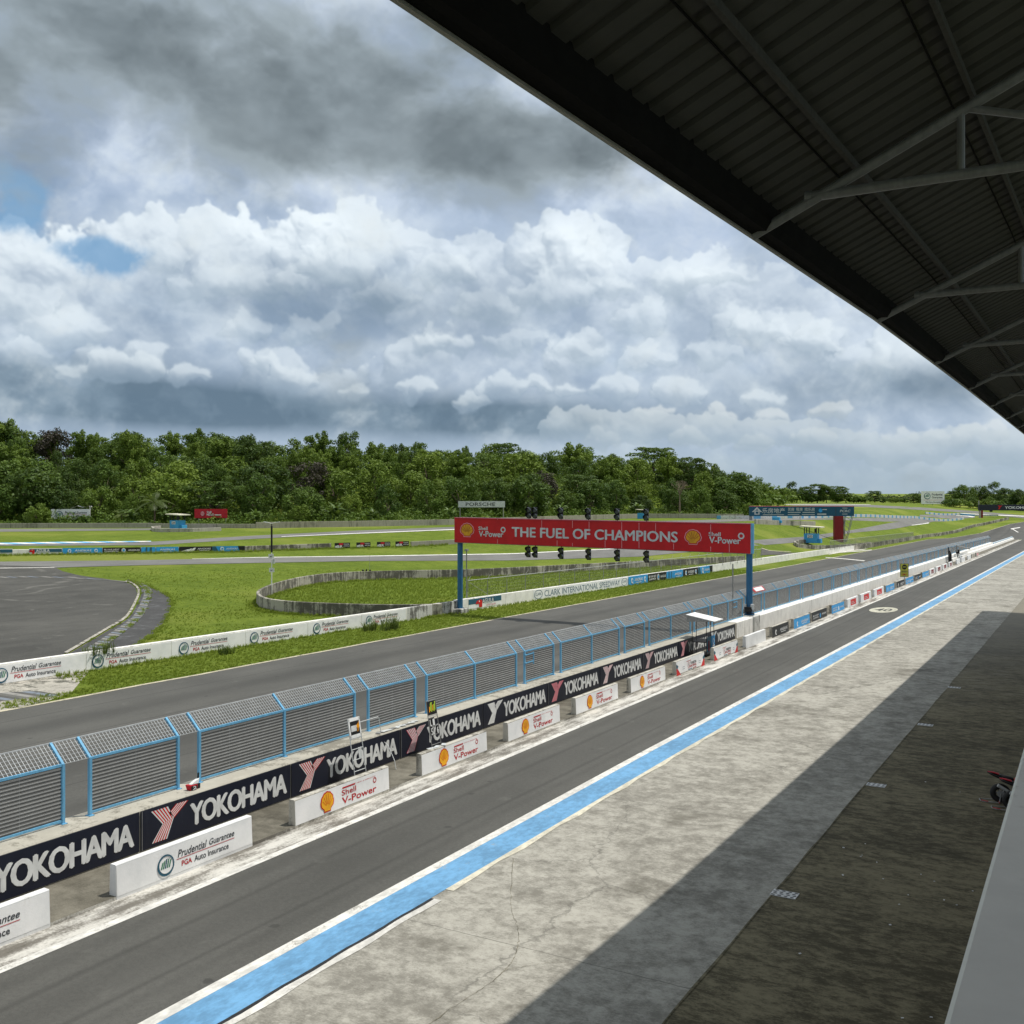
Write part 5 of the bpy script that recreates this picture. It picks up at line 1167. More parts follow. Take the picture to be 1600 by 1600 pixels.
for a, b_, m, dr in ((-32, 19, 'white_vinyl', glass2), (45, 96, 'white_vinyl', glass2), (97, 159, 'sky_blue', ride_blue), (160, 219, 'black', ride_black), (220, 242, 'sky_blue', lambda c, L, h: (c.rect('stripe', 'logo_teal', L * .3, 0, L * .12, h, 2), c.rect('stripe', 'logo_teal', L * .6, 0, L * .14, h, 2))), (243, 278, 'sky_blue', ride_short), (279, 331, 'black', ride_dark2), (331, 382, 'sky_blue', ride_two)):
    px_banner(lerp_px(a), lerp_px(b_), .84, m, aw, dr)
tw = thing('tyre_wall', 'dark tyre wall with four red, white and black boards in the grass', 'tyre wall', tuple(P(580, 855)))
q0, q1 = P(517, 857), P(642, 853.4); b = MB(); n = 90
for i in range(n):
    v = q0.lerp(q1, (i + .5) / n); v.z = terr(v.x, v.y)
    for j in range(4): b.torus((v.x, v.y, v.z + .14 + .24 * j), (0, 0, 1), .22, .12, 10, 5)
b.build('tyre_stack', 'rubber', tw, smooth=True)
def gr(c, L, h):
    c.rect('panel', 'red_paint', L * .28, h * .55, L * .27, h * .4, 1); c.rect('panel', 'off_white', L * .02, h * .1, L * .26, h * .35, 1); c.text('lettering', 'white', 'GR', L * .08, h * .06, L * .44, h * .48, 2, bold=.05)
    c.text('lettering', 'white', 'TOYOTA', L * .58, h * .60, L * .36, h * .22, 2, bold=.03); c.text('lettering', 'white', 'GAZOO Racing', L * .58, h * .25, L * .40, h * .22, 2, bold=.02)
for a, b_ in ((522, 546), (556, 578), (588, 609), (617, 638)):
    f_ = lambda px: (px, 857 + (853.4 - 857) * (px - 517) / 125 + .6); px_banner(f_(a), f_(b_), .9, 'black', tw, gr, z0=.1, name='board')
bw = thing('back_wall', 'long weathered concrete wall at the foot of the wooded hill', 'wall', tuple(P(400, 825.5)))
px_wall('wall_section', back_pts[:3], 1.05, .3, 'back_concrete', bw, 30); px_wall('wall_section', back_pts[2:4], .95, .3, 'back_concrete', bw, 20); px_wall('wall_section', back_pts[3:], 1.35, .3, 'back_concrete', bw, 60)
kw = thing('kerb_wall', 'low blue and white painted wall round the far bend behind the teal board', 'wall', tuple(P(1300, 808.5)))
px_wall('wall_section', [(1120, 811), (1180, 811), (1250, 810.2), (1337, 807.5), (1430, 809.5), (1506, 811.5)], 1.0, .3, 'blue_white_wall', kw, 60)
px_wall('wall_section', [(1446, 802.5), (1500, 804.2), (1560, 806.5)], .9, .3, 'blue_white_wall', kw, 20)
# ================================================================ marshal huts
def hut(base, w, hb, hw, lab, number=None, roof=True, plinth=None):
    """blue body, open lookout on posts, sloping cream roof; faces -y with its lit side to +x"""
    x, y, z = base; o = thing('marshal_hut', lab, 'hut', base, 'blue marshal huts round the circuit'); d = w * .82
    b = MB(); b.box((x, y, z + hb / 2), (w, d, hb)); b.build('body', 'hut_blue', o, bevel=.03)
    b = MB(); b.box((x + w * .62, y + d * .1, z + hb * .22), (w * .24, d * .7, hb * .44)); b.build('step', 'hut_blue', o, bevel=.02)
    if roof:
        b = MB()
        for i, j in ((-1, -1), (1, -1), (1, 1), (-1, 1), (-.2, -1)): b.bar((x + i * w * .46, y + j * d * .44, z + hb), (x + i * w * .46, y + j * d * .44, z + hb + hw), w * .06)
        b.bar((x - w * .46, y - d * .44, z + hb + hw * .95), (x + w * .46, y - d * .44, z + hb + hw * .95), w * .05); b.build('post', 'black', o)
        b = MB(); r = w * .86; t = hw * .16; b.hexa([(x - r * .9, y - d * .8, z + hb + hw), (x + r, y - d * .8, z + hb + hw - t * .8), (x + r, y + d * .75, z + hb + hw - t * .8), (x - r * .9, y + d * .75, z + hb + hw), (x - r * .9, y - d * .8, z + hb + hw + t), (x + r, y - d * .8, z + hb + hw + t * .2), (x + r, y + d * .75, z + hb + hw + t * .2), (x - r * .9, y + d * .75, z + hb + hw + t)]); b.build('roof', 'cream', o)
        b = MB(); b.box((x + w * .36, y - d * .3, z + hb + hw * .45), (w * .14, w * .14, hw * .6)); b.build('equipment_box', 'black', o)
    if number:
        b = MB(); b.box((x - w * .02, y - d / 2 - .03, z + hb * .72), (w * .42, .05, hb * .34)); pl_ = b.build('number_plate', 'white', o)
        c = Canvas((x - w * .19, y - d / 2 - .06, z + hb * .60), (1, 0, 0), (0, 0, 1), lift=.015); c.text('number', 'text_dark', number, 0, 0, w * .34, hb * .24, bold=.03); c.build(pl_)
    return o
v = P(277.5, 828.6); mpx = depth(v) / F
pl = thing('hut_plinth', 'low curved grey concrete kerb round the left blue hut', 'plinth', tuple(v))
px_wall('plinth_wall', [(345, 829.5), (300, 831), (255, 831.5), (240, 830.5), (237, 828), (250, 826.5)], .72, .35, 'wall_concrete', pl, 30)
hut((v.x, v.y, v.z + .35), 18.5 * mpx, 13 * mpx, 9 * mpx, 'small blue marshal hut with cream roof at the left, by the red billboard', '20')
v = P(1268, 851.5); mpx = depth(v) / F
pl = thing('hut_plinth', 'dark stone ring round the foot of the right blue hut', 'plinth', tuple(v))
px_wall('plinth_wall', [(1360, 852), (1330, 855.5), (1300, 857.5), (1268, 858), (1247, 855.5), (1241, 852.5), (1246, 849.5), (1262, 848.5)], .95, .5, 'old_concrete', pl, 40)
hut((v.x, v.y, v.z + .55), 20 * mpx, 14.5 * mpx, 10.5 * mpx, 'blue marshal hut with cream roof and number plate behind the white wall', '20')
v = P(1213, 818.6); mpx = depth(v) / F
pl = thing('hut_plinth', 'long low concrete plinth below the teal board', 'plinth', tuple(v))
px_wall('plinth_wall', [(1180, 818.5), (1200, 819.5), (1235, 820.5), (1273, 820.8)], 1.2, .5, 'wall_concrete', pl, 12)
hut((v.x, v.y, v.z + .3), 11 * mpx, 9 * mpx, 3, 'small blue hut without a roof below the teal board', None, False)
v = P(1001, 810.5); mpx = depth(v) / F
hut((v.x, v.y, v.z), 8.5 * mpx, 9 * mpx, 5 * mpx, 'far small blue hut just above the red gantry board', None, True)
# ================================================================ poles in the infield
v = P(424.5, 931.5); d = depth(v); m = d / F
o = thing('light_pole', 'tall lamp pole in the grassy loop, black above, white below, with two signs', 'lamp pole', tuple(v))
zpx = lambda py: CAM_H + (HZ - py) / F * d
b = MB(); b.bar((v.x, v.y, v.z), (v.x, v.y, zpx(862)), .11, n=10); b.build('lower_post', 'white', o)
b = MB(); b.bar((v.x, v.y, zpx(863)), (v.x, v.y, zpx(822)), .20, n=12); b.bar((v.x, v.y, zpx(822)), (v.x, v.y, zpx(818)), .09, n=8); b.build('upper_post', 'black', o)
R_, N_ = Vector((ca, sa, 0)), Vector((sa, -ca, 0))
for s_ in (-1, 1):
    b = MB(); a = Vector((v.x, v.y, zpx(818))); e = a + R_ * s_ * .42 + Vector((0, 0, .12)); b.bar(a, e, .05, n=6); b.box(e + R_ * s_ * .20 + Vector((0, 0, .03)), (.46, .22, .07), R=(R_ + Vector((0, 0, .15 * s_))).normalized()); b.build('lamp_head', 'white', o)
for py, off in ((869, -.05), (890.5, .02)):
    b = MB(); b.box(Vector((v.x, v.y, zpx(py))) + N_ * .08 + R_ * off, (.56, .03, .46), R=R_); sg = b.build('sign_panel', 'white', o)
    c = Canvas(Vector((v.x, v.y, zpx(py))) + N_ * .1 + R_ * (off - .2) - Vector((0, 0, .15)), R_, (0, 0, 1), lift=.01); c.poly('symbol', 'text_dark', [(.05, .12), (.14, .2), (.2, .12), (.34, .22), (.24, .06), (.14, .08)]); c.build(sg)
b = MB(); b.box(Vector((v.x, v.y, zpx(877))) + R_ * .22, (.22, .2, .5), R=R_); b.build('junction_box', 'off_white', o)
v = P(573, 904.5); d = depth(v); zpx2 = lambda py: CAM_H + (HZ - py) / F * d
o = thing('speaker_pole', 'short pole with black horn speakers and a thin aerial inside the loop', 'speaker pole', tuple(v))
b = MB(); b.bar((v.x, v.y, v.z), (v.x, v.y, zpx2(889)), .12, n=8); b.build('post', 'black', o)
for s_ in (-1, 0, 1):
    b = MB(); a = Vector((v.x, v.y, zpx2(891))) + R_ * .34 * s_; n = 14; dr = (N_ + R_ * .5 * s_).normalized(); b.bar(a, a + dr * .35, .14, n=n, r2=.24); b.build('horn_speaker', 'black_gloss', o)
b = MB(); p = Vector((v.x, v.y, 0)) + R_ * .36; b.bar((p.x, p.y, zpx2(891)), (p.x, p.y, zpx2(868)), .035, n=5); b.build('aerial', 'grey_steel', o)
# ================================================================ billboards and bridges
def board(name, label, cat, d, px0, px1, py0, py1, m, py_g, draw, posts=(.15, .85), th=.18, post_m='grey_steel', frame=None, pw=.22):
    a, b_ = at(px0, py1, d), at(px1, py1, d); R = (b_ - a); R.z = 0; L = R.length; R = R / L; h = (py1 - py0) / F * d; zg = CAM_H + (HZ - py_g) / F * d
    c0 = (a + b_) / 2; o = thing(name, label, cat, (c0.x, c0.y, min(zg, a.z))); N = R.cross(Vector((0, 0, 1)))
    for t in posts:
        q = a + R * L * t - N * (th * .5 + pw * .55); b = MB(); b.bar((q.x, q.y, ground(q.x, q.y) - .3), (q.x, q.y, a.z + h * .9), pw, n=8); b.build('post', post_m, o)
    b = MB(); b.box(c0 + Vector((0, 0, h / 2)), (L, th, h), R=R); pn = b.build('panel', m, o)
    c = Canvas(a + N * th / 2, R, (0, 0, 1), lift=.03); draw(c, L, h); c.build(pn); return o, a, R, N, L, h, pn
dB = depth(P(110, 823)) + 4.0
board('billboard', 'white billboard with round green emblem, half hidden by leaves at the far left', 'billboard', dB, 80, 141, 795.5, 811.5, 'white_vinyl', 816, lambda c, L, h: c.insurer(L * .12, h * .12, L * .80, h * .72))
tv = at(122, 797, dB + 1.2); b = MB(); Rt, Nt = Vector((ca, sa, 0)), Vector((sa, -ca, 0)); pr = [(-2.6, -.5), (-1.2, .55), (.2, 1.05), (1.5, .6), (2.9, 1.0), (3.2, .1)]
b.loft([[tv + Rt * a_ + Vector((0, 0, h_)) + Nt * n_ for a_, h_ in pr] for n_ in (-.9, .1, .9)], close=False, caps=False)
tag(b.build('tarpaulin', 'white', origin=tv), 'crumpled white tarpaulin sagging above the white billboard at the far left', 'tarpaulin')
dR = depth(P(330, 825)) + 8
def redb(c, L, h):
    c.scallop(L * .19, h * .22, L * .12, h * .55, rim='dark_red', fill='faded_pink', ray='logo_red'); c.text('lettering', 'white', 'Shell', L * .38, h * .56, L * .14, h * .22, bold=.03); c.text('lettering', 'white', 'HELIX', L * .38, h * .26, L * .22, h * .26, bold=.04); c.rect('lettering', 'white', L * .62, h * .30, L * .20, h * .10)
board('billboard', 'red billboard with white lettering on posts below the trees', 'billboard', dR, 304, 355, 795.2, 809.5, 'red_paint', 817, redb, (.12, .5, .68, .95))
dP = depth(P(752, 818)) - 2
board('signboard', 'narrow white signboard with dark capitals on two posts above the red gantry', 'sign', dP, 716, 789, 783, 792.6, 'off_white', 818, lambda c, L, h: c.text('lettering', 'text_dark', 'PORSCHE', L * .16, h * .22, L * .63, h * .56, bold=.012, space=1.05), (.035, .965), th=.3)
vG = P(1457, 788); 
board('billboard', 'white roadside billboard with round dark emblem beside the distant track', 'billboard', depth(vG) * .92, 1439.5, 1475.5, 767.5, 787.5, 'white_vinyl', 789, lambda c, L, h: (c.striped_round(L * .25, h * .62, h * .25), c.text('lettering', 'text_dark', 'Prudential', L * .45, h * .66, L * .46, h * .17, bold=.015), c.text('lettering', 'text_dark', 'Guarantee', L * .45, h * .44, L * .46, h * .16, bold=.015), c.rect('lettering', 'text_red', L * .08, h * .30, L * .8, h * .02), c.text('lettering', 'text_dark', 'PGA Auto Insurance', L * .18, h * .10, L * .62, h * .11, bold=.015)), (.1, .5, .9), th=.5, post_m='black')
v = P(1310, 845.5); dC = depth(v)
def bridge_marks(c, L, h):
    t = 'off_white'; e = lambda px: (px - 1171) / (1333.5 - 1171) * L
    c.poly('emblem', t, [(e(1174), h * .42), (e(1182), h * .95), (e(1190), h * .42), (e(1187), h * .42), (e(1182), h * .72), (e(1177), h * .42)], 1); c.rect('emblem', t, e(1178), h * .15, e(1186) - e(1178), h * .42, 1); c.rect('emblem', 'teal_board', e(1180), h * .25, e(1184) - e(1180), h * .22, 2)
    c.text('lettering', t, '乐房地产', e(1190), h * .28, e(1225.5) - e(1190), h * .56, bold=.01); c.rect('lettering', t, e(1191), h * .11, e(1224) - e(1191), h * .06)
    c.text('lettering', t, '买房', e(1230), h * .52, e(1240) - e(1230), h * .36, bold=.01); c.text('lettering', t, '租房', e(1243), h * .52, e(1253) - e(1243), h * .36, bold=.01); c.text('lettering', t, '找乐房', e(1256), h * .52, e(1272) - e(1256), h * .36, bold=.01)
    c.rect('lettering', t, e(1230), h * .35, e(1250) - e(1230), h * .07); c.rect('lettering', t, e(1253), h * .35, e(1272) - e(1253), h * .07); c.rect('lettering', t, e(1230), h * .13, e(1248) - e(1230), h * .06); c.rect('lettering', t, e(1252), h * .13, e(1272) - e(1252), h * .06)
    c.parts['lettering'].flat = True
    c.circle('emblem', 'sky_blue', e(1281), h * .58, h * .2, 1); c.rect('lettering', t, e(1284), h * .64, e(1291) - e(1284), h * .08); c.rect('lettering', t, e(1276), h * .14, e(1290) - e(1276), h * .12)
    c.rect('seam', 'text_dark', e(1304.5), h * .05, L * .004, h * .9); c.text('lettering', t, 'PCRC', e(1311), h * .40, e(1328) - e(1311), h * .26, bold=.04, shear=.2); c.rect('lettering', t, e(1315), h * .8, e(1323) - e(1315), h * .06); c.rect('lettering', t, e(1315), h * .18, e(1323) - e(1315), h * .06)
def bridge_marks2(c, L, h):
    bridge_marks(c, L, h)
o, a, R, N, L, h, pn = board('track_bridge', 'teal advertising bridge with white signs over the infield road, on a red pillar', 'bridge', dC, 1171, 1333.5, 791.3, 806.3, 'teal_board', 846, bridge_marks2, (), th=1.2)
m_ = dC / F
b = MB(); q0, q1 = a + R * L * (1303 - 1171) / 162.5, a + R * L * (1316.5 - 1171) / 162.5; zg = v.z - .2
cpt = (q0 + q1) / 2; b.box((cpt.x, cpt.y, (zg + a.z) / 2), ((q1 - q0).length, 1.6, a.z - zg), R=R); b.build('red_pillar', 'dark_red', o, bevel=.05)
b = MB()
for s_ in (0, 1):
    off = -N * (1.0 * s_ - .5)
    for t0, t1 in ((1320, 1317.5), (1332, 1322), (1318, 1320)):
        p0, p1 = a + R * L * (t0 - 1171) / 162.5 + off, a + R * L * (t1 - 1171) / 162.5 + off; b.bar((p0.x, p0.y, a.z), (p1.x, p1.y, zg), .16)
for i in range(6):
    t = i / 6; w0 = 1320 - 2.5 * t; w1 = 1332 - 10 * t; z0 = a.z + (zg - a.z) * t; z1 = a.z + (zg - a.z) * (t + 1 / 6); p0, p1 = a + R * L * (w0 - 1171) / 162.5, a + R * L * (w1 - 1.6 - 1171) / 162.5; b.bar((p0.x, p0.y, z0), (p1.x, p1.y, z1), .10)
b.build('lattice_leg', 'grey_steel', o)
b = MB(); p0 = a + R * L * .012; b.bar((p0.x, p0.y, ground(p0.x, p0.y) - .2), (p0.x, p0.y, a.z), .7); b.build('left_post', 'grey_steel', o)
b = MB(); b.box(a + R * L / 2 + Vector((0, 0, h + .05)), (L, 1.3, .12), R=R); b.build('cap_rail', 'logo_pink', o)
b = MB(); p0 = a + R * L * (1249 - 1171) / 162.5 + N * .75; b.bar((p0.x, p0.y, a.z + .4), (p0.x, p0.y, a.z - 3.6), .12, n=6); b.build('hanging_pole', 'grey_steel', o)
vY = P(1531.5, 809); dY = depth(vY)
o, a, R, N, L, h, pn = board('track_bridge', 'black advertising bridge with white lettering over the far end of the straight', 'bridge', dY, 1529, 1640, 788.6, 797.6, 'navy_panel', 809, lambda c, L, h: (c.striped_y(L * (1558 - 1529) / 111, h * .22, L * .065, h * .64, ('logo_red', 'logo_red')), c.text('lettering', 'white', 'YOKOHAMA', L * (1569 - 1529) / 111, h * .28, L * .42, h * .46, bold=.035)), (), th=1.4)
for t in (.02, .97):
    b = MB(); p0 = a + R * L * t; b.bar((p0.x, p0.y, vY.z - .5), (p0.x, p0.y, a.z), 1.1); b.build('grey_pillar', 'wall_concrete', o)
    b = MB(); p0 = a + R * L * (t + .022) + N * .1; b.bar((p0.x, p0.y, vY.z - .5), (p0.x, p0.y, a.z), 1.3); b.build('red_pillar', 'dark_red', o)
b = MB(); p0 = a + R * L * .003; b.bar((p0.x, p0.y, a.z + h), (p0.x, p0.y, a.z + h + 2.2), .6); b.build('mast', 'grey_steel', o)
for t in (.165, .185): b = MB(); b.box(a + R * L * t - Vector((0, 0, .35)), (.7, .5, .8), R=R); b.build('hanging_light', 'black', o)
# ================================================================ drain grates, scraps of litter
for i, (px, py) in enumerate(((1226, 1399), (1369, 1228), (1446, 1133.5), (1491, 1075))):
    v = P(px, py); o = thing('drain_grate', 'pale metal drain grate in the dark slab, ' + ['nearest the camera', 'second nearest the camera', 'third nearest, beside the scuffed patch', 'farthest of the four'][i], 'drain grate', (v.x, v.y, zs(v.y) + .022), 'drain grates along the slab joint')
    b = MB(); w, l = .66, .46; z = lambda yy: zs(yy) + .024
    b.hexa([(v.x + sx * w / 2, v.y + sy * l / 2, z(v.y + sy * l / 2) + h_) for h_ in (0, .016) for sx, sy in ((-1, -1), (1, -1), (1, 1), (-1, 1))]); b.build('plate', 'galvanised', o)
    b = MB()
    for r_ in range(4):
        for c_ in range(4):
            x_, y_ = v.x - w / 2 + w * (c_ + .5 + .2 * (r_ % 2 - .5)) / 4, v.y - l / 2 + l * (r_ + .5) / 4; b.add([(x_ + .055 * math.cos(t), y_ + .034 * math.sin(t), z(y_) + .019) for t in np.linspace(0, 6.283, 11)[:-1]], [tuple(range(10))])
    b.flat = True; b.build('slot', 'black', o)
SC = [(1317, 1369), (1419, 1400), (1495, 1416), (1520, 1394), (1405, 1415), (1345, 1340), (1347, 1338), (1370, 1349), (1391, 1447), (1475, 1408), (1500, 1239), (1446, 1223), (1318, 1326), (1410, 1593), (1455, 1592), (1250, 1492), (1380, 1375), (1439, 1368), (1460, 1379), (1352, 1320)]
for i, (px, py) in enumerate(SC):
    v = P(px, py); b = MB(); s_ = RNG.uniform(.03, .06) * (2.2 if i == 0 else 1); a_ = RNG.uniform(0, 3); b.box((v.x, v.y, zs(v.y) + .034), (s_, s_ * RNG.uniform(.4, 1), .012), R=Vector((math.cos(a_), math.sin(a_), 0)))
    ob = b.build('litter_scrap', 'paper', origin=(v.x, v.y, zs(v.y) + .024)); tag(ob, 'larger pale scrap of paper on the dark slab' if i == 0 else 'tiny pale scrap of litter on the dark slab', 'litter', None if i == 0 else 'scraps of litter on the dark slab')
# ================================================================ racing motorcycles half hidden by the parapet
def motorcycle(x, y, ang, lab):
    z0 = zs(y) + .022; o = thing('motorcycle', lab, 'motorcycle', (x, y, z0), 'motorcycles parked at the pit boxes')
    X_, Y_ = Vector((math.cos(ang), math.sin(ang), 0)), Vector((-math.sin(ang), math.cos(ang), 0)); q = lambda a, b_, c: Vector((x, y, z0)) + X_ * a + Y_ * b_ + Vector((0, 0, c))
    for n_, cx, wd in (('rear_wheel', 0, .105), ('front_wheel', 1.42, .07)):
        b = MB(); b.torus(q(cx, 0, .345), Y_, .235, wd * .92, 30, 10); w = b.build(n_, 'rubber', o, smooth=True)
        b = MB(); b.torus(q(cx, 0, .345), Y_, .185, .022, 24, 6)
        for i in range(6): t = i * math.pi / 3; b.bar(q(cx, 0, .345), q(cx + .19 * math.cos(t), 0, .345 + .19 * math.sin(t)), .028)
        b.bar(q(cx, -.09, .345), q(cx, .09, .345), .06, n=10); b.build('rim', 'black_gloss', w)
        b = MB(); b.disc(q(cx, -.10, .345), X_, (0, 0, 1), .12, 18, .006); b.build('brake_disc', 'grey_steel', w)
    b = MB()
    for s_ in (-1, 1): b.bar(q(0, .12 * s_, .345), q(.52, .09 * s_, .40), .06)
    b.build('swingarm', 'grey_steel', o)
    def ring(a, hw, zl, zh, n=10): return [q(a, hw * math.cos(t) , (zl + zh) / 2 + (zh - zl) / 2 * math.sin(t)) for t in [2 * math.pi * i / n for i in range(n)]]
    b = MB(); b.loft([ring(.42, .12, .30, .68), ring(.60, .20, .20, .80), ring(.85, .23, .16, .84), ring(1.10, .20, .22, .88), ring(1.25, .13, .45, .95)]); b.build('fairing', 'black_gloss', o, smooth=True)
    b = MB(); b.loft([ring(.42, .12, .76, .88), ring(.62, .19, .72, 1.00), ring(.90, .17, .74, 1.02), ring(1.05, .08, .80, .96)]); b.build('fuel_tank', 'red_paint', o, smooth=True)
    b = MB(); b.loft([ring(-.42, .03, 1.02, 1.06), ring(-.30, .09, .94, 1.06), ring(-.05, .13, .84, 1.00), ring(.25, .14, .74, .92), ring(.42, .13, .70, .86)]); b.build('tail_fairing', 'black_gloss', o, smooth=True)
    b = MB(); b.loft([ring(-.40, .05, 1.045, 1.075, 6), ring(-.22, .09, 1.02, 1.062, 6), ring(-.04, .10, .975, 1.018, 6)]); b.build('tail_stripe', 'red_paint', o)
    b = MB(); b.loft([ring(.02, .12, .93, .99), ring(.20, .15, .87, .95), ring(.40, .14, .83, .91)]); b.build('seat', 'rubber', o, smooth=True)
    b = MB(); b.bar(q(-.05, -.16, .62), q(.45, -.18, .34), .11, n=12); b.bar(q(-.10, -.16, .645), q(-.04, -.16, .615), .12, n=12); b.build('exhaust', 'galvanised', o)
    b = MB()
    for s_ in (-1, 1): b.bar(q(1.42, .10 * s_, .345), q(1.20, .10 * s_, .98), .05, n=8)
    b.bar(q(1.18, -.32, .95), q(1.22, .32, .95), .032, n=8); b.build('front_fork', 'grey_steel', o)
    b = MB(); b.loft([ring(1.10, .16, .80, 1.02), ring(1.28, .15, .74, 1.06), ring(1.46, .06, .78, .94)]); b.build('nose', 'red_paint', o, smooth=True)
    st = thing('paddock_stand', 'tubular paddock stand with red ends under the rear wheel of the ' + ('far' if 'far' in lab else 'near') + ' motorcycle', 'stand', (x, y, z0), 'paddock stands')
    b = MB()
    for s_ in (-1, 1): b.path([q(0, .16 * s_, .34), q(-.05, .20 * s_, .06), q(-.52, .17 * s_, .05)], .035, 6)
    b.path([Vector(v_) for v_ in smooth_pts([q(-.52, -.17, .05), q(-.62, -.12, .06), q(-.66, 0, .07), q(-.62, .12, .06), q(-.52, .17, .05)], 9)], .035, 6); b.build('frame', 'grey_steel', st)
    b = MB(); b.bar(q(-.40, -.195, .075), q(-.62, -.135, .085), .03, n=6); b.bar(q(-.05, -.22, .06), q(-.05, .22, .06), .04, n=8); b.build('red_end', 'red_paint', st)
motorcycle(-2.45, 39.05, .18, 'black and red racing motorcycle on a stand, far one of two at the parapet')
motorcycle(-2.02, 38.25, .16, 'black racing motorcycle almost hidden by the parapet, near one of two')
# ================================================================ grandstand: roof overhead, parapet, deck and pit boxes below
gs = thing('grandstand', 'dark steel grandstand with ribbed roof on pipe trusses and pale parapet, over the pit boxes', 'grandstand', (0, 20, zs(20)))
_ey = [-20, 8.2, 10.5, 19, 29.7, 40, 53.4, 70, 94.3, 125]; _ex = [-6.75, -5.84, -5.76, -5.42, -5.02, -4.83, -4.62, -4.42, -4.15, -3.85]
def xe(y): return float(np.interp(y, _ey, _ex))
ZE, SL, XB, YR0, YR1 = 14.80, .47, 13.0, -18, 120
def zr(x, y): return ZE + SL * (x - xe(y))          # line of the top chords
prof = []; y = YR0; pitch = .56
while y < YR1: prof += [(y, 0), (y + .36, 0), (y + .40, .075), (y + .52, .075)]; y += pitch
b = MB(); b.flat = True; nn = len(prof); off = .33
b.v = [(xe(y) + .36, y, zr(xe(y) + .36, y) + off + h_) for y, h_ in prof] + [(XB, y, zr(XB, y) + off + h_) for y, h_ in prof]; b.f = [(i, i + 1, nn + i + 1, nn + i) for i in range(nn - 1)]
b.use('roof_sheet'); b.mi = [0] * len(b.f); b.build('roof_sheet', None, gs)
ye_ = np.unique(np.concatenate([np.arange(YR0, YR1, 4.0), _ey[1:-1], [YR1]]))
def edge_loft(prf, m, name): MB().loft([[(xe(y) + a, y, ZE + c_) for a, c_ in prf] for y in ye_]).build(name, m, gs)
edge_loft([(-.06, .0), (.035, -.02), (.035, .03), (-.02, .06), (-.02, .62), (-.06, .62)], 'fascia', 'fascia')
edge_loft([(.037, .02), (.14, .06), (.30, .06), (.40, .20), (.40, .61), (.36, .61), (.34, .22), (.16, .22), (.037, .26)], 'roof_gutter', 'gutter')
for i in range(9):
    dx = 1.82 + 1.95 * i; rr = []
    for y in ye_: x = xe(y) + dx; z = zr(x, y); rr.append([(x - .035, y, z + .19), (x + .035, y, z + .21), (x + .035, y, z + .345), (x - .035, y, z + .33)])
    MB().loft(rr).build('purlin', 'roof_steel', gs)
    rr = []
    for y in ye_: x = xe(y) + dx - .33; z = zr(x, y); rr.append([(x - .012, y, z + .30), (x + .012, y, z + .30), (x + .012, y, z + .325), (x - .012, y, z + .325)])
    MB().loft(rr).build('sheet_lap', 'roof_gutter', gs)
for y in (-3.2, 7.9, 19, 30, 41, 52, 63, 74, 85, 96, 107):
    x0 = xe(y); tc = lambda x: Vector((x, y, zr(x, y))); zb_ = zr(x0 + 1.25, y); bc = lambda x: Vector((x, y, zb_ + .01 * (x - x0)))
    b = MB(); b.bar(tc(x0 + .02), tc(XB), .185, n=14); b.bar(bc(x0 + 1.05), bc(9.5), .185, n=14)
    b.bar(bc(x0 + 3.62), tc(x0 + 3.62), .13, n=10); b.bar(tc(x0 + 3.7), bc(x0 + 7.2), .13, n=10); b.bar(bc(x0 + 7.2), tc(x0 + 7.2), .13, n=10); b.bar(tc(x0 + 7.2), bc(x0 + 11), .13, n=10)
    b.bar(bc(x0 + 1.0), bc(x0 + 1.12), .215, n=14); b.bar(tc(x0 + 5.0), tc(x0 + 5.04), .2, n=14); b.build('truss', 'roof_pipe', gs, smooth=False)
    b = MB(); b.bar((9.4, y, zs(y)), (9.4, y, zr(9.4, y)), .4, n=14); b.build('column', 'roof_steel', gs)
pxe = lambda y: -.254 + .012 * y
ry = [-14, 0, 6, 20, 45, 70, 100]
def bloft(prf, m, name, bev=0): MB().loft([[(pxe(y) + a, y, z) for a, z in prf] for y in ry]).build(name, m, gs)
bloft([(0, 8.0), (0, 8.985), (.012, 9.0), (.40, 9.0), (.42, 8.98), (.42, 8.0)], 'parapet_grey', 'parapet')
bloft([(.03, 7.3), (.03, 8.0), (12.5, 8.0), (12.5, 7.3)], 'plaster', 'deck')
bloft([(2.4, -4), (2.4, 7.3), (2.8, 7.3), (2.8, -4)], 'plaster', 'pit_box_wall')
bloft([(12.4, -4), (12.4, 12), (12.7, 12), (12.7, -4)], 'plaster', 'rear_wall')
for y in np.arange(-8, 98, 7.0):
    b = MB(); b.box((pxe(y) + 1.0, y, 2.6), (.5, .5, 10.2)); b.build('pillar', 'plaster', gs)
    b = MB(); b.box((pxe(y) + 2.37, y + 3.5, zs(y) + 2.0), (.06, 5.2, 3.9)); b.build('roller_door', 'grey_steel', gs)
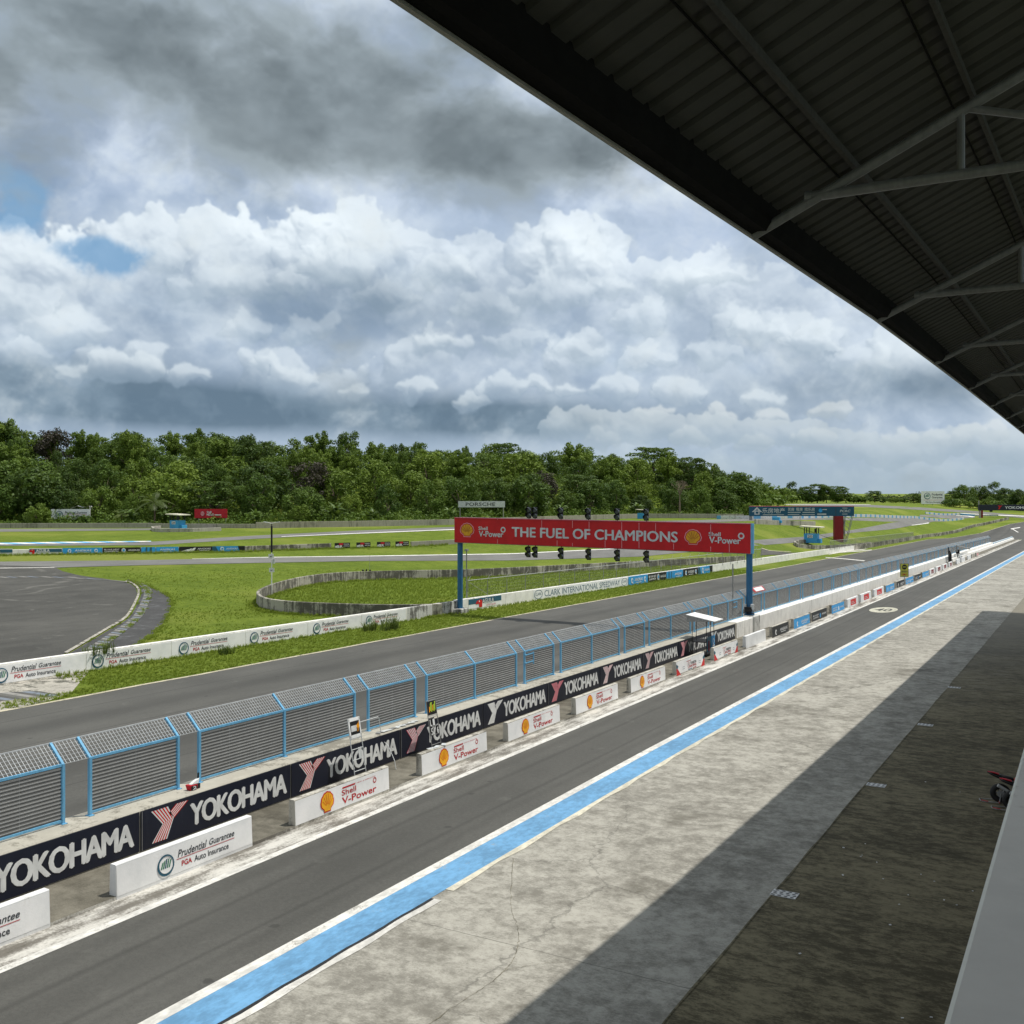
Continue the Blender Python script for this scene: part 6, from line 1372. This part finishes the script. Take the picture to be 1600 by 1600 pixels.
# ================================================================ trees and undergrowth
def leaf_mesh(name, quads, tones, m):
    q = np.asarray(quads, np.float32).reshape(-1, 3); n = len(q) // 4; me = bpy.data.meshes.new(name)
    me.vertices.add(len(q)); me.vertices.foreach_set('co', q.ravel()); me.loops.add(len(q)); me.loops.foreach_set('vertex_index', np.arange(len(q), dtype=np.int32))
    me.polygons.add(n); me.polygons.foreach_set('loop_start', np.arange(0, 4 * n, 4, dtype=np.int32)); me.update(calc_edges=True)
    at_ = me.attributes.new('tone', 'FLOAT', 'FACE'); at_.data.foreach_set('value', np.asarray(tones, np.float32)); me.materials.append(M(m)); return me
def unit(v): return v / np.maximum(np.linalg.norm(v, axis=-1, keepdims=True), 1e-6)
def leaves_on(blobs, per, size, g, up=.35, flat=1.0, droop=0.0):
    """leaf-sized faces over the upper shells of many clumps; normals lean outwards so that each clump has a lit and a shaded side"""
    Q, T = [], []
    for (c, r) in blobs:
        n = max(6, int(per * r * r)); d = g.normal(size=(n, 3)); d[:, 2] += up; d = unit(d); rad = r * g.uniform(.55, 1.06, (n, 1)); p = np.array(c) + d * rad * np.array([1, 1, flat])
        nr = unit(d + g.normal(size=(n, 3)) * .55 + np.array([0, 0, .25])); t = unit(np.cross(nr, g.normal(size=(n, 3)))); t[:, 2] -= droop; t = unit(t); b_ = unit(np.cross(nr, t))
        s_ = size * g.uniform(.55, 1.25, (n, 1)); w = s_ * g.uniform(.38, .62, (n, 1))
        Q.append(np.stack([p - t * s_, p - b_ * w + t * s_ * .1, p + t * s_, p + b_ * w - t * s_ * .05], 1)); T.append(np.clip(g.uniform(.15, .85) + g.normal(0, .16, n), 0, 1))
    return np.concatenate(Q).reshape(-1, 3), np.concatenate(T)
def trunk_mesh(limbs, m, name='trunk'):
    b = MB()
    for p, q, w0, w1 in limbs: b.bar(p, q, w0, n=7, r2=w1)
    me = bpy.data.meshes.new(name); me.from_pydata(b.v, [], b.f); me.materials.append(M(m)); return me
def clumps(g, n, rx, rz, zc, r0, r1, lo=-.35):
    out = []
    while len(out) < n:
        d = unit(g.normal(size=3)); 
        if d[2] < lo: continue
        k_ = g.uniform(.55, 1.0) ** .6; out.append((np.array([d[0] * rx * k_, d[1] * rx * k_, zc + d[2] * rz * k_]), g.uniform(r0, r1)))
    return out
def limbs_to(cl, g, zt, w, n=7):
    L = [((0, 0, -.5), (g.normal(0, .2), g.normal(0, .2), zt), w, w * .6)]
    for i in g.choice(len(cl), min(n, len(cl)), replace=False):
        c = cl[i][0]; m_ = np.array([c[0] * .45, c[1] * .45, zt + (c[2] - zt) * .55]); L += [((0, 0, zt * .8), tuple(m_), w * .5, w * .3), (tuple(m_), tuple(c), w * .3, w * .1)]
    return L
PROTO = {}
def proto(kind, h, crown, tr): PROTO.setdefault(kind, []).append((h, crown, tr))
def make_protos():
    for sd in range(3):
        g = np.random.default_rng(10 + sd); cl = clumps(g, 66, 5.4, 5.4, 6.8, .9, 2.0, lo=-.9); q, t = leaves_on(cl, 42, .36, g); proto('broad', 13.6, leaf_mesh('crown', q, t, 'leaf_dark'), trunk_mesh(limbs_to(cl, g, 4.5, .55), 'trunk'))
        g = np.random.default_rng(20 + sd); cl = clumps(g, 62, 4.7, 5.6, 6.6, .8, 1.7, lo=-.9); q, t = leaves_on(cl, 46, .34, g); proto('round', 13.4, leaf_mesh('crown', q, t, 'leaf_mid'), trunk_mesh(limbs_to(cl, g, 4.2, .5), 'trunk'))
        g = np.random.default_rng(30 + sd); cl = clumps(g, 56, 3.9, 4.6, 5.4, .7, 1.5, lo=-.9); q, t = leaves_on(cl, 50, .32, g); proto('light', 11, leaf_mesh('crown', q, t, 'leaf_light'), trunk_mesh(limbs_to(cl, g, 3.4, .4), 'trunk'))
    for sd in range(2):
        g = np.random.default_rng(40 + sd); cl = []
        for z_, r_ in ((5.6, 5.4), (7.2, 5.8), (8.6, 5.0), (9.8, 3.6), (3.6, 4.2), (1.8, 3.2)):
            for i in range(13): a = g.uniform(0, 6.28); k_ = math.sqrt(g.uniform(.05, 1)) * r_; cl.append((np.array([k_ * math.cos(a), k_ * math.sin(a), z_ + g.normal(0, .3)]), g.uniform(1.0, 1.9)))
        q, t = leaves_on(cl, 40, .30, g, up=.8, flat=.42); proto('flat', 11.2, leaf_mesh('crown', q, t, 'leaf_dark'), trunk_mesh(limbs_to(cl, g, 3.6, .6, 10), 'trunk'))
        g = np.random.default_rng(50 + sd); cl = clumps(g, 54, 3.6, 7.2, 8.4, .7, 1.5, lo=-.95); q, t = leaves_on(cl, 46, .34, g); proto('tall', 16.6, leaf_mesh('crown', q, t, 'leaf_dark'), trunk_mesh(limbs_to(cl, g, 6, .5), 'trunk'))
        g = np.random.default_rng(60 + sd); cl = clumps(g, 50, 4.4, 5.0, 6.8, .8, 1.6, lo=-.8); q, t = leaves_on(cl, 36, .34, g); proto('purple', 12.6, leaf_mesh('crown', q, t, 'leaf_purple'), trunk_mesh(limbs_to(cl, g, 4.5, .5), 'trunk'))
        # bamboo: many arching canes with hanging sprays
        g = np.random.default_rng(70 + sd); cl = []; L = []
        for i in range(34):
            a = g.uniform(0, 6.28); R_b = g.uniform(.8, 4.6); H_b = g.uniform(8, 13.5) * (1 - .045 * R_b); p0 = np.array([.5 * math.cos(a), .5 * math.sin(a), 0]); prev = p0
            for s_ in range(1, 9):
                t_ = s_ / 8; p = np.array([math.cos(a) * (.5 + R_b * t_ ** 2.2), math.sin(a) * (.5 + R_b * t_ ** 2.2), H_b * math.sin(t_ * 1.75) / math.sin(1.57)]); L.append((tuple(prev), tuple(p), .09, .07)); prev = p
                if t_ > .35: cl.append((p, .30 + .55 * t_))
        q, t = leaves_on(cl, 60, .30, g, up=.1, droop=.8); proto('bamboo', 13.2, leaf_mesh('crown', q, t, 'leaf_light'), trunk_mesh(L, 'leaf_banana', 'canes'))
        g = np.random.default_rng(80 + sd); cl = clumps(g, 22, 1.9, 1.2, .9, .5, 1.0, lo=-.1); q, t = leaves_on(cl, 60, .26, g); proto('bush', 2.6, leaf_mesh('crown', q, t, 'leaf_mid' if sd else 'leaf_light'), trunk_mesh([((0, 0, -.3), (.1, 0, .9), .12, .05), ((0, 0, 0), (-.5, .3, 1.0), .08, .04), ((0, 0, 0), (.5, -.4, 1.1), .08, .04)], 'trunk'))
    # banana plants and coconut palm: long arching blades
    def blades(g, n, L, w, z0, up0, up1, sag, segs=6, split=False):
        Q, T = [], []
        for i in range(n):
            a = 6.283 * i / n + g.uniform(-.3, .3); el = g.uniform(up0, up1); ln = L * g.uniform(.75, 1.1); p = np.array([0, 0, z0 + g.uniform(-.1, .1)]); dr = np.array([math.cos(a) * math.cos(el), math.sin(a) * math.cos(el), math.sin(el)]); sd_ = np.array([-math.sin(a), math.cos(a), 0]); tn = g.uniform(.2, .9)
            for k_ in range(segs):
                t0, t1 = k_ / segs, (k_ + 1) / segs; q = p + dr * ln / segs; w0, w1 = w * math.sin(math.pi * min(.98, t0 * .85 + .12)), w * math.sin(math.pi * min(.98, t1 * .85 + .12)); dn = np.array([0, 0, -.28])
                if split:
                    for s_ in (-1, 1):
                        for j in range(4):
                            a0 = p + (q - p) * j / 4; a1 = p + (q - p) * (j + .45) / 4; tip = (sd_ * s_ * .8 + dr * .55 + np.array([0, 0, -.35])) * w0 * 1.1; Q += [a0, a1, a1 + tip, a0 + tip * .98]; T.append(tn)
                else:
                    for s_ in (-1, 1): Q += [p, q, q + (sd_ * s_ + dn) * w1, p + (sd_ * s_ + dn) * w0]; T.append(tn)
                p = q; dr = unit(dr + np.array([0, 0, -sag / segs]))
        return np.array(Q), np.array(T)
    for sd in range(2):
        g = np.random.default_rng(90 + sd); Q, T = [], []
        for s_ in range(3):
            q, t = blades(g, 8, 2.3, .34, 2.0 + .6 * s_, .6, 1.25, 1.5); q = q + np.array([g.normal(0, .7), g.normal(0, .7), 0]); Q.append(q); T.append(t)
        proto('banana', 4.6, leaf_mesh('crown', np.concatenate(Q), np.concatenate(T), 'leaf_banana'), trunk_mesh([((0, 0, -.3), (0, 0, 2.3), .3, .2), ((.6, .2, -.3), (.6, .2, 2.6), .3, .2)], 'leaf_banana', 'stem'))
    g = np.random.default_rng(99); q, t = blades(g, 19, 4.2, .85, 5.2, -.25, 1.25, 1.5, 8, True); proto('palm', 8.2, leaf_mesh('crown', q, t, 'leaf_palm'), trunk_mesh([((0, 0, -.4), (.15, .1, 2.5), .42, .34), ((.15, .1, 2.5), (0, 0, 5.3), .34, .26)], 'trunk'))
    g = np.random.default_rng(7); L = [((0, 0, -.4), (0, 0, 4), .5, .4)]
    def br(p, d, l, w, dep):
        q = p + d * l; L.append((tuple(p), tuple(q), w, w * .6))
        if dep < 4:
            for _ in range(3 if dep else 5): br(q, unit(d + g.normal(size=3) * .55 + np.array([0, 0, .1])), l * .72, w * .58, dep + 1)
    br(np.array([0, 0, 3.5]), np.array([0, 0, 1.]), 2.2, .34, 0); proto('dead', 11, None, trunk_mesh(L, 'dead_wood', 'branches'))
make_protos()
ORD = ['leftmost', 'second', 'third', 'fourth', 'fifth', 'sixth', 'seventh', 'eighth', 'ninth', 'tenth', 'eleventh', 'twelfth', 'thirteenth', 'fourteenth', 'fifteenth']
KD = {'broad': ('broadleaf_tree', 'broad dark green tree', 'tree'), 'round': ('broadleaf_tree', 'rounded mid-green tree', 'tree'), 'light': ('broadleaf_tree', 'light green tree', 'tree'), 'flat': ('rain_tree', 'flat-topped layered tree', 'tree'), 'tall': ('broadleaf_tree', 'tall narrow dark tree', 'tree'),
      'purple': ('broadleaf_tree', 'purplish-brown leaved tree', 'tree'), 'bamboo': ('bamboo_clump', 'feathery light green bamboo clump', 'bamboo'), 'bush': ('bush', 'low leafy green bush', 'bush'), 'banana': ('banana_plant', 'banana plant with long pale blades', 'plant'), 'palm': ('palm_tree', 'young coconut palm', 'tree'), 'dead': ('bare_tree', 'bare brown dead tree', 'tree')}
PLANTED = []
def plant(kind, x, y, h, row, px, label=None, group='trees of the wooded hill', wide=1.0):
    g = RNG; ph, cm, tm = PROTO[kind][g.integers(len(PROTO[kind]))]; s_ = h / ph; nm, ds, cat = KD[kind]
    o = bpy.data.objects.new(nm, None); COL.objects.link(o); o.location = (x, y, ground(x, y) - .15); o.rotation_euler = (0, 0, g.uniform(0, 6.28)); k_ = s_ * g.uniform(.92, 1.12) * wide; o.scale = (k_, k_, s_); o['category'] = cat; o['group'] = group
    if cm: c = bpy.data.objects.new('crown', cm); COL.objects.link(c); c.parent = o
    c = bpy.data.objects.new(tm.name.split('.')[0], tm); COL.objects.link(c); c.parent = o
    if label: o['label'] = label
    else: PLANTED.append((kind, row, px, o))
    return o
ZONES = [(-999, 70, 'left of the white billboard'), (70, 210, 'above the white billboard'), (210, 300, 'above the left blue hut'), (300, 375, 'above the red billboard'), (375, 480, 'behind the lamp pole'), (480, 600, 'behind the speaker pole'), (600, 715, 'left of the white signboard'), (715, 830, 'behind the white signboard'), (830, 1020, 'above the gantry signal lights'), (1020, 1300, 'at the hill\'s right end')]
ROWS = ['at the foot', 'on the lower slope', 'on the middle slope', 'on the upper slope', 'high up', 'on the skyline']
def label_plants():
    grp = {}
    for kind, row, px, o in PLANTED:
        z_ = [i for i, q in enumerate(ZONES) if q[0] <= px < q[1]][0]; grp.setdefault((kind, row, z_), []).append((px, o))
    for (kind, row, z_), L in grp.items():
        L.sort(key=lambda t: t[0])
        for i, (px, o) in enumerate(L):
            o['label'] = (KD[kind][1].replace('feathery light green', 'feathery') if kind == 'bamboo' else KD[kind][1].replace(' with long pale blades', '').replace('purplish-brown leaved', 'purplish-brown')) + ' ' + ROWS[row] + ' ' + ZONES[z_][2] + (', ' + ORD[min(i, 14)] + (' from left' if i else '') if len(L) > 1 else '')
def hill_pt(px, q):
    dx, dy, _ = ray(px, HZ); r = math.hypot(dx, dy); a = math.atan2(dy, -dx); D = float(np.interp(a, _ba, _bd)) + q; return dx / r * D, dy / r * D
def skyline(px): return float(np.interp(px, [-100, 0, 60, 100, 160, 230, 300, 345, 390, 480, 540, 600, 690, 760, 800, 850, 900, 970, 1040, 1100, 1140, 1165], [655, 655, 664, 676, 676, 664, 662, 672, 682, 682, 668, 688, 694, 690, 692, 700, 696, 706, 714, 716, 730, 742]))
MIXES = [(['bush', 'light', 'banana', 'round', 'bush', 'bush'], (2.5, 5), (3, 9), 13.5), (['round', 'broad', 'light', 'broad', 'round', 'flat'], (8, 13), (12, 20), 9.6), (['broad', 'flat', 'round', 'light', 'bamboo', 'bamboo', 'purple', 'round', 'broad', 'light'], (10.5, 14.5), (26, 38), 9.2), (['round', 'bamboo', 'broad', 'flat', 'light', 'light', 'bamboo'], (10.5, 14.5), (44, 58), 9.4), (['broad', 'flat', 'round', 'bamboo', 'tall'], (10, 14), (64, 80), 9.6)]
for row, (kinds_, hh_, qq, gap) in enumerate(MIXES):
    px = -75.
    while px < 1172:
        q = RNG.uniform(*qq); x, y = hill_pt(px, q); d = depth((x, y)); kd = kinds_[RNG.integers(len(kinds_))]; h = RNG.uniform(*hh_) * RNG.uniform(.82, 1.18)
        if 480 < px < 640 and row > 1 and RNG.random() < .6: kd = 'bamboo'
        if 230 < px < 330 and row > 2 and RNG.random() < .6: kd = 'bamboo'
        if row == 0 and kd == 'banana': h = RNG.uniform(3.8, 5.2)
        if row == 0 and kd == 'bush': h = RNG.uniform(1.8, 3.2)
        if row == 0 and kd in ('light', 'round'): h = RNG.uniform(4.5, 7.5)
        if row == 0 and (70 < px < 150 or 292 < px < 366): q = RNG.uniform(9, 12); x, y = hill_pt(px, q); h = RNG.uniform(2.5, 3.5); kd = 'bush'
        if row == 1 and 296 < px < 362: x, y = hill_pt(px, q + 4)
        if row == 0 and (500 < px < 600 or 660 < px < 720): kd = 'banana'; h = RNG.uniform(4, 6)
        plant(kd, x, y, h, row, px, None, 'trees of the wooded hill', RNG.uniform(.82, 1.3))
        px += gap * F / d * (RNG.uniform(.55, 1.0) if row == 0 else RNG.uniform(.75, 1.25))
px = -80.
while px < 1162:                                        # the row that makes the skyline
    q = RNG.uniform(88, 112); x, y = hill_pt(px, q); d = depth((x, y)); zt_ = CAM_H + (HZ - skyline(px)) / F * d; g0 = ground(x, y); h = (zt_ - g0) * RNG.uniform(.66, 1.06); h = max(7, min(20, h))
    kd = ['broad', 'round', 'flat', 'bamboo', 'tall', 'light', 'bamboo'][RNG.integers(7)]
    if 235 < px < 330 or 480 < px < 530: kd = 'bamboo'
    if 340 < px < 410: kd = 'broad'
    plant(kd, x, y, h, 5, px); px += 8.6 * F / d * RNG.uniform(.7, 1.2)
for px, py_t, kd, q in ((545, 667, 'tall', 84), (3, 652, 'broad', 90), (85, 666, 'purple', 92), (130, 672, 'bamboo', 86), (200, 668, 'broad', 84), (395, 674, 'broad', 70), (620, 688, 'tall', 96), (648, 687, 'broad', 98), (760, 716, 'purple', 60), (790, 690, 'flat', 98), (905, 695, 'round', 96)):
    x, y = hill_pt(px, q); d = depth((x, y)); plant(kd, x, y, max(8, CAM_H + (HZ - py_t) / F * d - ground(x, y)), 5, px)
x, y = hill_pt(241, 7); plant('palm', x, y, 9.0, 0, 241, 'young coconut palm with spreading fronds left of the left blue hut')
x, y = hill_pt(190, 6); plant('palm', x, y, 4.6, 0, 190, 'small low coconut palm at the hill foot right of the white billboard')
x, y = hill_pt(1062, 8); plant('dead', x, y, 13.5, 0, 1062, 'bare brown dead tree at the right end of the wooded hill')
label_plants()
# trees and bushes beyond the far bend
FAR = [('broad', 1150, 806, 733, 1.2), ('light', 1182, 790, 742, .9), ('round', 1162, 800, 752, 1.1), ('light', 1197, 786, 752, .9), ('bush', 1185, 797, 776, 1.3), ('bush', 1203, 793, 768, 1.3), ('round', 1172, 797, 764, 1.4), ('light', 1190, 793, 766, 1.3), ('light', 1208, 790, 764, 1.4), ('round', 1220, 788, 764, 1.4), ('light', 1233, 787, 766, 1.3), ('round', 1268, 786, 768, 1.5), ('round', 1330, 786, 771, 1.6), ('light', 1345, 786, 773, 1.6), ('round', 1380, 786, 776, 1.7), ('light', 1396, 786, 776, 1.8), ('round', 1414, 786, 776, 1.7), ('light', 1440, 787, 775, 1.6), ('round', 1462, 788, 774, 1.6), ('light', 1478, 790, 774, 1.5), ('light', 1532, 795, 780, 1.6), ('light', 1556, 796, 781, 1.6), ('light', 1600, 798, 780, 1.6), ('bush', 1215, 788, 760, 1.2), ('bush', 1226, 785, 762, 1.2), ('tall', 1237, 786, 749, 1.0), ('broad', 1250, 786, 759, 1.0), ('bush', 1262, 786, 770, 1.4),
       ('flat', 1277, 786, 755, 1.25), ('broad', 1291, 786, 757, 1.2), ('flat', 1309, 786, 759, 1.2), ('bush', 1322, 786, 770, 1.4), ('bush', 1338, 786, 773, 1.5), ('bush', 1352, 786, 775, 1.4), ('flat', 1367, 785, 766.5, 1.5), ('bush', 1389, 785, 778, 1.5), ('bush', 1406, 786, 778, 1.5), ('flat', 1428, 787, 770, 1.5), ('broad', 1448, 788, 768, 1.2),
       ('bush', 1484, 792, 778, 1.2), ('flat', 1490, 789, 766, 1.1), ('broad', 1508, 790, 755, 1.1), ('broad', 1530, 790, 756, 1.1), ('tall', 1553, 790, 749, 1.2), ('broad', 1570, 792, 760, 1.1), ('bush', 1500, 793, 779, 1.5), ('round', 1520, 794, 776, 1.5), ('round', 1545, 795, 775, 1.5), ('bush', 1565, 796, 780, 1.5), ('broad', 1594, 796, 762, 1.2), ('broad', 1615, 798, 764, 1.2), ('round', 1580, 796, 772, 1.3), ('broad', 1640, 800, 760, 1.2)]
FZ = [(0, 1210, 'left of the teal board'), (1210, 1275, 'behind the left half of the teal board'), (1275, 1345, 'behind the right half of the teal board'), (1345, 1436, 'left of the far white billboard'), (1436, 1478, 'behind the far white billboard'), (1478, 1530, 'left of the black bridge'), (1530, 1900, 'behind the black bridge')]
seen = {}
for kd, px, pb, pt_, wd in FAR:
    v = P(px, pb); d = depth(v); zt_ = CAM_H + (HZ - pt_) / F * d; h = zt_ - ground(v.x, v.y); zn = [q[2] for q in FZ if q[0] <= px < q[1]][0]; key = (kd, zn); i = seen.get(key, 0); seen[key] = i + 1
    n_ = sum(1 for k2, p2, *_ in FAR if k2 == kd and [q[2] for q in FZ if q[0] <= p2 < q[1]][0] == zn)
    plant(kd, v.x, v.y, max(2, h), 0, px, 'distant ' + KD[kd][1] + ' ' + zn + (', ' + ORD[i] + (' from left' if i else '') if n_ > 1 else ''), 'trees beyond the far bend', wd)
# distant wood on the horizon (one mass)
g = np.random.default_rng(3); cl = []
for px in np.arange(1120, 1760, 2.2):
    d = g.uniform(1000, 1200); x_, y_, _ = ray(px, HZ); zt_ = CAM_H + (HZ - (774.5 + g.normal(0, 1.2))) / F * d
    for k_ in range(2): cl.append((np.array([x_ * d, y_ * d, zt_ - 3.5 - 5 * k_]), g.uniform(3, 5)))
q, t = leaves_on(cl, 1.6, 1.3, g); o = bpy.data.objects.new('distant_wood', leaf_mesh('distant_wood', q, t, 'far_leaf')); COL.objects.link(o); tag(o, kind='stuff')
# creeping plants, verge weeds, long grass
g = np.random.default_rng(8); cl = []
for px in np.arange(-60, 1160, 2.4):
    for q_ in (2.2, 4.2):
        x, y = hill_pt(px, q_ + g.uniform(-.8, .8))
        if q_ > 4 and 72 < px < 148: continue
        cl.append((np.array([x, y, ground(x, y) + g.uniform(.1, 1.0)]), g.uniform(.5, 1.1)))
for i_ in range(7400):
    px = g.uniform(-90, 1172); q_ = g.uniform(8, 118) if i_ < 5200 else g.uniform(84, 128); x, y = hill_pt(px, q_); cl.append((np.array([x, y, ground(x, y) + g.uniform(.2, 1.8 if i_ < 5200 else 6.0)]), g.uniform(1.0, 2.3)))
q, t = leaves_on(cl, 17, .34, g); o = bpy.data.objects.new('undergrowth', leaf_mesh('undergrowth', q, t, 'leaf_mid')); COL.objects.link(o); tag(o, kind='stuff')
def tufts(pts, hgt, n, width=.022):
    g = np.random.default_rng(len(pts)); pts = np.asarray(pts, float); hgt = np.asarray(hgt, float); Q, T = [], []
    for i in range(n):
        a = g.uniform(0, 6.283, len(pts)); ln = g.uniform(.15, .8, len(pts)); h = hgt * g.uniform(.55, 1.1, len(pts)); off = np.stack([np.cos(a), np.sin(a), np.zeros(len(pts))], 1); sd_ = np.stack([-np.sin(a), np.cos(a), np.zeros(len(pts))], 1) * width * (1 + hgt[:, None]); p = pts + off * g.uniform(0, .09, (len(pts), 1))
        m_ = p + off * (h * ln * .30)[:, None] + np.array([0, 0, 1]) * (h * .62)[:, None]; tp = p + off * (h * ln)[:, None] + np.array([0, 0, 1]) * h[:, None]
        Q.append(np.stack([p - sd_, p + sd_, m_ + sd_ * .7, m_ - sd_ * .7], 1)); Q.append(np.stack([m_ - sd_ * .7, m_ + sd_ * .7, tp + sd_ * .1, tp - sd_ * .1], 1)); tn = g.uniform(0, 1, len(pts)); T += [tn, tn]
    return np.concatenate(Q).reshape(-1, 3), np.concatenate(T)
pts, hg = [], []
g = np.random.default_rng(12)
def seam(pxs, n, spread, gate):                          # grass that has crept into the joints of the old kerb
    q = smooth_pts(pxs, 60)
    for _ in range(n):
        t_ = g.random() * 58; i_ = int(t_); a_ = q[i_] + (q[i_ + 1] - q[i_]) * (t_ - i_)
        if math.sin(t_ * 1.9) + .8 * math.sin(t_ * .83 + 1) < gate: continue
        v_ = P(a_[0] + g.normal(0, spread), a_[1] + g.normal(0, spread * .25)); pts.append((v_.x, v_.y, terr(v_.x, v_.y) + .06)); hg.append(.06 + .10 * g.random())
seam([(208, 909.5), (221, 915), (231, 924), (232, 934), (222, 958), (196, 985), (150, 1016)], 1500, 2.6, .1)
seam([(200, 909), (212, 913), (219, 920), (220, 930), (210, 952), (192, 972), (160, 991), (110, 1021)], 700, 1.8, .5)
seam([(200, 906), (236, 918), (263, 932), (268, 948), (257, 972), (239, 992), (223, 1003), (182, 1030)], 1500, 3.0, -.6)
def off_grass(p):                                        # paved places left of the loop
    d = depth(p); px = CX + F * (ca * p.x + sa * p.y) / d; py = HZ + F * (CAM_H - p.z) / d
    return py < 889 or (px < 275 and py > 898 and px < float(np.interp(py, [898, 905, 918, 932, 948, 972, 992, 1003, 1030], [140, 200, 240, 266, 270, 260, 242, 226, 190]))) or px < 100
def edge_x(y): return float(np.interp(y, [p[1] for p in left], [p[0] for p in left]))
for _ in range(15000):                                   # verge between the infield wall and the straight
    y = 22 + 150 * g.random() ** 1.5; t_ = g.random(); x = (wx(y) + .2) * (1 - t_) + (edge_x(y) - .12) * t_
    if y < 40 and t_ < .75 and x < -46.6 and y < 39 + (x + 52) * -.2: continue
    pts.append((x, y, terr(x, y))); hg.append(.10 + .16 * g.random() ** 2 + (.22 if t_ < .10 else 0) * g.random())
from mathutils.geometry import intersect_point_line
LP = np.array(smooth_pts(LOOP, 80)); cx_, cyy = LP[:, 0].mean(), LP[:, 1].mean()
def inside(x, y):
    c = False; j = len(LP) - 1
    for i in range(len(LP)):
        if (LP[i, 1] > y) != (LP[j, 1] > y) and x < (LP[j, 0] - LP[i, 0]) * (y - LP[i, 1]) / (LP[j, 1] - LP[i, 1]) + LP[i, 0]: c = not c
        j = i
    return c
n_ = 0
while n_ < 9000:
    x, y = g.uniform(LP[:, 0].min(), -52.9), g.uniform(LP[:, 1].min(), min(170, LP[:, 1].max()))
    if inside(x, y): pts.append((x, y, terr(x, y))); hg.append(.20 + .28 * g.random()); n_ += 1
for i in range(5000):                                    # tufts along the foot of the loop wall and the banner wall
    k_ = g.integers(0, len(LP) - 1); t_ = g.random(); x, y = LP[k_] * (1 - t_) + LP[k_ + 1] * t_; x += g.normal(0, .5); y += g.normal(0, .5); pts.append((x, y, terr(x, y))); hg.append(.15 + .25 * g.random())
for i in range(1800):
    p = P(*lerp_px(g.uniform(-20, 700))); dd = abs(g.normal(0, 1.2)); x, y = p.x + sa * (.3 + dd), p.y - ca * (.3 + dd); pts.append((x, y, terr(x, y))); hg.append(.2 + .35 * g.random())
for i in range(14000):                                    # rougher grass left of the loop
    p = P(g.uniform(90, 720), 886 + 115 * g.random()); n_ = .5 + .5 * math.sin(p.x * .35 + 2 * math.sin(p.y * .13)) * math.sin(p.y * .21 + p.x * .1)
    if p.x < -53.2 and (p.x + 97 > 0 or p.y > 84) and n_ > .9 * g.random() and not off_grass(p): pts.append((p.x, p.y, terr(p.x, p.y))); hg.append(.08 + .14 * g.random())
q, t = tufts(pts, np.array(hg) * .85, 8, .013); o = bpy.data.objects.new('long_grass', leaf_mesh('long_grass', q, t, 'grass_blade')); COL.objects.link(o); tag(o, kind='stuff')
# tall weeds at the wall
for i, (px, py, h_, w_, lab) in enumerate(((613, 984, 1.35, .9, 'tall dry weed clump against the banner wall, left of the left gantry post'), (578, 986, 1.0, .6, 'smaller weed against the last round emblem of the white wall'), (190, 1050, .9, .7, 'weed growing over the top of the white banner wall at the left'), (352, 1022, .7, .4, 'small weed at the wall foot between two banners'), (1010, 1046, .45, .4, 'low green weed at the kerb below the shell barriers'))):
    v = P(px, py); 
    if i == 2: v.x, v.z = -52.5, terr(-52.5, v.y) + .9
    pts = [(v.x + g.normal(0, w_ * .35), v.y + g.normal(0, w_ * .6), v.z) for _ in range(26)]; q, t = tufts(pts, [h_ * g.uniform(.5, 1) for _ in pts], 6, .016); q = q - np.array(v)
    o = bpy.data.objects.new('weed', leaf_mesh('weed', q, t, 'weed')); COL.objects.link(o); o.location = v; tag(o, lab, 'weed')
v = P(1012, 905)
bpy.context.view_layer.update()
